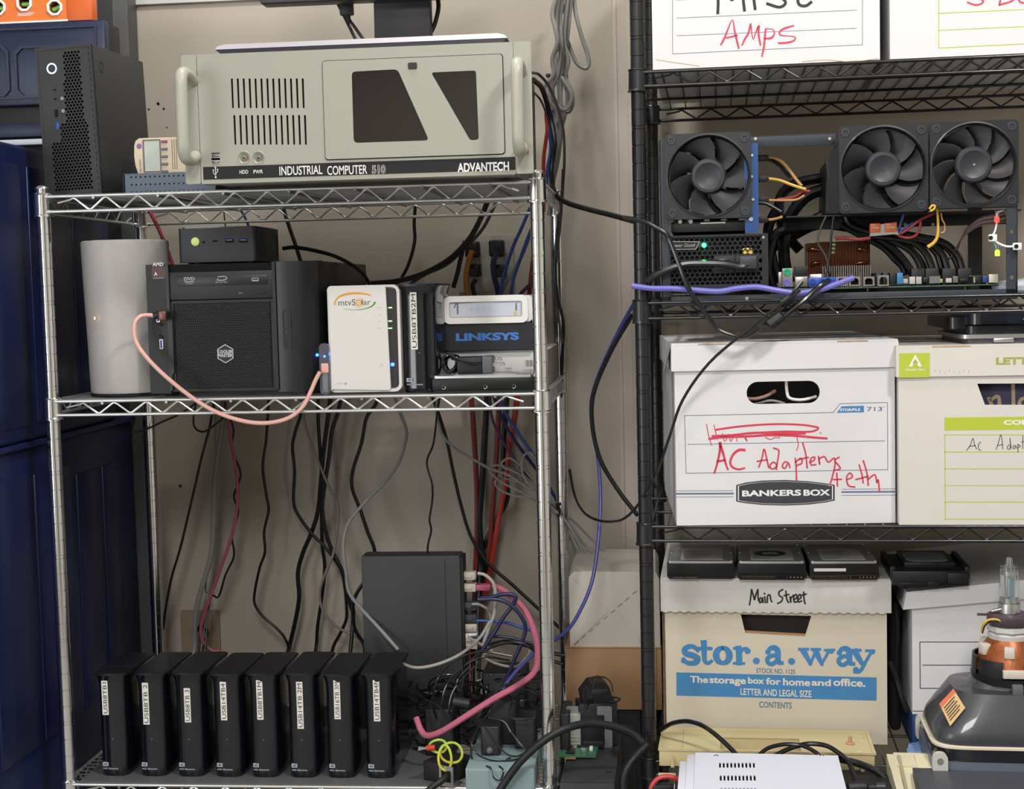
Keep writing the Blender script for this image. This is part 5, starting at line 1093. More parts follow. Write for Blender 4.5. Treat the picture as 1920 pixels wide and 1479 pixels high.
# monitor leads
for lb_, pts, r in (('left black monitor lead above the slim laptop', [(625, -10), (640, 20), (655, 50), (672, 85)], .1), ('right black monitor lead crossing the left one', [(655, -10), (650, 25), (668, 55), (690, 85)], .1), ('black lead hanging right of the monitor stand', [(820, -10), (822, 15), (815, 45), (805, 66)], .14)):
    C_(lb_, KR(pts, 7), r, ck)
q = KR([(650, 12)], 6.8)[0]; t = thing('video_plug', 'black video plug on the monitor lead above the slim laptop', 'plug', FS, tuple(q), 0)
b = MB(); b.box(-.42, .42, -.2, .2, -.55, .6, .08); b.build('shell', blkplastic, t); b = MB(); b.cyl((.0, 0, -.5), (.1, 0, -1.0), .22, 12, .12); b.build('strain_relief', blkrough, t)
# between the racks
C_('long blue-violet cable hanging between the two racks', KR([(1232, 540, 3), (1205, 545, 4), (1185, 575, 6), (1150, 640, 8), (1118, 715, 9), (1108, 770, 9), (1120, 850, 9), (1126, 930, 8), (1122, 1010, 7), (1110, 1090, 6), (1085, 1150, 5.6), (1060, 1185, 5.8), (1020, 1212, 6.5), (985, 1240, 6.5), (950, 1280, 6), (935, 1310, 5)], 8), .12, cbd)
C_('black cord between the racks curving under the black collar', KR([(1068, 880, 10), (1078, 930, 9), (1100, 965, 7), (1140, 978, 5), (1180, 965, 2.5), (1225, 900, .2), (1255, 820, -.4), (1280, 750, -.8), (1330, 680, -1), (1400, 620, -1.2), (1462, 572, -1), (1500, 545, -.6)], 5), .085, cordg)
C_('thick black cord dropping from between the racks to the collar', KR([(1186, 590, 7), (1150, 650, 8), (1115, 730, 9), (1110, 790, 8), (1125, 860, 6), (1160, 920, 4), (1195, 965, 2.4)], 8), .14, ck)
# network leads of the standing switch
C_('pale lead from the top plug of the standing switch', KS([(1130, 262), (1200, 280), (1270, 350), (1290, 460), (1280, 620), (1240, 740), (1190, 870), (1170, 920)], 10.5), .11, cgl)
C_('pink lead curving from the standing switch round to the drives', KR([(925, 1098, 11), (950, 1110, 10.5), (985, 1145, 9.5), (1003, 1190, 8), (1008, 1230, 5.5), (1000, 1262, 3.5), (965, 1288, 2.2), (925, 1310, 1.8), (870, 1345, 1.6), (830, 1370, 1.8), (803, 1379, 2.2), (790, 1370, 2.6), (780, 1345, 3)], 5), .19, cpk)
C_('navy lead bending in a sharp peak beside the standing switch', KS([(1130, 490), (1240, 480), (1340, 455), (1430, 450), (1475, 485), (1440, 560), (1370, 650), (1290, 780), (1210, 900), (1150, 980)], 9.8), .13, cnv)
C_('navy lead making the widest arc beside the standing switch', KS([(1130, 500), (1290, 495), (1400, 530), (1500, 620), (1560, 740), (1530, 880), (1460, 1040), (1400, 1200), (1370, 1290)], 9), .13, cnv)
C_('blue lead running right from the standing switch', KS([(1060, 690), (1200, 690), (1380, 705), (1520, 750), (1660, 790)], 11), .1, cb)
C_('second blue lead running right, lower on the switch', KS([(1060, 840), (1250, 830), (1420, 840), (1560, 880), (1700, 900)], 10.6), .1, cnv)
C_('grey lead from the middle plug of the standing switch', KS([(1080, 540), (1150, 545), (1220, 590), (1250, 660), (1240, 720)], 10.8), .1, mat('grey cable', '868583', .45))
C_('light grey lead sweeping from the switch down to the right drive', KR([(918, 1166, 9), (900, 1195, 7.5), (870, 1222, 6), (835, 1240, 5), (800, 1250, 4.4), (775, 1251, 4.2), (755, 1244, 4.6), (742, 1238, 5)], 6), .1, cgl)
C_('pale lead tangled under the plugs of the standing switch', KS([(1040, 830), (1120, 880), (1200, 920), (1260, 960), (1180, 1000), (1260, 1060), (1400, 1100), (1500, 1090), (1580, 1000), (1600, 950)], 10), .09, mat('pale lead', '8f8a82', .5))
C_('black mains lead arching behind the standing switch plugs', KS([(1120, 980), (1200, 930), (1350, 885), (1480, 890), (1600, 920), (1720, 960), (1850, 990), (1920, 1000)], 11.4), .14, ck)
C_('thick black lead low behind the chrome post', KS([(1150, 960), (1260, 900), (1420, 870), (1560, 900), (1680, 960), (1780, 1040), (1900, 1080)], 12.2), .12, ck)
# ------------------------------------------------------------------ black rack: storage boxes
paper = mat('box board white', 'cfced0', .72, var=.035, vscale=.7, bump=.2, bscale=5)
paperc = mat('box board cream', 'c3bba9', .75, var=.05, vscale=.6, bump=.15, bscale=6)
lime = mat('lime print', 'a9b63a', .6); bluep = mat('blue print', '3f7db0', .65, var=.1, vscale=10); inkb = mat('blue grey print', '5b6986', .7)
def ruled(b, pts, w_, y, m=0):
    for a, c in pts: b.ribbon([a, c], w_, y, m, smooth=0)
def open_box(t, W, D, H, mt, holes=(), th=.14, top=False):
    b = MB(); b.plate([(0, 0), (W, 0), (W, H), (0, H)], holes, 'y', 0, th); fr_ = b.build('front_wall', mt, t)
    b = MB(); b.box(0, th, th, D, 0, H); b.build('side_wall', mt, t)
    b = MB(); b.box(W-th, W, th, D, 0, H); b.build('side_wall', mt, t)
    b = MB(); b.box(th, W-th, D-th, D, 0, H); b.build('back_wall', mt, t)
    b = MB(); b.box(th, W-th, th, D-th, 0, th); b.build('bottom', mt, t)
    return fr_
def lid_(t, W, D, z0, z1, mt, over=.18, lips=True, slots=()):
    b = MB(); o = over; p = rrect(-o, W+o, -o, D+o, .12, 2)
    b.prism(p, 'z', z1-.12, z1); b.plate([(-o, -o), (W+o, -o), (W+o, D+o), (-o, D+o)], [[(-o+.12, -o+.12), (W+o-.12, -o+.12), (W+o-.12, D+o-.12), (-o+.12, D+o-.12)]], 'z', z0, z1-.11)
    l = b.build('lid', mt, t)
    for (x0, x1) in slots: b = MB(); b.box(x0, x1, -o-.012, -o+.1, z1-.1, z1-.03); b.box(x0+.1, x1-.1, -o+.02, -o+.16, z1-.02, z1+.012); b.build('tab_slot', edgec, l)
    return l
# --- upper left: MISC / AMPS
YB = -.35
x0 = FB.at(1224, 128, YB).x; x1 = FB.at(1650, 113, YB).x; zB = ZT_B[0]
def PF(fr, x0_, y_, z0_): return lambda px, py: (fr.at(px, py, y_).x-x0_, fr.at(px, py, y_).z-z0_)
t = thing('storage_box', 'white storage box marked AMPS in red on the top black shelf', 'storage box', FB, (x0, YB, zB))
P = PF(FB, x0, YB, zB); W1 = x1-x0
fw = open_box(t, W1, 15.5, 10.4, paper); lid_(t, W1, 15.5, 8.6, 10.5, paper)
Kt = lambda x, y: P(1180+x/2.5946, y/2.5946)
b = MB(); ruled(b, [(P(1261, -60), P(1261, 101)), (P(1261, 101), P(1617, 84)), (P(1617, 84), P(1617, -75))], .03, -.006); ruled(b, [(P(1269, 34), P(1606, 19)), (P(1269, 67), P(1606, 53)), (P(1269, 0), P(1606, -15)), (P(1269, -34), P(1606, -49))], .028, -.006); b.build('printed_frame', inkb, fw)
red = lambda u: .085+.03*math.sin(u*9)
hand = [[(445, 218), (465, 180), (500, 97), (512, 150), (532, 235)], [(470, 185), (525, 172)], [(548, 220), (562, 190), (580, 160), (590, 115), (596, 165), (604, 190), (618, 150), (630, 125), (628, 160), (638, 220)],
        [(645, 275), (655, 225), (662, 150), (668, 140), (700, 145), (705, 165), (690, 185), (660, 188)], [(800, 125), (765, 135), (735, 150), (733, 170), (770, 175), (805, 180), (800, 198), (765, 208), (725, 210)]]
b = MB(); strokes(b, hand, red, -.008, f=Kt); b.build('handwriting', red_marker, fw)
b = MB(); strokes(b, [[(430, 65), (432, 10), (428, -60), (450, -90), (485, -30), (500, 0), (530, -50), (548, -90), (550, -40), (560, 52)], [(600, -60), (606, 0), (612, 45)], [(770, -70), (700, -60), (690, -30), (740, -10), (760, 15), (730, 35), (670, 18)], [(900, -50), (840, -40), (820, 0), (830, 25), (860, 28), (885, 10)]], .16, -.008, f=Kt); b.build('handwriting', blk_marker, fw)
b = MB(); b.ribbon([Kt(130, 290), Kt(190, 300), Kt(260, 310), Kt(340, 322)], .03, -.006); b.ribbon([Kt(840, 300), Kt(960, 292), Kt(1080, 300), Kt(1210, 285)], .035, -.006); b.build('crease', mat('crease brown', 'a08a62', .8), fw)
# --- upper right
x0 = FB.at(1669, 108, YB).x; t = thing('storage_box', 'white storage box with green ruled label at the top right corner', 'storage box', FB, (x0, YB, zB))
P = PF(FB, x0, YB, zB); W1 = 12.6
fw = open_box(t, W1, 15.5, 10.4, paper); lid_(t, W1, 15.5, 8.6, 10.5, paper)
b = MB(); ruled(b, [(P(1760, -60), P(1760, 90)), (P(1760, 90), P(2050, 76)), (P(1760, 57), P(2050, 44)), (P(1760, 25), P(2050, 12)), (P(1760, -8), P(2050, -20))], .045, -.006); b.build('printed_frame', lime, fw)
b = MB(); strokes(b, [[(1680, -60), (1640, -40), (1700, -10), (1722, 8), (1690, 25), (1645, 12)], [(1820, -80), (1800, 25)], [(1820, -80), (1860, -50), (1815, -20), (1870, 0), (1800, 25)], [(1960, -60), (1905, -30), (1900, 10), (1960, 15)]], .1, -.008, f=Kt); b.build('handwriting', red_marker, fw)
# --- middle left: archive box with scribble
rb = .082; yb = -.55; q0 = FB.at(1269, 986, yb); F1 = FB.sub(q0.x, yb, rb); zB = ZT_B[2]
def P(px, py): q = F1.at(px, py, 0); return (q.x, q.z-zB)
W1 = P(1679, 985)[0]; Ht = P(1460, 640)[1]; D1 = 15.2
t = thing('storage_box', 'white archive box with oval handle and red AC Adapters handwriting', 'storage box', FB, (q0.x, yb, zB), rb)
KB = lambda x, y: P(1180+x/3.2154, 560+y/3.2154)
hp0, hp1 = KB(708, 637), KB(1148, 493); hole = rrect(hp0[0], hp1[0], hp0[1], hp1[1], (hp1[1]-hp0[1])*.49, 7)
fw = open_box(t, W1, D1, P(1460, 692)[1]+.6, paper, [hole])
lz0 = P(1460, 692)[1]
lid_(t, W1, D1, lz0, Ht, paper, slots=((KB(412, 270)[0], KB(588, 270)[0]), (KB(1250, 260)[0], KB(1435, 260)[0])))
b = MB(); b.plate([(-.5, -.2), (-.1, 0), (-.1, 1.5), (-.2, 1.6)], [], 'y', -.1, .0); b2 = MB(); b2.add([(-.16, -.1, lz0+1.6), (-.55, .5, lz0-.05), (-.5, 3, lz0-.15), (-.16, 3, lz0+1.6)], [(0, 1, 2, 3)]); b2.add([(-.12, -.1, lz0+1.6), (-.51, .5, lz0-.05), (-.46, 3, lz0-.15), (-.12, 3, lz0+1.6)], [(0, 1, 2, 3)]); b2.build('bent_flap', paper, t)
b = MB(); ruled(b, [(KB(333, 705), KB(342, 1052)), (KB(342, 1052), KB(1558, 1030)), (KB(1558, 1030), KB(1556, 625)), (KB(1556, 625), KB(1270, 632)), (KB(1270, 632), KB(1228, 686)), (KB(1228, 686), KB(333, 705)), (KB(352, 878), KB(1540, 856))], .035, -.006)
for yy, w_ in ((1158, .03), (1175, .1), (1195, .03)):
    for (xa, xb) in ((282, 626), (1282, 1604)): A = KB(xa, yy+(.5 if xa < 600 else -10)); B_ = KB(xb, yy+(-1 if xa < 600 else -12)); b.ribbon([A, B_], w_, -.006, smooth=0)
b.build('printed_frame', inkb, fw)
b = MB(); b.prism([KB(1250, 688), KB(1280, 648), KB(1414, 645), KB(1414, 684)], 'y', -.008, 0); b.build('stripe_label', bluep, fw)
b = MB(); a, c = KB(1270, 678), KB(1392, 660); b.text('STOR/FILE', a[0], c[0], a[1], c[1], -.014, bold=.03); b.build('lettering', whitep, fw)
b = MB(); a, c = KB(1432, 678), KB(1524, 651); b.text('713', a[0], c[0], a[1], c[1], -.01, bold=.01); a, c = KB(1526, 656), KB(1542, 650); b.text('TM', a[0], c[0], a[1], c[1], -.01); b.build('lettering', inkb, fw)
lp = [KB(644, 1123), KB(700, 1108), KB(800, 1096), KB(940, 1092), KB(1080, 1100), KB(1180, 1112), KB(1238, 1122), KB(1238, 1216), KB(1180, 1228), KB(1080, 1240), KB(940, 1246), KB(800, 1242), KB(700, 1232), KB(644, 1222)]
cxl, czl = KB(941, 1169); sc_ = lambda p, s_: (cxl+(p[0]-cxl)*s_, czl+(p[1]-czl)*(s_-.07 if s_ < 1 else 1))
lg = mat('logo charcoal', '34363c', .6)
b = MB(); b.prism(lp, 'y', -.01, 0); lo_ = b.build('logo_plate', lg, fw)
b = MB(); b.plate([sc_(p, .965) for p in lp], [[sc_(p, .945) for p in lp]], 'y', -.013, -.008); a, c = KB(680, 1192), KB(1035, 1150); b.text('BANKERS', a[0], c[0], a[1], c[1], -.015, bold=.035); a, c = KB(1050, 1188), KB(1210, 1148); b.text('BOX', a[0], c[0], a[1], c[1], -.015, bold=.035); b.build('logo_lettering', whitep, lo_)
b = MB(); strokes(b, [[(520, 790), (620, 775), (750, 762), (900, 755), (1040, 760), (1110, 770), (1140, 780), (1110, 798), (1050, 802), (940, 800), (800, 806), (640, 820), (510, 835)]], .11, -.01, f=KB)
strokes(b, [[(480, 845), (560, 835), (700, 830), (850, 822), (1000, 826), (1110, 836), (1190, 842)], [(500, 828), (620, 822), (760, 808), (900, 812), (1060, 812)]], .13, -.0105, f=KB)
strokes(b, [[(465, 755), (475, 810), (495, 885)], [(510, 760), (530, 850)], [(560, 810), (575, 860), (600, 815), (610, 860), (640, 815), (650, 860)], [(690, 830), (710, 860), (700, 835)], [(820, 835), (850, 848), (880, 836), (905, 838), (895, 810)], [(1010, 835), (1018, 880), (1008, 915)], [(1150, 805), (1156, 812)]], .05, -.0095, f=KB)
strokes(b, [[(548, 868), (545, 920), (530, 990), (512, 1052)], [(545, 870), (565, 930), (580, 990), (594, 1030)], [(532, 980), (578, 972)], [(695, 912), (660, 912), (625, 940), (608, 985), (622, 1015), (660, 1028), (695, 1020)]], lambda u: .16-.06*u, -.0107, f=KB)
strokes(b, [[(780, 1015), (800, 960), (812, 905), (825, 950), (840, 1018)], [(770, 980), (832, 970)], [(868, 900), (900, 912), (898, 950), (890, 1000), (886, 1030)], [(888, 1000), (870, 985), (850, 1000), (852, 1022), (872, 1024), (888, 1008)], [(955, 985), (935, 985), (922, 1010), (938, 1022), (958, 990), (968, 1018)], [(1000, 960), (1005, 1010), (1008, 1095)], [(1000, 985), (1035, 960), (1040, 990), (1010, 1005)], [(1045, 870), (1062, 930), (1072, 1020)], [(1020, 970), (1080, 955)], [(1085, 985), (1112, 975), (1118, 955), (1095, 962), (1095, 1000), (1125, 1000)], [(1140, 950), (1148, 1000), (1145, 965), (1175, 950)],
    [(1180, 955), (1200, 985), (1235, 960), (1240, 1000), (1222, 1080), (1205, 1130)], [(1265, 955), (1238, 975), (1262, 1005), (1270, 1025), (1235, 1035)], [(1250, 1050), (1255, 1130)], [(1228, 1090), (1280, 1088)], [(1310, 1090), (1345, 1075), (1330, 1050), (1310, 1075), (1320, 1125), (1360, 1135)], [(1385, 1000), (1402, 1060), (1410, 1110)], [(1365, 1090), (1440, 1070)], [(1410, 975), (1432, 1050), (1440, 1125)], [(1438, 1090), (1480, 1060), (1492, 1110), (1500, 1090), (1508, 1165)]], .09, -.011, f=KB)
b.build('handwriting', red_marker, fw)
# things glimpsed through the handle
hz = (hp0[1]+hp1[1])/2
def inside(label, pts, r, m): b = MB(); p0 = F1.w((pts[0][0], pts[0][1], pts[0][2]+zB)); W_ = [F1.w((a, c, d+zB)) for a, c, d in pts]; b.tube([p-W_[0] for p in W_], r, 8, 5); o = b.build('cable', m, loc=W_[0]); tag(o, label, 'cable')
xx = lambda x: KB(x, 560)[0]; zz = lambda y: KB(900, y)[1]
inside('white cord bent inside the archive box handle hole', [(xx(955), .6, zz(470)), (xx(958), .6, zz(560)), (xx(975), .6, zz(605)), (xx(1050), .7, zz(618)), (xx(1140), .8, zz(600))], .09, white)
inside('pinkish cord inside the archive box handle hole, left', [(xx(690), .6, zz(600)), (xx(760), .55, zz(605)), (xx(830), .6, zz(590)), (xx(890), .8, zz(560))], .1, mat('dull pink', '8f6a62', .5))
inside('grey cord lying low in the archive box handle hole', [(xx(760), .8, zz(640)), (xx(860), .8, zz(620)), (xx(950), .9, zz(640))], .08, mat('grey cable', '868583', .45))
# --- middle right: lime labelled box
yb = -.3; x0 = FB.at(1686, 985, yb).x; zB = ZT_B[2]; P = PF(FB, x0, yb, zB)
KG = lambda x, y: P(1640+x/3.2143, 560+y/3.2143)
t = thing('storage_box', 'off-white storage box with lime green CONTENTS label beside the archive box', 'storage box', FB, (x0, yb, zB))
gp = mat('box board warm white', 'c8c4be', .72, var=.04, vscale=.8, bump=.2, bscale=5)
hole = [KG(665, 640), KG(1235, 640), KG(1280, 508), KG(618, 512)]
fw = open_box(t, 12.6, 15.3, P(1800, 700)[1]+.5, gp, [hole]); lzt = P(1720, 648)[1]; lzb = P(1720, 706)[1]
l = lid_(t, 12.6, 15.3, lzb, lzt, gp, over=.14, slots=((KG(345, 280)[0], KG(575, 280)[0]),))
b = MB(); a, c = KG(146, 475), KG(330, 325); b.box(a[0]+.0, c[0], -.15, -.1, a[1], c[1]); o = b.build('lime_patch', lime, l)
b = MB(); b.prism([KG(203, 408), KG(243, 335), KG(284, 408), KG(262, 408), KG(243, 372), KG(224, 408)], 'y', -.16, -.15); b.prism([KG(236, 408), KG(236, 388), KG(226, 388), KG(243, 362), KG(260, 388), KG(250, 388), KG(250, 408)], 'y', -.16, -.15, m=1)
a, c = KG(182, 437), KG(304, 418); b.text('Wayfair Box', a[0], c[0], a[1], c[1], -.156, bold=.01); b.build('arrow_logo', [whitep, lime], o)
b = MB(); a, c = KG(728, 398), KG(1210, 345); b.text('LETTER/LEGAL', a[0], c[0]+.8, a[1], c[1], -.146, bold=.05); b.build('lettering', mat('olive print', '9a9a52', .6), l)
b = MB()
for k in range(8): a = KG(362+k*29, 440+(k % 3)*6); b.ribbon([a, (a[0], a[1]+.12+.03*(k % 2))], .012, -.146, smooth=0)
b.build('tick_marks', inkblack, l)
b = MB(); a, c = KG(420, 793), KG(1500, 704); b.box(a[0], c[0], -.008, 0, a[1], c[1]); o = b.build('label_band', lime, fw)
b = MB(); a, c = KG(777, 760), KG(1150, 727); b.text('CONTENTS', a[0], c[0], a[1], c[1], -.012, bold=.045); b.build('lettering', whitep, o)
b = MB()
for yy in (820, 923, 1025, 1126, 1225, 1328): ruled(b, [(KG(420, yy), KG(1500, yy))], .045, -.006)
ruled(b, [(KG(423, 820), KG(425, 1328)), (KG(1500, 820), KG(1500, 1328))], .045, -.006); b.build('label_rules', lime, fw)
b = MB(); strokes(b, [[(552, 915), (575, 885), (592, 840), (602, 880), (615, 905)], [(568, 890), (608, 884)], [(640, 862), (625, 880), (628, 908), (640, 912)], [(732, 908), (745, 870), (760, 818), (768, 860), (772, 905)], [(740, 885), (772, 878)], [(812, 878), (798, 895), (808, 908), (818, 890), (815, 838), (822, 905)], [(845, 880), (832, 895), (842, 905), (850, 885), (855, 902)], [(862, 875), (864, 925)], [(864, 880), (878, 885), (866, 898)], [(893, 825), (892, 905)], [(884, 862), (905, 860)], [(912, 890), (925, 880), (915, 900), (930, 900)], [(940, 880), (945, 905), (948, 885), (960, 880)], [(980, 878), (970, 890), (980, 905)]], .035, -.01, f=KG); b.build('handwriting', inkblack, fw)
# patterned bag inside the handle hole
q = KG(900, 580); pu = mat('purple grey fabric', '3d3a56', .7)
o_ = thing('fabric_bag', 'purple bag with large pale lettering seen through the box handle hole', 'bag', FB, (x0+q[0], yb+.9, zB+.16))
b = MB(); b.box(-3.6, 3.6, 0, 3, 0, P(1800, 715)[1]-.2, .5, 3); b.build('body', pu, o_)
b = MB(); zq = zB+.16; f_ = lambda px, py: (FB.at(px, py, yb+.85).x-x0-q[0], FB.at(px, py, yb+.85).z-zq)
kg2 = lambda x, y: f_(1640+x/3.2143, 560+y/3.2143)
strokes(b, [[(688, 600), (700, 625), (712, 665)], [(700, 610), (745, 590), (755, 665)], [(835, 520), (838, 665)], [(960, 600), (885, 605), (880, 650), (950, 660)]], .2, -.02, f=kg2); b.build('lettering', mat('pale gold print', 'a8977c', .6), o_)
# devices lying on it
ztop = zB+lzt
a = FB.at(1800, 645, .6); t = thing('laptop', 'thin silver laptop lying on the lime-labelled box, under the black one', 'laptop', FB, (a.x, .6, ztop))
b = MB(); b.ebox(0, 10, 0, 9, .3, .52, 'z', .5, 5); b.build('lid', silver, t)
b = MB(); b.ebox(.25, 9.8, .15, 8.8, .0, .3, 'z', .5, 5); b.build('base', mat('grey base', '4a4b50', .4), t)
b = MB(); b.box(1.8, 2.9, -.08, .2, .05, .3, .05); b.build('hinge', silver, t)
t = thing('laptop', 'thick black laptop with rounded corner, topmost on the lime-labelled box', 'laptop', FB, (FB.at(1780, 620, 1.2).x, 1.2, ztop+.52))
b = MB(); b.ebox(.9, 11, .2, 9, .0, .45, 'z', .6, 5); b.build('base', mat('black laptop', '17181e', .3, coat=.3), t)
b = MB(); b.ebox(0, 6, 1.0, 9.4, .3, .95, 'z', .6, 6); b.build('battery', mat('black battery', '0e0f14', .3, coat=.3), t)
b = MB(); b.ebox(1.0, 11, .0, 9, .55, 1.2, 'z', .7, 6); b.build('lid', mat('dark blue grey lid', '1d212c', .22, coat=.5), t)
b = MB(); b.box(4.0, 4.4, -.02, .1, .75, .85); b.build('port', silver, t)
# --- lower left: stor.a.way
yb = 3.4; zB = ZT_B[3]; q0 = FB.at(1251, 1405, yb); x0 = q0.x
P = PF(FB, x0, yb, zB); KT = lambda x, y: P(1000+x/2.8235, 1000+y/2.8235)
W1 = P(1664, 1400)[0]
t = thing('storage_box', 'cream stor.a.way storage box with blue lettering and Main Street lid', 'storage box', FB, (x0, yb, zB))
lz0 = P(1460, 1146)[1]; lz1 = P(1460, 1083)[1]
hole = [KT(1122, 528), KT(1438, 546), KT(1472, 436), KT(1098, 428)]
D1 = 12.8
fw = open_box(t, W1, D1, lz0+.7, paperc, [hole])
l = lid_(t, W1, D1, lz0, lz1, mat('lid board', 'c4c2be', .72, var=.04, vscale=.8, bump=.2, bscale=6), over=.24, slots=((KT(1610, 250)[0], KT(1730, 250)[0]),))
b = MB()
for k in range(24): b.box(-.1+k*(W1+.2)/24, -.1+k*(W1+.2)/24+.32, -.28, -.2, lz0-.05, lz0+.05, .02)
b.build('scalloped_edge', mat('pale edge', 'c9c5bd', .8), l, kind='stuff')
b = MB()
for k in range(3): b.box(-.04-.07*k, -.01-.07*k, .2+.1*k, 3, .1, lz0+.2)
b.build('torn_layers', edgec, t)
b = MB(); b.prism([(hole[0][0]-.05, hole[0][1]-.1), (hole[1][0]+.05, hole[1][1]-.1), (hole[1][0]+.05, hole[1][1]+.13), (hole[0][0]-.05, hole[0][1]+.13)], 'y', .15, .24); b.build('hole_flap', brown, fw)
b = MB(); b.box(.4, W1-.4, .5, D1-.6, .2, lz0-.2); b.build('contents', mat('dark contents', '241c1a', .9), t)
# heavy rounded serif lettering
_fy = [0]
def fat(b, cxm, czm, sx, sz, strokes_, blobs, y=-.006):
    for pts, w_ in strokes_:
        _fy[0] += 1; b.ribbon([(cxm+p[0]*sx, czm+p[1]*sz) for p in pts], (lambda u, w_=w_: w_(u)*sz) if callable(w_) else w_*sz, y-.0012*(_fy[0] % 9))
    for (u, v, r) in blobs: _fy[0] += 1; b.disc(cxm+u*sx, czm+v*sz, r*sz, y-.0012*(_fy[0] % 9)-.0005, 18)
zb_l = KT(900, 690)[1]; xh = KT(900, 595)[1]-zb_l; sx = xh
b = MB()
def L_(x): return KT(x, 650)[0]
v_ = .0
# s
fat(b, L_(833), zb_l, sx, xh, [([(.42, .72), (.2, .93), (-.1, .95), (-.33, .78), (-.25, .56), (.1, .46), (.38, .3), (.3, .08), (0, .02), (-.25, .08), (-.42, .28)], lambda u: .2+.14*math.sin(u*math.pi))], [(-.4, .14, .13), (.38, .82, .13)])
# t
fat(b, L_(908), zb_l, sx*.95, xh, [([(-.05, 1.22), (-.03, .9), (-.03, .45), (.0, .15), (.18, .04), (.4, .18)], lambda u: .34-.16*u), ([(-.36, .84), (0, .86), (.36, .86)], .2)], [(.36, .86, .1), (-.34, .83, .1)])
def oo(cx_, w_=.32): fat(b, L_(cx_), zb_l, sx, xh, [([(.36*math.sin(a), .48+.42*math.cos(a)) for a in [i*math.pi/8 for i in range(17)]], lambda u: .22+.14*abs(math.sin(u*2*math.pi)))], [])
oo(1003)
# r
fat(b, L_(1103), zb_l, sx, xh, [([(-.17, .93), (-.14, .5), (-.14, .04)], .34), ([(-.42, .88), (-.1, .9)], .16), ([(-.44, .05), (.14, .05)], .15), ([(-.05, .68), (.1, .86), (.3, .86)], .2)], [(.32, .74, .17)])
fat(b, L_(1180), zb_l, sx, xh, [], [(0, .2, .19)]); fat(b, L_(1367), zb_l, sx, xh, [], [(0, .2, .19)])
def aa(cx_):
    fat(b, L_(cx_), zb_l, sx, xh, [([(-.28, .72), (-.15, .9), (.1, .93), (.24, .75), (.25, .4), (.28, .14), (.5, .1)], lambda u: .2+.13*math.sin(u*math.pi)), ([(.2, .52), (-.1, .5), (-.32, .32), (-.26, .1), (-.05, .04), (.2, .22)], .24)], [(-.28, .7, .15)])
aa(1270); aa(1648)
# w
fat(b, L_(1500), zb_l, sx, xh, [([(-.72, .82), (-.5, .4), (-.34, .1)], lambda u: .34-.14*u), ([(-.34, .1), (-.16, .5), (-.05, .8)], .17), ([(-.05, .8), (.12, .4), (.26, .1)], lambda u: .34-.14*u), ([(.26, .1), (.5, .5), (.62, .78)], .16), ([(-.95, .88), (-.45, .88)], .16), ([(-.28, .88), (.2, .88)], .16), ([(.42, .84), (.95, .86)], .15)], [(.78, .78, .14), (-.34, .06, .1), (.27, .06, .1)])
# y
fat(b, L_(1743), zb_l, sx, xh, [([(-.42, .82), (-.2, .4), (.0, .1)], lambda u: .36-.12*u), ([(.46, .76), (.2, .3), (-.02, -.12), (-.2, -.32), (-.42, -.3)], lambda u: .16+.08*u), ([(-.62, .86), (-.1, .86)], .16), ([(.18, .84), (.62, .84)], .15)], [(-.36, -.22, .16), (.52, .76, .13)])
b.build('large_lettering', bluep, fw)
b = MB(); b.prism([KT(757, 858), KT(1817, 885), KT(1818, 762), KT(757, 735)], 'y', -.007, 0); band = b.build('blue_band', bluep, fw)
b = MB()
def tt(bb, s_, xa, ya, xb, yb_, y=-.01, **k):       # lettering along a slightly falling line
    A = KT(xa, yb_); B_ = KT(xb, ya); n0_ = len(bb.v); bb.text(s_, A[0], B_[0], A[1], B_[1], y, **k)
    for i in range(n0_, len(bb.v)): v = bb.v[i]; bb.v[i] = (v[0], v[1], v[2]-(v[0]-(A[0]+B_[0])/2)*.02)
for s_, xa, xb, ya, yb_ in (('The', 830, 925, 755, 790), ('storage', 933, 1125, 764, 804), ('box', 1137, 1222, 762, 795), ('for', 1232, 1310, 765, 800), ('home', 1322, 1465, 768, 805), ('and', 1473, 1575, 772, 806), ('office.', 1588, 1758, 770, 808)): tt(b, s_, xa, ya, xb, yb_, bold=.028)
tt(b, 'LETTER AND LEGAL SIZE', 1097, 828, 1472, 858, bold=.015); b.build('lettering', mat('band print', 'cfcabb', .6), band)
b = MB(); tt(b, 'STOCK NO. 1125', 1180, 717, 1386, 740, y=-.006, bold=.02); tt(b, 'CONTENTS', 1196, 893, 1368, 923, y=-.006, bold=.02); b.build('lettering', mat('slate print', '54708a', .65), fw)
b = MB(); yl = -.246
def st2(lst, w_): strokes(b, lst, w_, yl, f=KT)
st2([[(1144, 374), (1150, 335), (1155, 292)], [(1155, 294), (1163, 320), (1170, 346)], [(1170, 346), (1178, 318), (1188, 292)], [(1188, 292), (1189, 330), (1192, 352)], [(1205, 335), (1196, 345), (1198, 362), (1208, 355), (1212, 335), (1216, 362)], [(1224, 330), (1228, 362)], [(1222, 312), (1225, 316)], [(1238, 362), (1240, 325), (1252, 322), (1256, 345), (1262, 358)], [(1320, 292), (1300, 305), (1302, 325), (1318, 335), (1312, 355), (1292, 366)], [(1336, 300), (1340, 340), (1350, 362)], [(1326, 325), (1352, 318)], [(1358, 330), (1362, 362), (1362, 340), (1376, 322)], [(1380, 345), (1394, 335), (1390, 318), (1378, 330), (1380, 358), (1396, 356)], [(1402, 345), (1416, 335), (1410, 318), (1400, 332), (1402, 358), (1420, 352)], [(1430, 305), (1432, 345), (1438, 368)], [(1420, 322), (1444, 316)]], .1)
b.build('handwriting', blk_marker, l)
zl = zB+lz1
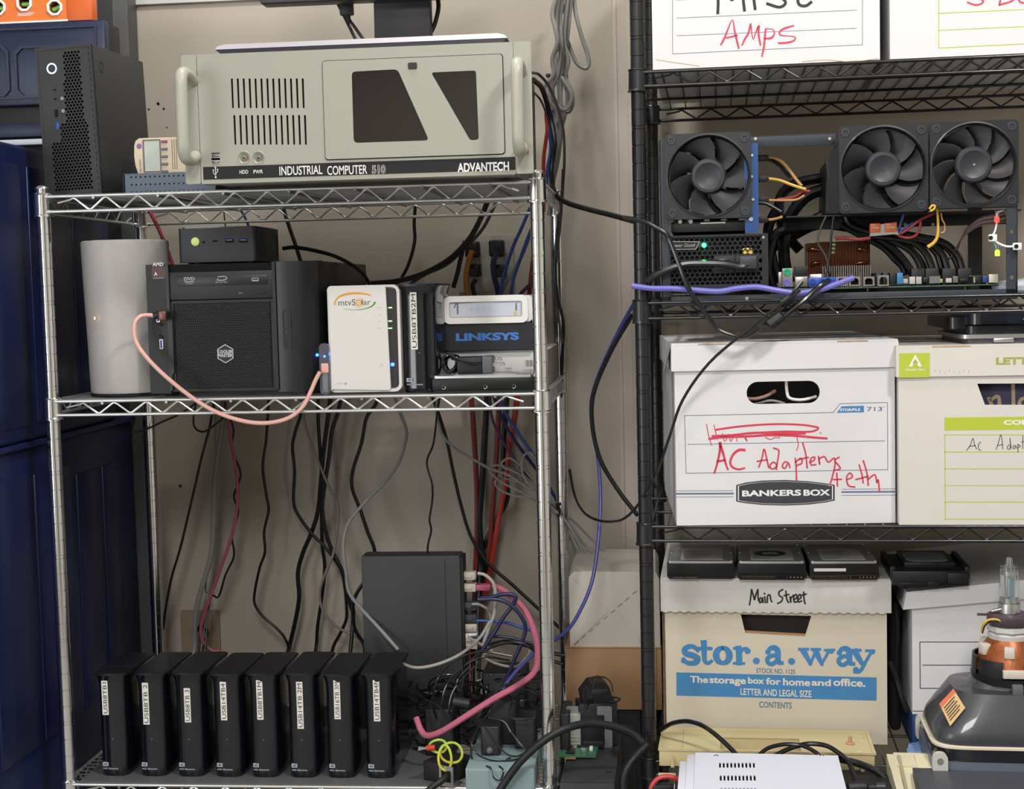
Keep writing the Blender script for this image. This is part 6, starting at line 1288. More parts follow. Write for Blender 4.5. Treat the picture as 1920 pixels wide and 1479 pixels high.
for i, (px, lb_, vr, rt) in enumerate(((1251, 'leftmost of three bare hard drives on the Main Street lid', 0, 0), (1383, 'middle of three bare hard drives, white label with dark ring', 1, .0), (1518, 'rightmost of three bare drives, brown connector and white strip', 2, .03))):
    q = FB.at(px, 1084, yb-.4); t = hdd(lb_, FB, (q.x, yb-.55, zl), rt, face='end', var=vr, h_=1.08, w_=4.0, L_=5.8, group='bare hard drives on the Main Street lid')
    if vr == 1: b = MB(); b.plate(circ(2, 2.6, .95, 24), [circ(2, 2.6, .5, 24)], 'z', 1.08, 1.1); b.build('spindle_ring', mat('dark ring', '333438', .3, .7), t)
    if vr == 2: b = MB(); b.box(.25, 2.1, -.012, 0, .5, .68); b.build('paper_strip', white, t)
# --- lower right: white box with blue band
yb = 3.6; x0 = FB.at(1711, 1400, yb).x; P = PF(FB, x0, yb, zB); KW = lambda x, y: P(1600+x/3.0875, 1000+y/3.0875)
t = thing('storage_box', 'white storage box with dark blue foot band behind the picture tube', 'storage box', FB, (x0, yb, zB))
fw = open_box(t, 12.6, 12.6, P(1711, 1140)[1]+.9, paper)
b = MB(); zt0 = KW(345, 435)[1]; zt1 = KW(600, 330)[1]
lz = KW(300, 340)[1]-.2
b.prism([(-.55, zt0), (13, zt0+1.35), (13.1, zt0+2.55), (-.35, zt0+1.05)], 'y', -.3, 12.6); b.build('lid', paper, t)
b = MB(); a, c = KW(345, 1245), KW(345, 1045); b.box(-.01, 12.6, -.01, 0, a[1], c[1]); b.box(-.012, 0, 0, 12.6, a[1], c[1]); o = b.build('blue_band', mat('navy print', '26477c', .6, var=.1, vscale=3), fw)
b = MB(); a, c = KW(370, 1075), KW(900, 1048); b.text('Cosmo Storage', a[0], c[0]+2, a[1]-.3, c[1]-.1, -.016, bold=.05); b.build('lettering', whitep, o)
b = MB(); ruled(b, [(KW(385, 628), KW(387, 896)), (KW(387, 896), KW(1500, 896)), (KW(385, 628), KW(1500, 628)), (KW(402, 762), KW(1500, 762)), (KW(345, 1028), KW(1500, 1028))], .05, -.006); b.build('printed_frame', mat('navy rule', '26304e', .6), fw)
b = MB()
for pts in ([(6.0, 8.2), (5.4, 8.6), (5.2, 7.9), (5.7, 7.4)], [(4.6, 8.3), (4.2, 8.0), (4.5, 7.5), (4.9, 7.9), (4.6, 8.3)], [(3.6, 8.3), (3.3, 8.1), (3.5, 7.8), (3.2, 7.5)]): b.ribbon(pts, .14, -.006, plane='x')
b.build('side_handwriting', blk_marker, t)
g0 = FB.at(1669, 1300, 6).x; g1 = FB.at(1690, 1300, 6).x
t2 = thing('filler_sleeve', 'thin black filler sleeve added to darken the gap between the two lower storage boxes', 'sleeve', FB, (g0, 6, zB))  # black slab added to darken the gap between the boxes
b2 = MB(); b2.box(0, g1-g0, 0, 9, 0, 8.2, .3, 3); b2.build('body', mat('black fabric', '0e0f12', .8), t2); b2 = MB(); b2.tube([((g1-g0)/2, -.05, 8), ((g1-g0)/2+.1, -.3, 6.5), ((g1-g0)/2, -.2, 4), ((g1-g0)/2+.25, -.1, 2.5)], .12, 8); b2.build('strap', mat('black strap', '1a1c22', .5), t2)
# drive in a caddy on its lid
q = FB.at(1672, 1096, yb-.6); zc = FB.at(1740, 1096, yb-.6).z
t = thing('drive_caddy', 'black plastic caddy holding a small drive, at the left of the white lid', 'hard drive', FB, (q.x, yb-.9, zc-.1), .0)
b = MB(); b.box(0, 4.35, 0, 5.6, .1, .95, .06); b.build('tray', mat('caddy black', '17181a', .45), t)
b = MB(); b.box(3.1, 4.2, -.3, .3, .3, .9, .05); b.build('latch', mat('caddy black', '17181a', .45), t)
for r0, r1 in ((-.1, .2), (4.15, 4.45)): b = MB(); b.box(r0, r1, .2, 5.4, .5, 1.18, .05); b.build('side_rail', mat('caddy black', '17181a', .45), t)
b = MB(); b.box(.8, 3.7, .9, 4.9, .95, 1.3, .05); dv = b.build('small_drive', mat('small drive', '2c2d30', .35, .5), t)
b = MB(); b.ebox(1.0, 3.4, 1.2, 4.3, 1.3, 1.315, 'z', .5, 4); b.build('paper_label', mat('caddy label', '85868a', .5), dv)
b = MB(); b.box(.3, 1.9, -.12, .05, .06, .3, .02); b.box(2.0, 2.7, -.12, .05, .06, .35, .02)
for k in range(5): b.box(2.8+k*.12, 2.86+k*.12, -.14, .0, .1, .3)
b.build('connector', mat('connector black', '0c0c0d', .4), t)
# ------------------------------------------------------------------ open-frame graphics server on the second black shelf
zB = ZT_B[1]; yf = -.35
fx = FB.at(1240, 540, yf).x; t = None
steel = mat('dark blue grey steel', '33363d', .42, .3); steelb = mat('black frame steel', '131417', .5)
T = thing('graphics_server', 'open-frame server with three large fans on the second black shelf', 'computer', FB, (fx, yf, zB))
def G(px, py, y=yf): q = FB.at(px, py, y); return (q.x-fx, q.z-zB)
def gx(px, y=yf): return G(px, 540, y)[0]
xr = gx(1908); xl0 = gx(1240)
b = MB(); b.box(0, xr, 0, .12, G(1600, 567)[1]+.0, G(1600, 548)[1], .02); b.box(0, xr, 0, .8, G(1600, 567)[1], G(1600, 567)[1]+.06); b.build('front_rail', steel, T)
b = MB(); b.box(0, xr, 11, 11.12, .02, .6); b.box(0, .1, 0, 11, .02, .6); b.box(xr-.1, xr, 0, 11, .02, .6); b.build('base_rail', steelb, T)
zt_ = G(1600, 246)[1]; zt2 = G(1600, 268)[1]
b = MB(); hl = [circ(xr-.3, G(1895, y_)[1], .12, 12) for y_ in (434, 520)]
zz_ = G(1900, 372)[1]
b.plate([(xr-.6, 0), (xr, 0), (xr, zz_), (xr-.6, zz_)], hl, 'y', 0, .08); b.box(xr-.08, xr, 0, .7, 0, zz_); b.build('upright', steel, T)
b = MB(); b.box(0, .55, 0, .08, 0, G(1245, 262)[1]); b.box(0, .08, 0, .7, 0, G(1245, 262)[1]); b.build('upright', steel, T)
for px in (1815,): a = gx(px, 10.6); b = MB(); b.box(a, a+.85, 10.9, 11, 0, zt_); b.build('upright', steelb, T)
b = MB(); b.box(.4, .8, 10.9, 11, 0, zt_); b.build('upright', steelb, T)
b = MB(); b.box(.3, gx(1570), .6, .7, zt2, zt_, .02); b.box(.3, gx(1570), .6, 1.2, zt_-.06, zt_); b.build('top_rail', steel, T)
for px in (1417, 1557): q = G(px, 258); b = MB(); b.cyl((q[0], .56, q[1]), (q[0], .62, q[1]), .09, 12); b.build('screw', screw, T)
# rear cross beam below the fans
a, c = G(1470, 432, 4), G(1892, 398, 4)
b = MB(); b.box(a[0], c[0], 4.35, 4.5, a[1], c[1], .02); b.box(a[0], c[0], .8, 4.4, c[1]-.08, c[1]); b.build('cross_beam', steelb, T)
for px in (1697, 1749): q = G(px, 421, 4); b = MB(); b.cyl((q[0], 4.25, q[1]), (q[0], 4.36, q[1]), .1, 12); b.build('screw', screw, T)
# fans
fm = mat('fan frame', '1d1e22', .4, coat=.1); fbk = mat('fan blade', '141519', .5); hubm = mat('fan hub', '2a2c32', .42); hubl = mat('hub sticker grey', '2e3036', .4)
def fan(label_, px0, py0, px1, py1, y, R_hub, ang0, n=7):
    a = G(px0, py1, y); c = G(px1, py0, y); W = (c[0]-a[0]+c[1]-a[1])/2; cx_, cz_ = (a[0]+c[0])/2, (a[1]+c[1])/2; h = W/2; yl = y-yf
    fo = bpy.data.objects.new('fan', None); C.objects.link(fo); fo.parent = T; fo.location = Vector((cx_, yl, cz_))*S
    if label_: fo['label'] = label_
    b = MB(); hs = [circ(sx*(h-.36), sz*(h-.36), .1, 10) for sx in (-1, 1) for sz in (-1, 1)]
    tri = []
    for sx in (-1, 1):
        for sz in (-1, 1):
            d = .80*h; tri.append([(sx*(h-.16), sz*(h*.36)), (sx*(h-.16), sz*(h*.64)), (sx*(h*.86), sz*(h*.66)), (sx*(h*.92), sz*(h*.40))]); tri.append([(sx*(h*.36), sz*(h-.16)), (sx*(h*.64), sz*(h-.16)), (sx*(h*.66), sz*(h*.86)), (sx*(h*.40), sz*(h*.92))])
    b.plate(rrect(-h, h, -h, h, .25, 4), [circ(0, 0, h*.935, 48)]+hs, 'y', 0, .14); b.plate(rrect(-h, h, -h, h, .25, 4), [circ(0, 0, h*.935, 48)]+hs, 'y', .85, 1)
    b.build('frame', fm, fo)
    b = MB(); b.lathe([(h*.99, -.03), (h*.955, -.05), (h*.935, 0), (h*.92, .2), (h*.92, .8), (h*.94, 1), (h*.97, 1), (h*.97, .1), (h*.99, -.03)], n=56, axis='y'); b.build('duct_ring', fm, fo)
    for sx in (-1, 1):
        for sz in (-1, 1):
            b = MB(); b.lathe([(.1, .0), (.12, -.04), (.24, -.04), (.27, .0)], (sx*(h-.36), 0, sz*(h-.36)), 'y', 18); b.cyl((sx*(h-.36), .03, sz*(h-.36)), (sx*(h-.36), -.01, sz*(h-.36)), .09, 10); b.build('corner_mount', hubl, fo)
    b = MB(); b.lathe([(0, .08), (R_hub*.72, .08), (R_hub*.76, .05), (R_hub*.92, .06), (R_hub, .16), (R_hub, .8), (0, .8)], n=40, axis='y'); b.build('hub', hubm, fo)
    b = MB(); b.lathe([(0, .055), (.07, .05), (.08, .08)], n=16, axis='y'); b.build('hub_centre', screw if n == 9 else hubl, fo)
    for k in range(n):
        vs = []; nr, na = 6, 6; a0 = ang0+2*math.pi*k/n
        for i in range(nr+1):
            r = R_hub*.97+(h*.905-R_hub*.97)*i/nr; sw = .32*(i/nr)**1.3; span = 2*math.pi/n*(.86+.12*i/nr)
            for j in range(na+1):
                u = j/na; th = a0+sw+span*u; vs.append((r*math.cos(th), .24+.42*u-.1*math.sin(u*math.pi), r*math.sin(th)))
        b = MB(); b.add(vs, [(i*(na+1)+j, i*(na+1)+j+1, (i+1)*(na+1)+j+1, (i+1)*(na+1)+j) for i in range(nr) for j in range(na)]); b.build('blade', fbk, fo, ang=60)
    for k in range(4):
        th = math.pi/4+k*math.pi/2; b = MB(); b.box(.3, h*.95, .88, .98, -.1, .1, mx=Matrix.Rotation(-th, 4, 'Y')); b.build('strut', fm, fo)
    return fo
fan('nearer-hub fan over the power supply', 1249, 246, 1408, 412, yf-.25, .98, .3)
fan(None, 1573, 231, 1741, 400, yf-.1, .98, 1.2)
fan('rightmost fan with a bright hub screw', 1743, 224, 1911, 391, yf-.1, 1.0, .1, 9)
# graphics cards behind the left fan and their blue brackets
for k in range(4):
    a = G(1262+k*34, 411, 1.2); c = G(1262+k*34+20, 262, 1.2); b = MB(); b.box(a[0], c[0], 1.6, 10.4, a[1], c[1], .03); gc = b.build('graphics_card', mat('card shroud', '202227', .4, .2), T)
    b = MB(); b.box(a[0]+.05, a[0]+.12, 1.5, 1.58, a[1]+.3, c[1]-.3); b.build('card_edge', mat('card edge', '1c3b2c', .5), gc)
bbl = mat('blue anodised bracket', '2c4c82', .38, .3)
a, c = G(1397, 436), G(1421, 268); b = MB(); hl = [rrect((a[0]+c[0])/2-.08, (a[0]+c[0])/2+.08, z_-.12, z_+.12, .03, 1) for z_ in (a[1]+1.6, a[1]+2.9)]
b.plate([(a[0], a[1]), (c[0], a[1]), (c[0], c[1]), (a[0], c[1])], hl, 'y', .02, .08); br = b.build('blue_bracket', bbl, T)
for (px, py) in ((1408, 411), (1412, 374), (1409, 331), (1410, 291)): q = G(px, py); b = MB(); b.cyl((q[0], -.08, q[1]), (q[0], .03, q[1]), .12 if py > 400 else .08, 14); b.build('bracket_screw', screw, br)
a, c = G(1258, 436), G(1400, 412); b = MB(); b.box(a[0], c[0], .3, 6, a[1], c[1], .03); b.build('card_cage_floor', steelb, T)
b = MB(); q = G(1340, 417); b.box(q[0]-.8, q[0]+.6, .26, .31, q[1]-.05, q[1]+.03); b.build('steel_strip', silver, T)
for px in (1275, 1295): q = G(px, 415); b = MB(); b.cyl((q[0], .2, q[1]), (q[0], .32, q[1]), .12, 12); b.build('screw', screw, T)
a, c = G(1547, 402, 1.2), G(1740, 262, 1.2)
b = MB(); b.prism([(a[0]+.3, a[1]), (c[0], a[1]), (c[0], c[1]+.3), (a[0]+.9, c[1]+.3), (a[0], c[1]-.9)], 'y', .95, 1.2); b.prism([(a[0], a[1]), (a[0]+.25, a[1]), (a[0]+.35, c[1]-1.2), (a[0]+.1, c[1]-1)], 'y', 1.2, 7); b.box(a[0], c[0], 1.2, 7, a[1], a[1]+.12); b.build('air_duct', mat('duct black', '121316', .5), T)
# power supply
a, c = G(1255, 545), G(1440, 437); ps0, ps1, pz0, pz1 = a[0], c[0], a[1], c[1]
PS_ = bpy.data.objects.new('power_supply', None); C.objects.link(PS_); PS_.parent = T
psm = mat('power supply steel', '26272b', .45, .3)
b = MB(); b.box(ps0, ps1, .3, 6.2, pz0, pz1, .03); b.build('housing', darkhole, PS_)
kk2 = lambda x, y: G(1200+x/3.8917, 220+y/3.8917)
sw0 = kk2(540, 1140); sw1 = kk2(695, 1010); pl0 = kk2(222, 965); pl1 = kk2(440, 905)
def sol(x, z_): return (sw0[0]-.05 < x < kk2(860, 0)[0] and sw0[1]-.0 < z_ < sw1[1]+.0) or (x < pl1[0] and pl0[1] < z_ < pl1[1]) or x > kk2(885, 0)[0]
b = MB(); b.hexgrid(ps0+.02, ps1-.02, pz0+.18, pz1-.05, .285, .8, .0, .06, sol); b.build('honeycomb_grille', psm, PS_)
b = MB(); b.plate([(ps0, pz0), (ps1, pz0), (ps1, pz1), (ps0, pz1)], [[(ps0+.05, pz0+.3), (ps1-.35, pz0+.3), (ps1-.35, pz1-.12), (ps0+.05, pz1-.12)]], 'y', -.03, .3); b.build('rim', psm, PS_)
b = MB(); p = [kk2(222, 968), kk2(410, 965), kk2(440, 905), kk2(222, 902)]; b.prism(p, 'y', -.05, .02); p2 = [kk2(222, 960), kk2(405, 957), kk2(428, 912), kk2(222, 910)]; pl = b.build('sticker', mat('sticker black', '141416', .5), PS_)
b = MB(); b.plate([kk2(222, 967), kk2(409, 964), kk2(438, 906), kk2(222, 903)], [[kk2(222, 963), kk2(405, 960), kk2(432, 910), kk2(222, 907)]], 'y', -.055, -.05); A = kk2(222, 948); B_ = kk2(402, 919); b.text('Power Good', A[0], B_[0], A[1], B_[1], -.056, shear=.2); b.build('lettering', mat('dim print', '9a9a98', .6), pl)
q = kk2(468, 933); b = MB(); b.ball((q[0], -.06, q[1]), .13, 14); b.build('green_light', mat('green power light', '20ff60', .3, emit=22), PS_)
b = MB(); b.box(sw0[0], sw1[0], -.06, .05, sw0[1], sw1[1], .03); o = b.build('rocker_frame', blkplastic, PS_); A = kk2(560, 1120); B_ = kk2(650, 1030); b = MB(); b.box(A[0], B_[0], -.1, -.05, A[1], B_[1], .03); b.build('rocker', mat('rocker grey', '1c1c1e', .3), o)
A = kk2(700, 1130); B_ = kk2(860, 1005); b = MB(); b.box(A[0], B_[0], -.04, .05, A[1], B_[1], .03); b.build('inlet', blkplastic, PS_)
A = kk2(725, 1110); B_ = kk2(852, 1012); b = MB(); b.box(A[0], B_[0], -.75, -.05, A[1], B_[1], .1, 3); b.build('mains_plug', mat('plug dark grey', '33353b', .4), PS_)
for k, (x, y) in enumerate(((760, 965), (785, 962), (808, 965), (765, 985), (790, 985), (812, 985))): q = kk2(x, y); b = MB(); b.cyl((q[0], .05, q[1]), (q[0], .4, q[1]), .1, 6); b.build('yellow_coil', mat('glowing yellow coil', 'd9b64a', .35, emit=.15), PS_)  # coils are no lamps, a faint glow is put into their yellow
b = MB(); q = kk2(900, 875); b.cyl((q[0], -.08, q[1]), (q[0], 0, q[1]), .08, 12); q = kk2(780, 1320); b.cyl((q[0], -.08, q[1]), (q[0], .02, q[1]), .1, 12); b.build('screw', screw, PS_)
A = kk2(222, 1290); B_ = kk2(400, 1310); b = MB(); b.text('! WARNING HIGH VOLTAGE', A[0], B_[0], A[1]-.06, A[1]+.02, -.036); b.build('lettering', mat('dim print', '9a9a98', .6), PS_)
# motherboard
MBz = G(1700, 536, 1.0)[1]; m0 = gx(1440, 1.3); m1 = gx(1872, 1.3)
pcb2 = mat('motherboard green', '4b6a54', .5, var=.3, vscale=10)
MO = bpy.data.objects.new('motherboard', None); C.objects.link(MO); MO.parent = T
b = MB(); b.box(m0, m1, 1.6, 10.6, MBz-.07, MBz); b.build('board', pcb2, MO)
for x in (m0+.5, (m0+m1)/2, m1-.5): b = MB(); b.cyl((x, 2.2, .6), (x, 2.2, MBz-.07), .08, 8); b.cyl((x, 9.6, .05), (x, 9.6, MBz-.07), .08, 8); b.build('standoff', mat('brass', 'a08a4a', .3, .9), MO)
KM = lambda x, y, yy=1.2: (FB.at(1440+x/4, 400+y/4, yy).x-fx, FB.at(1440+x/4, 400+y/4, yy).z-zB)
def comp(name, x0_, y0_, x1_, y1_, dep, m, bev=.02, label=None):
    A = KM(x0_, y1_); B_ = KM(x1_, y0_); b = MB(); b.box(A[0], B_[0], 1.55, 1.55+dep, max(A[1], MBz), B_[1], bev); o = b.build(name, m, MO)
    if label: o['label'] = label
    return o, A, B_
sh = mat('port shell steel', 'a9a6a2', .3, .8)
comp('audio_stack', 78, 440, 104, 550, .5, sh)
o, A, B_ = comp('keyboard_port_shell', 107, 410, 184, 552, .6, mat('port grey shell', '8e8a86', .4, .3))
for (x, y, cc) in ((145, 443, '1fae7a'), (143, 520, '7a72c8')):
    q = KM(x, y); b = MB(); b.lathe([(.22, -.02), (.2, -.05), (.05, -.04), (0, -.04)], (q[0], 1.55, q[1]), 'y', 20); oo_ = b.build('round_port', mat('port '+cc, cc, .4), o)
    for k in range(6): a_ = k*math.pi/3+.5; b = MB(); b.cyl((q[0]+.11*math.cos(a_), 1.49, q[1]+.11*math.sin(a_)), (q[0]+.11*math.cos(a_), 1.55, q[1]+.11*math.sin(a_)), .025, 6); b.build('pin_hole', darkhole, oo_)
comp('serial_port', 200, 395, 300, 470, .6, blkplastic)
comp('network_port', 205, 475, 296, 552, .6, sh)
o, A, B_ = comp('video_port', 305, 478, 508, 550, .5, mat('video blue', '2c55b4', .4))
for x in (335, 405, 480): q = KM(x, 512); b = MB(); b.cyl((q[0], 1.35, q[1]), (q[0], 1.55, q[1]), .16, 12); b.build('port_screw', mat('video blue dark', '1f3f8c', .4), o)
for i, x in enumerate((510, 608, 714, 822)):
    A = KM(x, 545); B_ = KM(x+84, 473 if i < 3 else 462); b = MB(); w_ = B_[0]-A[0]; h_ = B_[1]-A[1]
    b.plate([(A[0], A[1]), (B_[0], A[1]), (B_[0], B_[1]), (A[0], B_[1])], [[(A[0]+w_*.15, A[1]+h_*.14), (B_[0]-w_*.15, A[1]+h_*.14), (B_[0]-w_*.15, A[1]+h_*.6), (B_[0]-w_*.3, A[1]+h_*.82), (A[0]+w_*.3, A[1]+h_*.82), (A[0]+w_*.15, A[1]+h_*.6)]], 'y', 1.5, 2.1); b.box(A[0], B_[0], 2.0, 2.1, A[1], B_[1]); o = b.build('network_port', sh, MO)
    b = MB(); b.box(A[0]+.05, B_[0]-.05, 1.9, 1.95, A[1]+.03, B_[1]-.05); b.build('socket_dark', darkhole, o)
for x, m_ in ((915, blkplastic), (968, mat('slot blue', '3c78a8', .4))): comp('card_slot', x, 445, x+44, 530, 5, m_)
comp('card_slot', 810, 445, 850, 530, 5, blkplastic); comp('card_slot', 862, 445, 900, 530, 5, blkplastic)
for (x0_, y0_, x1_, y1_, cc) in ((1015, 490, 1050, 525, 'a8a49c'), (1062, 474, 1104, 530, 'b8b6b2'), (1112, 474, 1152, 530, 'aaa8a4'), (1165, 480, 1205, 520, '1a1a1c'), (1335, 485, 1378, 520, 'b8b2a4'), (1388, 470, 1425, 520, '6c6862'), (1440, 490, 1500, 515, '1a1a1c'), (1560, 475, 1600, 515, '2a2a2c'), (1610, 468, 1650, 520, '2c3f86'), (1658, 455, 1726, 520, 'd2cdba'), (1290, 490, 1310, 520, 'b09a5c'), (1510, 465, 1598, 475, '4b6a54'), (1545, 475, 1555, 520, 'c8c0a8')):
    comp('component', x0_, y0_, x1_, y1_, .5, mat('comp '+cc, cc, .4))
b = MB(); A = KM(1210, 525); B_ = KM(1288, 470)
for k in range(9): x = A[0]+(B_[0]-A[0])*k/8.5; b.box(x, x+.05, 1.5, 2.3, A[1], B_[1])
b.build('small_heatsink', silver, MO)
# copper cooler
cu = mat('copper fin', '7a4a34', .35, .85); al = mat('aluminium fin', 'b3a8a4', .3, .8)
HS = bpy.data.objects.new('processor_cooler', None); C.objects.link(HS); HS.parent = T
A = KM(295, 470, 4.5); B_ = KM(755, 205, 4.5)
n = 44
for k in range(n):
    x = A[0]+(B_[0]-A[0])*k/(n-1); b = MB(); b.box(x, x+.035, 4.4, 7.4, A[1]+.1, B_[1]+(.0 if k > 6 else -.05)); b.build('fin', cu, HS)
A2 = KM(405, 470, 3.4); B2 = KM(757, 388, 3.4)
for k in range(22):
    x = A2[0]+(B2[0]-A2[0])*k/21; b = MB(); b.box(x, x+.06, 3.3, 4.2, MBz, B2[1]); b.build('fin', al, HS)
b = MB(); b.box(A[0]+.1, B_[0]-.1, 4.4, 7.4, MBz, A[1]+.12, .05); b.build('base_block', al, HS)
for (x0_, y0_, x1_, y1_) in ((290, 272, 380, 276), (320, 385, 385, 370), (660, 270, 715, 280), (655, 378, 735, 372)):
    p = KM(x0_, y0_, 4.3); q = KM(x1_, y1_, 4.3); b = MB(); b.tube([(p[0], 4.3, p[1]), ((p[0]+q[0])/2, 4.15, (p[1]+q[1])/2+.05), (q[0], 4.3, q[1])], .1, 10, 5); b.build('heat_pipe', mat('bright copper', 'b07a5a', .25, .9), HS)
# wire connector, orange levers
A = KM(765, 205, .8); B_ = KM(985, 118, .8)
WC = thing('wire_connector', 'grey and orange lever wire connector hanging above the motherboard', 'connector', FB, (fx+A[0], yf+1.15, zB+A[1]+.25), 0)
og = mat('lever orange', 'c4623a', .4); lg_ = mat('connector grey', 'a5a39e', .4)
w_ = B_[0]-A[0]; b = MB(); b.prism([(0, .0), (w_*.85, .08), (w_, .0), (w_*.93, .3), (w_*.9, .75), (.1, .6)], 'y', 0, .6); b.build('body', lg_, WC)
for (xa, xb) in ((.0, w_*.36), (w_*.5, w_*.92)): b = MB(); b.box(xa, xb, -.06, .5, .2, .72, .05); b.box(xa+.1, xb-.1, -.09, -.05, .42, .5, m=1); b.build('lever', [og, lg_], WC)
# wires of the server, each a cable
def GW(pts, y=None): return [FB.w(FB.at(p[0], p[1], (p[2] if len(p) > 2 else y))) for p in pts]
ye = mat('yellow wire', 'd0a83c', .4); rd = mat('red wire', '8f2f34', .4); yb_ = mat('pale yellow wire', 'b89058', .4)
def K3(p, y): return [(1550+a/3.7919, 210+c/3.7919, y) for a, c in p]
def K2(p, y): return [(1200+a/3.8917, 220+c/3.8917, y) for a, c in p]
C_('yellow and black lead topmost at the blue bracket', GW(K2([(870, 298), (960, 292), (1030, 320), (1080, 370), (1130, 440), (1180, 500)], 1.6)), .09, yb_)
C_('black lead under the topmost yellow lead', GW(K2([(870, 305), (950, 310), (1020, 350), (1060, 400), (1100, 440)], 1.9)), .1, ck)
C_('bright yellow lead, second at the blue bracket', GW(K2([(870, 445), (940, 448), (1020, 460), (1100, 490), (1160, 510), (1210, 525)], 1.6)), .09, ye)
C_('red lead third at the blue bracket', GW(K2([(1000, 600), (1080, 590), (1140, 575), (1190, 540), (1240, 540)], 1.8)), .09, rd)
C_('pale yellow lead third at the blue bracket', GW(K2([(870, 600), (960, 605), (1060, 605), (1140, 600), (1200, 570)], 1.6)), .07, yb_)
C_('grey black lead fourth at the blue bracket', GW(K2([(850, 622), (920, 630), (980, 660), (1030, 690)], 1.4)), .1, ck)
C_('lowest yellow lead at the blue bracket', GW(K2([(860, 745), (920, 748), (980, 742), (1040, 725)], 1.6)), .08, yb_)
for i, y_ in enumerate((298, 450, 603, 748)):
    q = GW(K2([(885, y_)], 1.5))[0]; t = thing('power_plug', 'black power plug at the blue bracket, %s' % ('topmost', 'second from the top', 'third from the top', 'lowest')[i], 'plug', FS, tuple(q))
    b = MB(); b.box(-.3, .35, -.16, .16, -.17, .17, .04); b.build('shell', blkplastic, t); b = MB(); b.box(.3, .42, -.1, .1, -.1, .1, .02); b.build('collar', ck, t)
C_('blue jacketed network cable lying along the foot of the server', GW(K2([(-60, 1230), (90, 1248), (240, 1250), (420, 1262), (580, 1270), (700, 1250), (850, 1238), (1000, 1262), (1140, 1282), (1250, 1270), (1340, 1250), (1440, 1215), (1520, 1185), (1560, 1170)], -1.0)), .16, mat('periwinkle cable', '6a68b4', .38))
C_('black mains lead curving to the server power supply', GW(K2([(50, 1200), (100, 1160), (200, 1110), (330, 1070), (480, 1065), (620, 1070), (740, 1090), (790, 1070)], -.95)), .2, cordg)
C_('black cord falling from the rack post across the server foot', GW(K2([(-120, 730), (30, 760), (110, 800), (190, 850), (230, 930), (280, 1060), (340, 1220), (420, 1350), (500, 1460), (560, 1540), (640, 1580), (720, 1600), (790, 1590), (870, 1540)], -1.3)), .13, cordg)
C_('black video cord from the blue port down over the archive box', GW([(1555, 525, -.9), (1535, 537, -1.3), (1505, 565, -1.5), (1480, 585, -1.5), (1462, 600, -1.5)]), .14, cordg)
C_('black cord from the network port to its cable choke', GW([(1504, 528, -.9), (1490, 545, -1.1), (1478, 560, -1.2), (1462, 580, -1.3), (1430, 610, -1.4)]), .1, cordg)
for (px, py, lb_, L2, r) in ((1454, 602, 'large black cable choke hanging in front of the archive box lid', .85, .36), (1474, 565, 'small black cable choke at the server foot', .55, .28)):
    q = GW([(px, py, -1.5)])[0]; t = thing('cable_choke', lb_, 'cable choke', FS, tuple(q)); d = Vector((.78, .05, .55)).normalized()
    b = MB(); b.tube([-d*L2*.62, -d*L2*.5, d*L2*.5, d*L2*.62], lambda u, r=r: r if .02 < u < .98 else r*.6, 16, 0); b.build('bead', blkplastic, t); b = MB(); b.cyl(tuple(-d*L2*.05), tuple(d*L2*.02), r*1.05, 16); b.build('seam', ck, t)
C_('red lead entering the wire connector from the left', GW(K3([(60, 900), (130, 895), (220, 905), (310, 895)], .9)), .1, rd)
C_('red lead leaving the wire connector, lower', GW(K3([(510, 880), (580, 895), (640, 870), (665, 810), (665, 760)], .9)), .08, rd)
C_('red lead leaving the wire connector, upper', GW(K3([(510, 870), (570, 840), (660, 770), (740, 730), (790, 700)], .8)), .08, rd)
C_('blue lead rising from the wire connector', GW(K3([(505, 860), (530, 780), (550, 720), (560, 690)], 1.0)), .07, cb)
C_('violet lead rising from the wire connector', GW(K3([(515, 855), (590, 800), (680, 760), (760, 720)], 1.1)), .06, cpu)
C_('yellow wire hanging with a curled end over the black cables', GW(K3([(780, 650), (790, 740), (792, 830), (785, 890), (760, 930), (718, 960)], .4)), lambda u: .06+.05*u, ye)
C_('small yellow wire loop below the middle fan', GW(K3([(810, 690), (820, 760), (840, 800), (835, 850), (810, 860)], .5)), .045, yb_)
C_('yellow wire curl between the two right fans', GW(K3([(730, 690), (750, 665), (770, 670), (762, 690), (735, 705)], -.6)), .06, ye)
bl = mat('black sleeve', '0c0c0e', .35)
BD = [([(120, 700), (170, 800), (330, 860), (480, 920), (600, 990), (660, 1080), (675, 1160)], 2.2), ([(140, 760), (260, 860), (420, 900), (560, 950), (640, 1020), (690, 1100), (700, 1160)], 2.6), ([(330, 880), (500, 900), (620, 930), (700, 1000), (740, 1080), (760, 1150)], 2.0), ([(420, 870), (580, 890), (700, 930), (780, 1000), (810, 1080), (825, 1150)], 2.3), ([(500, 880), (640, 900), (750, 940), (820, 1010), (850, 1090), (860, 1150)], 2.0), ([(540, 880), (680, 905), (800, 930), (880, 990), (930, 1080), (950, 1150)], 2.2), ([(560, 870), (720, 900), (850, 940), (930, 1020), (960, 1100), (965, 1150)], 1.9), ([(500, 850), (640, 895), (760, 905), (860, 950), (920, 1040), (945, 1150)], 2.5), ([(300, 850), (460, 960), (540, 1040), (590, 1110), (610, 1160)], 2.4), ([(100, 800), (250, 880), (400, 960), (480, 1040), (540, 1100), (560, 1160)], 2.8)]
wh = ('nearest the heatsink', 'second from the heatsink', 'third from the heatsink', 'fourth from the heatsink', 'middle of the fan of cables', 'sixth from the heatsink', 'outermost on the right', 'second from the right', 'low inner strand', 'lowest strand')
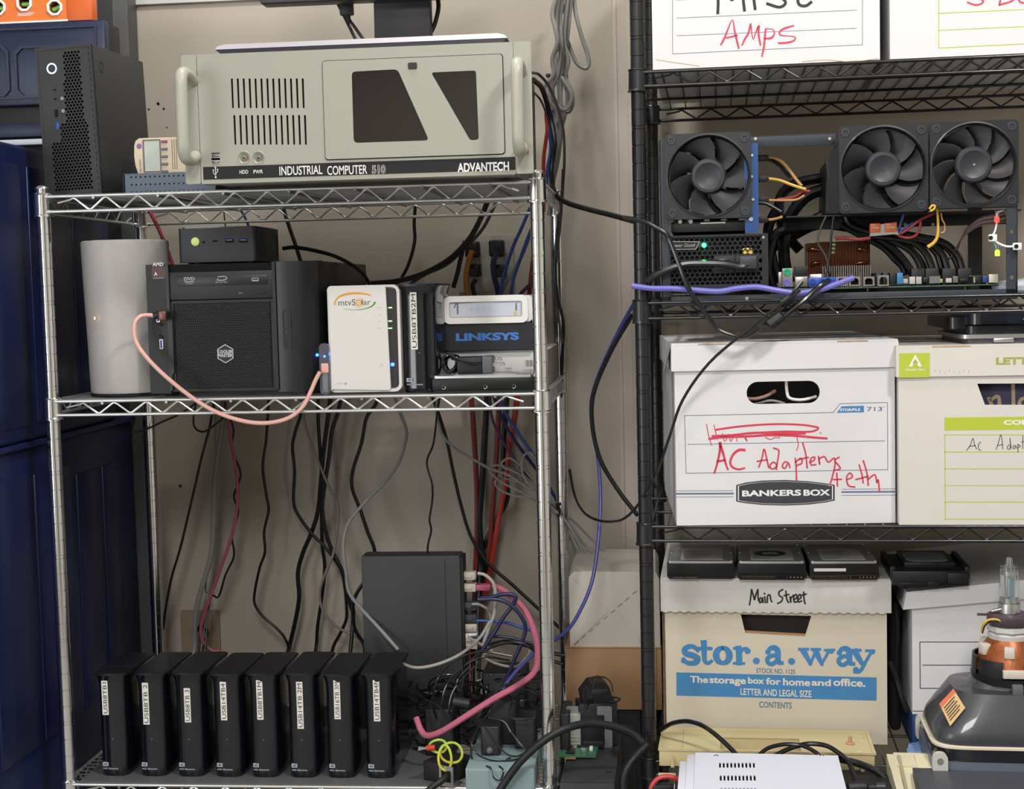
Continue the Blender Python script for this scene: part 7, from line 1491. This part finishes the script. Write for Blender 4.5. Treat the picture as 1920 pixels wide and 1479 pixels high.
for i, (pts, y) in enumerate(BD): C_('thick black power cable over the motherboard, '+wh[i], GW(K3(pts, y)), .2, bl)
for x in (600, 700, 820, 930):
    A = G(1550+x/3.7919, 210+1175/3.7919, 1.6); B_ = G(1550+(x+95)/3.7919, 210+1110/3.7919, 1.6); b = MB(); b.box(A[0], B_[0], 1.8, 2.9, MBz, B_[1], .03); b.build('power_header', blkplastic, MO)
C_('left red-green twisted lead in front of the copper fins', GW([(1549, 405, .3), (1538, 430, .4), (1534, 455, .5), (1548, 480, .5), (1552, 500, .5), (1546, 517, .6)]), .05, mat('dark grey cable', '3c3b3b', .45))
C_('beaded dark lead hanging in front of the copper fins', GW([(1563, 405, .2), (1560, 430, .3), (1556, 470, .4), (1553, 505, .5), (1556, 518, .6)]), .06, ck)
q = GW([(1563, 463, .2)])[0]
for k in range(4):
    b = MB(); b.ball((0, 0, 0), .13, 10, sc=(1, 1, .8)); o = b.build('lead_bead', mat('olive bead', '4d5638', .4), loc=GW([(1564-.6*k, 452+k*7.4, .1)])[0]); tag(o, 'olive bead on the dark lead before the copper fins, '+('topmost', 'second from the top', 'third from the top', 'lowest')[k], 'bead', 'olive beads on the dark lead')
t = thing('ribbon_cable', 'flat brown ribbon cable folding down from the cross beam', 'cable', FS, tuple(GW([(1890, 412, .3)])[0]))
o0 = GW([(1890, 412, .3)])[0]
rb = GW([(1892, 414, .3), (1860, 420, .4), (1835, 424, .6), (1810, 440, 1.0), (1798, 455, 1.4), (1785, 480, 2.0), (1772, 490, 2.4)])
for k in range(8):
    b = MB(); b.tube([p-o0+Vector((.04*k*(i/6), .0, .085*k*(1-i/9))) for i, p in enumerate(rb)], .042, 6, 5); b.build('strand', mat('ribbon %d' % (k % 3), ('5c4646', '3a2c34', '7a6660')[k % 3], .45), t)
for i, (pts, y, r) in enumerate((([(1455, 395), (1440, 430), (1447, 480), (1460, 530)], 5, .3), ([(1560, 350), (1510, 370), (1475, 420), (1470, 480), (1480, 530)], 5.4, .35), ([(1550, 400), (1500, 425), (1455, 440), (1440, 500), (1450, 545)], 4.6, .3), ([(1560, 330), (1490, 345), (1462, 375), (1468, 430), (1500, 470)], 6, .3), ([(1620, 430), (1540, 420), (1490, 440), (1445, 470), (1440, 540)], 6.2, .32))):
    C_('thick black bundle between power supply and copper cooler, '+('leftmost', 'the one arching highest', 'second from the left', 'rearmost', 'the one coming from the wire connector')[i], GW(pts, y), r, bl)
# test lights on the right upright
for (px, py, cc, e, lb_) in ((1869, 412, 'ff4030', 1.5, 'red signal lamp on a wire at the right upright'), (1870, 475, 'b8f040', 1.2, 'yellow-green signal lamp hanging below the clip')):
    q = GW([(px, py, -.6)])[0]; t = thing('indicator_lamp', lb_, 'lamp', FS, tuple(q))
    b = MB(); b.lathe([(0, -.16), (.13, -.14), (.14, 0), (.13, .14), (.07, .2), (0, .2)], n=16); b.build('bulb', mat('lamp '+cc, cc, .3, emit=e), t)
    b = MB(); b.cyl((-.05, 0, .15), (-.05, 0, .5), .02, 6); b.cyl((.05, 0, .15), (.05, 0, .5), .02, 6); b.build('lead_pins', screw, t)
for (px, py, rz, lb_) in ((1860, 446, 0, 'white wire clip left of the right upright'), (1906, 462, .3, 'white wire clip on the right upright')):
    q = GW([(px, py, -.6)])[0]; t = thing('wire_clip', lb_, 'clip', FS, tuple(q), rz)
    b = MB(); b.box(-.18, .25, -.15, .15, -.2, .2, .05); b.build('clip_body', white, t); b = MB(); b.cyl((-.1, -.17, 0), (-.1, -.12, 0), .12, 12); b.build('clip_cap', blkplastic, t)
C_('white wire from the red lamp to the clip', GW([(1869, 418, -.5), (1866, 432, -.5), (1862, 440, -.5)]), .05, white)
C_('dark loop of wire over the red lamp', GW([(1868, 408, -.4), (1872, 398, -.3), (1884, 396, -.1), (1888, 405, .2)]), .06, mat('grey cable', '868583', .45))
C_('white wire arching from clip to upright', GW([(1866, 452, -.6), (1876, 458, -.65), (1888, 462, -.65), (1900, 462, -.6)]), .06, white)
C_('thin pale wire down to the green lamp', GW([(1862, 452, -.6), (1866, 460, -.6), (1869, 470, -.6)]), .035, mat('teal wire', '5aa0a0', .4))
q = FB.at(1905, 545, 1.5); t = thing('white_puck', 'rounded pale white device behind the right end of the server', 'device', FB, (q.x+1.0, 2.4, zB))
b = MB(); b.lathe([(0, 0), (1.9, 0), (2.1, .15), (2.15, .4), (1.9, .62), (1.2, .75), (0, .8)], n=40); b.build('shell', mat('pale shell', 'c9d4e0', .3), t); b = MB(); b.lathe([(0, .79), (.6, .79), (.6, .81), (0, .82)], n=20); b.build('top_disc', white, t)
# ------------------------------------------------------------------ foreground, bottom right
zB = ZT_B[3]; bz = zB
t = thing('bench', 'low dark bench in front of the black rack, below the frame', 'bench', FB, (1.6, -2, 0))
b = MB(); b.box(0, 30, -14, 1.4, bz-1.2, bz, .05); b.build('top', mat('bench black', '1b1b1d', .6), t)
for x in (1, 29):
    for y in (-13, -.6): b = MB(); b.box(x-.6, x+.6, y-.5, y+.5, 0, bz-1.2); b.build('leg', mat('bench black', '1b1b1d', .6), t)
# beige moulded case
bgc = mat('yellowed plastic', 'c0b288', .42, var=.04, vscale=1)
yk = 2.7; yfr = -1.4; ztop = FB.at(1400, 1368, yk).z
x0 = FB.atz(1238, 1412, ztop).x; x1 = FB.atz(1640, 1409, ztop).x
x0 = FB.at(1236, 1425, yfr).x; x1 = FB.at(1640, 1425, yfr).x
t = thing('plastic_casing', 'long yellowed plastic machine casing in front of the stor.a.way box', 'casing', FB, (x0, yfr, bz))
H1 = ztop-bz; W1 = x1-x0; D1 = yk-yfr
xa = FB.at(1351, 1415, yfr).x-x0; xb = FB.at(1503, 1415, yfr).x-x0
b = MB(); b.plate([(0, .1), (W1, .1), (W1, D1), (.1, D1)], [[(xa, .3), (xb, .3), (xb, 2.6), (xa, 2.6)]], 'z', H1-.12, H1); tp = b.build('top_plate', bgc, t)
b = MB(); b.box(xa, xb, 2.6, 2.7, H1-1.1, H1-.02); b.box(xa-.08, xa, .3, 2.6, H1-1.1, H1-.1); b.box(xb, xb+.08, .3, 2.6, H1-1.1, H1-.1); b.box(xa, xb, .0, 2.7, H1-1.2, H1-1.1); b.build('recess', bgc, tp)
b = MB(); b.box(0, xa, 0, .14, 0, H1-.06, .03); b.box(xb, W1, 0, .14, 0, H1-.06, .03); b.box(xa, xb, 0, .14, 0, H1-1.15, .03); b.box(0, .14, .1, D1, 0, H1-.1); b.box(W1-.14, W1, .1, D1, 0, H1-.1); b.box(0, W1, D1-.14, D1, 0, H1-.1); b.build('shell', bgc, t)
b = MB(); b.plate([(-.05, -.05), (W1+.08, -.05), (W1+.05, D1+.06), (0, D1+.06)], [[(.08, .1), (W1-.1, .1), (W1-.12, D1-.08), (.12, D1-.08)]], 'z', H1-.05, H1+.06); b.build('edge_bead', bgc, tp)
for x in (.75, W1-.7):
    b = MB(); b.plate([(x-.09, 0), (x+.12, 0), (x+.06, H1-.5), (x-.03, H1-.35)], [], 'y', -.22, .02); b.build('rib', bgc, t)
b = MB(); b.box(-.06, W1+.1, -.07, .0, H1-1.55, H1-1.35, .02); b.build('step_line', bgc, t)
b = MB(); b.ribbon([(.3, D1-.9), (1.5, D1-1.05), (3.0, D1-1.35), (xa, D1-1.55)], .03, H1+.004, plane='z'); b.box(1.3, 1.33, .2, D1-.2, H1, H1+.02); b.build('mould_line', mat('yellowed shade', '9c8f6a', .5), tp)
for (x, y) in ((W1-.7, D1-.6), (W1-.45, D1-1.6), (.7, D1-.6), (.6, .6), (W1-.8, .5)): b = MB(); b.ball((x, y, H1), .16, 10, sc=(1, .7, .25)); b.build('clip', bgc, tp)
q = FB.at(1594, 1392, yfr+1.8); b = MB(); b.cyl((q.x-x0, 1.8, H1), (q.x-x0, 1.8, H1+.45), .13, 12, .1); b.ball((q.x-x0, 1.8, H1+.03), .28, 10, sc=(1, 1, .25)); b.build('wire_post', mat('pinkish post', 'b58a74', .5), tp)
# white perforated power unit
wm = mat('white enamel', 'cfd1de', .35)
yb2 = -3.4; zt2 = FB.at(1430, 1413, yb2).z; xw0 = FB.at(1304, 1413, yb2).x; xw1 = FB.at(1571, 1413, yb2).x
t = thing('perforated_power_unit', 'white metal power unit with rows of vent slots, bottom of the frame', 'power supply', FB, (xw0, yb2, bz))
W1 = xw1-xw0; H1 = zt2-bz; D1 = 7
def slot(x, y, l): return rrect(x-.05, x+.05, y-l/2, y+l/2, .04, 1)
hl = []
for r, py in enumerate((1434, 1458, 1482)):
    for k in range(10):
        q = FB.atz(1350+k*7.05+r*1.4, py, zt2); hl.append([(a, c-yb2) for a, c in slot(q.x-xw0, q.y, .9)])
b = MB(); b.plate([(0, -D1), (W1, -D1), (W1, 0), (0, 0)], hl, 'z', H1-.06, H1); tp = b.build('top_cover', wm, t)
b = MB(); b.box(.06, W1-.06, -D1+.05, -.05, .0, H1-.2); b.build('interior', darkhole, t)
b = MB(); b.box(0, W1, -.05, 0, 0, H1-.02); b.box(0, W1, -D1, -D1+.05, 0, H1-.02); b.box(W1-.05, W1, -D1, 0, 0, H1-.02); b.box(0, .05, -D1, 0, 0, H1-.02); b.build('side_cover', wm, t)
b = MB(); b.box(-.45, 0, -D1, -.12, 0, H1-.1, .02); b.build('side_flange', wm, t); b = MB(); b.box(-.85, -.45, -D1, -.9, 0, H1-.22, .02); b.build('side_flange', wm, t)
for px in (1343, 1541): q = FB.atz(px, 1416.5, zt2); b = MB(); b.lathe([(0, .03), (.1, .03), (.13, 0)], (q.x-xw0, q.y-yb2, H1), n=14); b.build('screw', screw, tp)
q = FB.atz(1310, 1474, zt2+.01)
# cords around it
KX = lambda pts: [FB.w(FB.at(1220+a/4.3636, 1320+c/4.3636, y)) for a, c, y in pts]
C_('black cord arching over the left end of the yellowed casing', KX([(30, 240, 1.8), (100, 200, .9), (180, 155, .2), (290, 140, -.4), (400, 165, -1.2), (500, 225, -2), (600, 310, -2.6), (700, 410, -3.1), (740, 470, -3.3)]), .14, cordg)
C_('grey cord arching low behind the white power unit', KX([(880, 420, -2.8), (960, 360, -2.4), (1080, 330, -2.2), (1200, 332, -2.2), (1280, 355, -2.4), (1360, 400, -2.9), (1400, 440, -3.1)]), .12, cordg)
C_('long black cord arching right and falling beside the power unit', KX([(1000, 430, -2.9), (1120, 370, -2.4), (1250, 330, -2.1), (1350, 325, -2.1), (1450, 345, -2.3), (1540, 400, -2.8), (1610, 460, -3.2), (1650, 540, -3.6), (1680, 640, -4), (1690, 760, -4)]), .14, cordg)
C_('thick black cord running off right behind the yellowed casing', KX([(1545, 450, -2.6), (1640, 470, -2.2), (1740, 500, -2.1), (1840, 545, -2.2), (1910, 600, -2.4), (1950, 660, -2.6), (1930, 760, -3)]), .2, cordg)
C_('red cord curving up to the white power unit', KX([(0, 730, -4.6), (10, 670, -4.6), (60, 610, -4.5), (130, 592, -4.4), (200, 605, -4.3), (270, 632, -4.2)]), .14, mat('red lead', 'b03a38', .4))
q = KX([(1690, 672, -4.3)])[0]; t = thing('power_plug', 'black round-bodied plug beside the white power unit', 'plug', FS, (q.x, q.y, q.z), .1)
b = MB(); b.lathe([(0, -.55), (.35, -.5), (.42, 0), (.38, .45), (.2, .6), (.2, 1.0), (0, 1.0)], (0, 0, -.1), 'x', 20); b.build('body', blkplastic, t); b = MB(); b.cyl((1.0, 0, -.1), (1.5, 0, -.1), .26, 12); b.build('tip', mat('plug dark grey', '33353b', .4), t)
q = KX([(130, 665, -4.4)])[0]; t = thing('plug_housing', 'black and grey plug under the red cord', 'plug', FS, (q.x, q.y, q.z), 0)
b = MB(); b.box(-.9, .4, -.3, .3, -.9, .12, .15); b.build('body', blkplastic, t); b = MB(); b.box(.4, 1.1, -.3, .3, -.9, .05, .06); b.build('white_end', white, t)
# cream moulded bracket and dark flat box
cm = mat('cream plastic', 'cdc5a8', .4)
q = FB.at(1668, 1420, -3.2); t = thing('cream_casing', 'cream plastic casing with rounded end beside the dark flat box', 'casing', FB, (q.x, -3.2, bz))
zt3 = FB.at(1700, 1412, -1.4).z-bz
b = MB(); b.prism([(-3.6, .2), (-3.6, zt3-.45), (-.5, zt3-.1), (0, zt3-.15), (1.4, zt3), (1.6, zt3), (1.6, 0), (-3.6, 0)], 'x', 0, .4); b.build('rounded_cheek', cm, t)
b = MB(); b.prism([(.2, 0), (.2, 0), (.2, zt3-.2), (1.9, zt3), (1.9, 0)], 'x', .4, 3.0); b.prism([(-3.6, 0), (-3.6, zt3-1.2), (.2, zt3-.3), (.2, 0)], 'x', .4, 3.0); b.build('deck', cm, t)
b = MB(); b.prism([(-2.5, zt3-.9), (1.3, zt3-.06), (1.3, zt3+.06), (-2.5, zt3-.78)], 'x', .55, .72); b.build('slot_rail', mat('cream shade', '9a937a', .5), t)
b = MB(); b.prism([(-3, zt3-1.0), (1.4, zt3-.03), (1.4, zt3+.1), (-3, zt3-.9)], 'x', 1.5, 2.4); b.build('raised_rib', cm, t)
yd = -3.8; ztd = FB.at(1800, 1441, yd).z; xd = FB.at(1711, 1441, yd).x
t = thing('flat_box', 'dark slate flat-topped box at the bottom right corner', 'box', FB, (xd, yd, bz))
sl = mat('slate grey cover', '44464e', .42, var=.12, vscale=2, bump=.1)
b = MB(); b.box(0, 12, -8, 0, .1, ztd-bz-.02, .04); b.build('body', mat('slate dark side', '1e1d26', .5), t)
b = MB(); b.box(-.02, 12, -8, 0, ztd-bz-.04, ztd-bz, .015); b.build('top_sheet', sl, t)
# picture tube, face down
CY_ = -.55; zrim = FB.at(1850, 1404, CY_-3.4).z
cx0 = FB.at(1892, 1300, CY_).x
t = thing('picture_tube', 'black-coated cathode ray tube standing face down, glass neck upward', 'picture tube', FB, (cx0, CY_, bz))
zr = zrim-bz; glassb = mat('graphite coated glass', '3a3b40', .38, coat=.35, var=.12, vscale=2)
hwx = cx0-FB.at(1742, 1350, CY_-1).x; hwy = hwx*.76
def sup(hx_, hy_, n_, z_, N=48):
    out = []
    for i in range(N):
        a = 2*math.pi*i/N; c_, s_ = math.cos(a), math.sin(a); out.append((hx_*abs(c_)**(2/n_)*(1 if c_ >= 0 else -1), hy_*abs(s_)**(2/n_)*(1 if s_ >= 0 else -1), z_))
    return out
def loft(b, rings, cap0=True, cap1=True, m=0):
    N = len(rings[0]); vs = [p for r in rings for p in r]; fs = [(i*N+k, i*N+(k+1) % N, (i+1)*N+(k+1) % N, (i+1)*N+k) for i in range(len(rings)-1) for k in range(N)]
    if cap0: fs.append(tuple(range(N-1, -1, -1)))
    if cap1: fs.append(tuple((len(rings)-1)*N+k for k in range(N)))
    b.add(vs, fs, m)
zn = FB.at(1880, 1262, CY_).z-bz
b = MB(); loft(b, [sup(hwx*.97, hwy*.97, 6, zr+.02), sup(hwx*.99, hwy*.99, 6, zr+.35), sup(hwx*.965, hwy*.96, 5.5, zr+.8), sup(hwx*.87, hwy*.86, 4.2, zr+1.6), sup(hwx*.72, hwy*.72, 3.2, zr+2.7), sup(hwx*.52, hwy*.54, 2.5, zn-.5), sup(hwx*.40, hwy*.46, 2.2, zn), sup(1.35, 1.35, 2, zn+.6)]); b.build('funnel', glassb, t)
b = MB(); loft(b, [sup(hwx*1.0, hwy*1.0, 6.5, zr-.1), sup(hwx*1.02, hwy*1.02, 6.5, zr-.05), sup(hwx*1.02, hwy*1.02, 6.5, zr+.06), sup(hwx*.99, hwy*.99, 6.5, zr+.1)]); b.build('glass_seam', mat('seam cream', 'cfc6b4', .5), t)
b = MB(); loft(b, [sup(hwx*.98, hwy*.98, 6.5, .45), sup(hwx*1.01, hwy*1.01, 6.5, .8), sup(hwx*1.01, hwy*1.01, 6.5, zr-.1)]); b.build('faceplate', mat('dark faceplate', '17191c', .15, coat=.6), t)
b = MB(); loft(b, [sup(hwx*1.03, hwy*1.03, 8, 0), sup(hwx*1.03, hwy*1.03, 8, zr-.75)]); b.build('implosion_band', mat('grey blue band', '6c7683', .4, .4), t)
zl_ = zr-.5
for (sx, sy) in ((-1, -1), (1, -1), (-1, 1), (1, 1)):
    b = MB(); b.ebox(sx*hwx*.95-.4, sx*hwx*.95+.4, sy*(hwy*1.0+.1)-.15, sy*(hwy*1.0+.1)+.2, zl_-1.2, zl_+.3, 'y', .35, 5); b.cyl((sx*hwx*.95, sy*(hwy+.1)-.2, zl_-.15), (sx*hwx*.95, sy*(hwy+.1), zl_-.15), .17, 14, m=1); b.build('mounting_lug', [mat('lug white', 'bdbcb6', .4), mat('lug hole', '77746e', .5)], t)
# sticker
stp = [(-hwx*.80, -1.35, zr+2.05)]
fc = mat('sticker yellow', 'c9a874', .5); fo_ = mat('sticker orange', 'c9653a', .5)
def onf(px, py): q = FB.at(px, py, CY_-hwy*.62); return q
u = [onf(1759, 1315), onf(1787, 1290), onf(1807, 1322), onf(1777, 1352)]
ys = lambda q: q.z
b = MB(); pts = [(q.x-cx0, -hwy*.66-(zr+2.9-(q.z-bz))*.42, q.z-bz) for q in u]; b.add(pts+[(p[0], p[1]+.1, p[2]-.05) for p in pts], [(0, 1, 2, 3), (4, 5, 6, 7), (0, 1, 5, 4), (1, 2, 6, 5), (2, 3, 7, 6), (3, 0, 4, 7)]); so = b.build('warning_sticker', fc, t)
P0, P1, P2, P3 = [Vector(p) for p in pts]
def uv(a, c, off=.02): return (P0*(1-a)+P1*a)*(1-c)+(P3*(1-a)+P2*a)*c+Vector((0, -off, .01))
b = MB(); b.add([uv(.0, 0), uv(1, 0), uv(1, .18), uv(0, .18)], [(0, 1, 2, 3)]); b.build('orange_strip', fo_, so)
b = MB()
for k in range(6): b.add([uv(.1, .26+k*.11, .03), uv(.85-.1*(k % 2), .26+k*.11, .03), uv(.85-.1*(k % 2), .30+k*.11, .03), uv(.1, .30+k*.11, .03)], [(0, 1, 2, 3)])
b.build('fine_print', inkblack, so)
# yoke and neck
zA = lambda py: FB.at(1880, py, CY_).z-bz
cop = mat('copper winding', '9c5a34', .4, .5, var=.3, vscale=12, stretch=(8, 8, .5)); resin = mat('milky resin', 'c5bdb4', .35)
b = MB(); b.lathe([(1.2, zA(1258)), (1.9, zA(1250)), (1.75, zA(1235)), (1.5, zA(1212)), (1.2, zA(1198)), (1.0, zA(1190))], n=40); b.build('copper_winding', cop, t)
b = MB(); b.lathe([(1.4, zA(1262)), (1.95, zA(1266)), (2.0, zA(1262)), (1.9, zA(1228)), (1.82, zA(1228))], n=40, a0=math.radians(205), a1=math.radians(250)); b.lathe([(1.82, zA(1266)), (2.05, zA(1262)), (1.98, zA(1225)), (1.85, zA(1225))], n=30, a0=math.radians(290), a1=math.radians(420)); b.lathe([(1.82, zA(1266)), (2.05, zA(1262)), (1.98, zA(1225)), (1.85, zA(1225))], n=30, a0=math.radians(60), a1=math.radians(200)); b.lathe([(1.5, zA(1272)), (2.0, zA(1270)), (2.08, zA(1258)), (1.6, zA(1256))], n=40); b.build('yoke_shell', mat('yoke black', '1a1b1f', .4), t)
for a_ in range(6):
    th = math.radians(20+60*a_); b = MB(); b.box(1.15, 1.75, -.28, .28, zA(1222), zA(1202), .08, mx=Matrix.Rotation(th, 4, 'Z')); b.build('resin_pad', resin, t)
b = MB(); b.box(-.7, .75, -2.15, -1.8, zA(1254), zA(1240), .03); b.build('white_tab', resin, t)
b = MB(); b.box(-.25, .3, -2.4, -1.8, zA(1284), zA(1264), .04); b.build('grey_block', mat('block grey', '5c5e62', .5), t)
b = MB(); b.lathe([(.85, zA(1200)), (1.1, zA(1196)), (1.15, zA(1186)), (.9, zA(1180))], n=36); b.lathe([(.9, zA(1182)), (1.2, zA(1180)), (1.2, zA(1172)), (.9, zA(1170))], n=8); b.build('neck_clamp', mat('clamp white', 'c0bebc', .4), t)
b = MB(); b.lathe([(.6, zA(1168)), (1.1, zA(1168)), (1.2, zA(1162)), (1.2, zA(1152)), (1.0, zA(1148)), (.5, zA(1148))], n=36); b.build('magnet_ring', mat('magnet brown', '4a3e44', .4), t)
b = MB(); b.box(-1.75, -1.1, -.2, -.08, zA(1153), zA(1149)); b.build('magnet_tab', mat('magnet brown', '4a3e44', .4), t)
b = MB(); b.lathe([(.45, zA(1148)), (.62, zA(1147)), (.6, zA(1135)), (.58, zA(1130)), (.45, zA(1130))], n=24); b.build('socket_band', silver, t)
b = MB(); b.cyl((-1.0, -.3, zA(1144)), (-.5, -.3, zA(1140)), .1, 10); b.build('clamp_screw', screw, t)
glass = mat('clear glass', 'f4f8f8', .03, trans=.96, ior=1.18, coat=.6)
b = MB(); b.lathe([(.56, zA(1134)), (.53, zA(1110)), (.51, zA(1064)), (.46, zA(1060)), (.2, zA(1058)), (.18, zA(1050)), (.1, zA(1045)), (0, zA(1044))], n=28); b.lathe([(.50, zA(1134)), (.47, zA(1110)), (.45, zA(1066)), (.2, zA(1062)), (0, zA(1060))], n=28); b.build('glass_neck', glass, t)
b = MB(); b.cyl((0, 0, zA(1132)), (0, 0, zA(1120)), .38, 14); b.box(-.16, -.08, -.15, .1, zA(1122), zA(1074)); b.box(.16, .22, -.15, .1, zA(1122), zA(1074)); b.cyl((0, 0, zA(1078)), (0, 0, zA(1070)), .33, 14)
for k in range(5): a_ = k*1.256; b.cyl((.2*math.cos(a_), .2*math.sin(a_), zA(1070)), (.14*math.cos(a_), .14*math.sin(a_), zA(1046)), .025, 6)
b.build('electron_gun', silver, t); b = MB(); b.box(-.02, .14, -.24, -.18, zA(1128), zA(1082), .03); b.build('teal_rod', mat('teal rod', '5b9cae', .4), t)
YN = lambda pts: [FB.w(FB.at(1700+a/5.2818, 1020+c/5.2818, y)) for a, c, y in pts]
C_('yellow twin wire looping round the tube neck', YN([(740, 870, -1.2), (755, 800, -1.4), (800, 755, -1.5), (880, 745, -1.5), (960, 775, -1.5), (1040, 795, -1.4)]), .06, ye)
C_('black wire beside the yellow wire on the tube neck', YN([(750, 880, -1.2), (775, 810, -1.4), (830, 765, -1.55), (920, 765, -1.5), (1040, 805, -1.4)]), .045, ck)
C_('purple wire rising right from the tube neck', YN([(1070, 760, -1.4), (1110, 730, -1.4), (1160, 700, -1.3), (1230, 690, -1.2)]), .09, mat('plum wire', '4a3456', .4))
C_('red wire falling right from the tube neck', YN([(1065, 790, -1.4), (1080, 840, -1.4), (1120, 890, -1.3), (1180, 915, -1.2)]), .055, rd)
# blue cloth behind the tube
q = FB.at(1745, 1400, .9); clm = mat('blue denim cloth', '37568c', .9, col2='8fa6c8', vscale=3, bump=.6, bscale=20)
x9, z9 = q.x, bz
b = MB(); nx, nz = 14, 16; vs = []; zc_ = FB.at(1745, 1385, 2.6).z-bz
for i in range(nx+1):
    for j in range(nz+1):
        u, v = i/nx, j/nz; vs.append((-1.0+2.4*u+.5*v*0+.12*math.sin(v*9+u*4), 3.0-2.2*(1-v)+.22*math.sin(u*11+v*3)+.12*math.sin(v*17+u*5), zc_*v**.8+.05*math.sin(u*7)))
b.add(vs, [(i*(nz+1)+j, (i+1)*(nz+1)+j, (i+1)*(nz+1)+j+1, i*(nz+1)+j+1) for i in range(nx) for j in range(nz)])
o = b.build('cloth', clm, loc=FB.w((x9-.1, -1.0, bz))); tag(o, 'crumpled blue denim cloth between the white box and picture tube', 'cloth')
# black cord bundle in the gap between the two lower boxes
C_('black cord hanging in the gap between the lower storage boxes', [FB.w(FB.at(*a)) for a in ((1668, 1240, 4.6), (1680, 1270, 4.4), (1692, 1310, 4.2), (1700, 1335, 4.2))], .14, ck)
# little emissive-free extras: ink pads
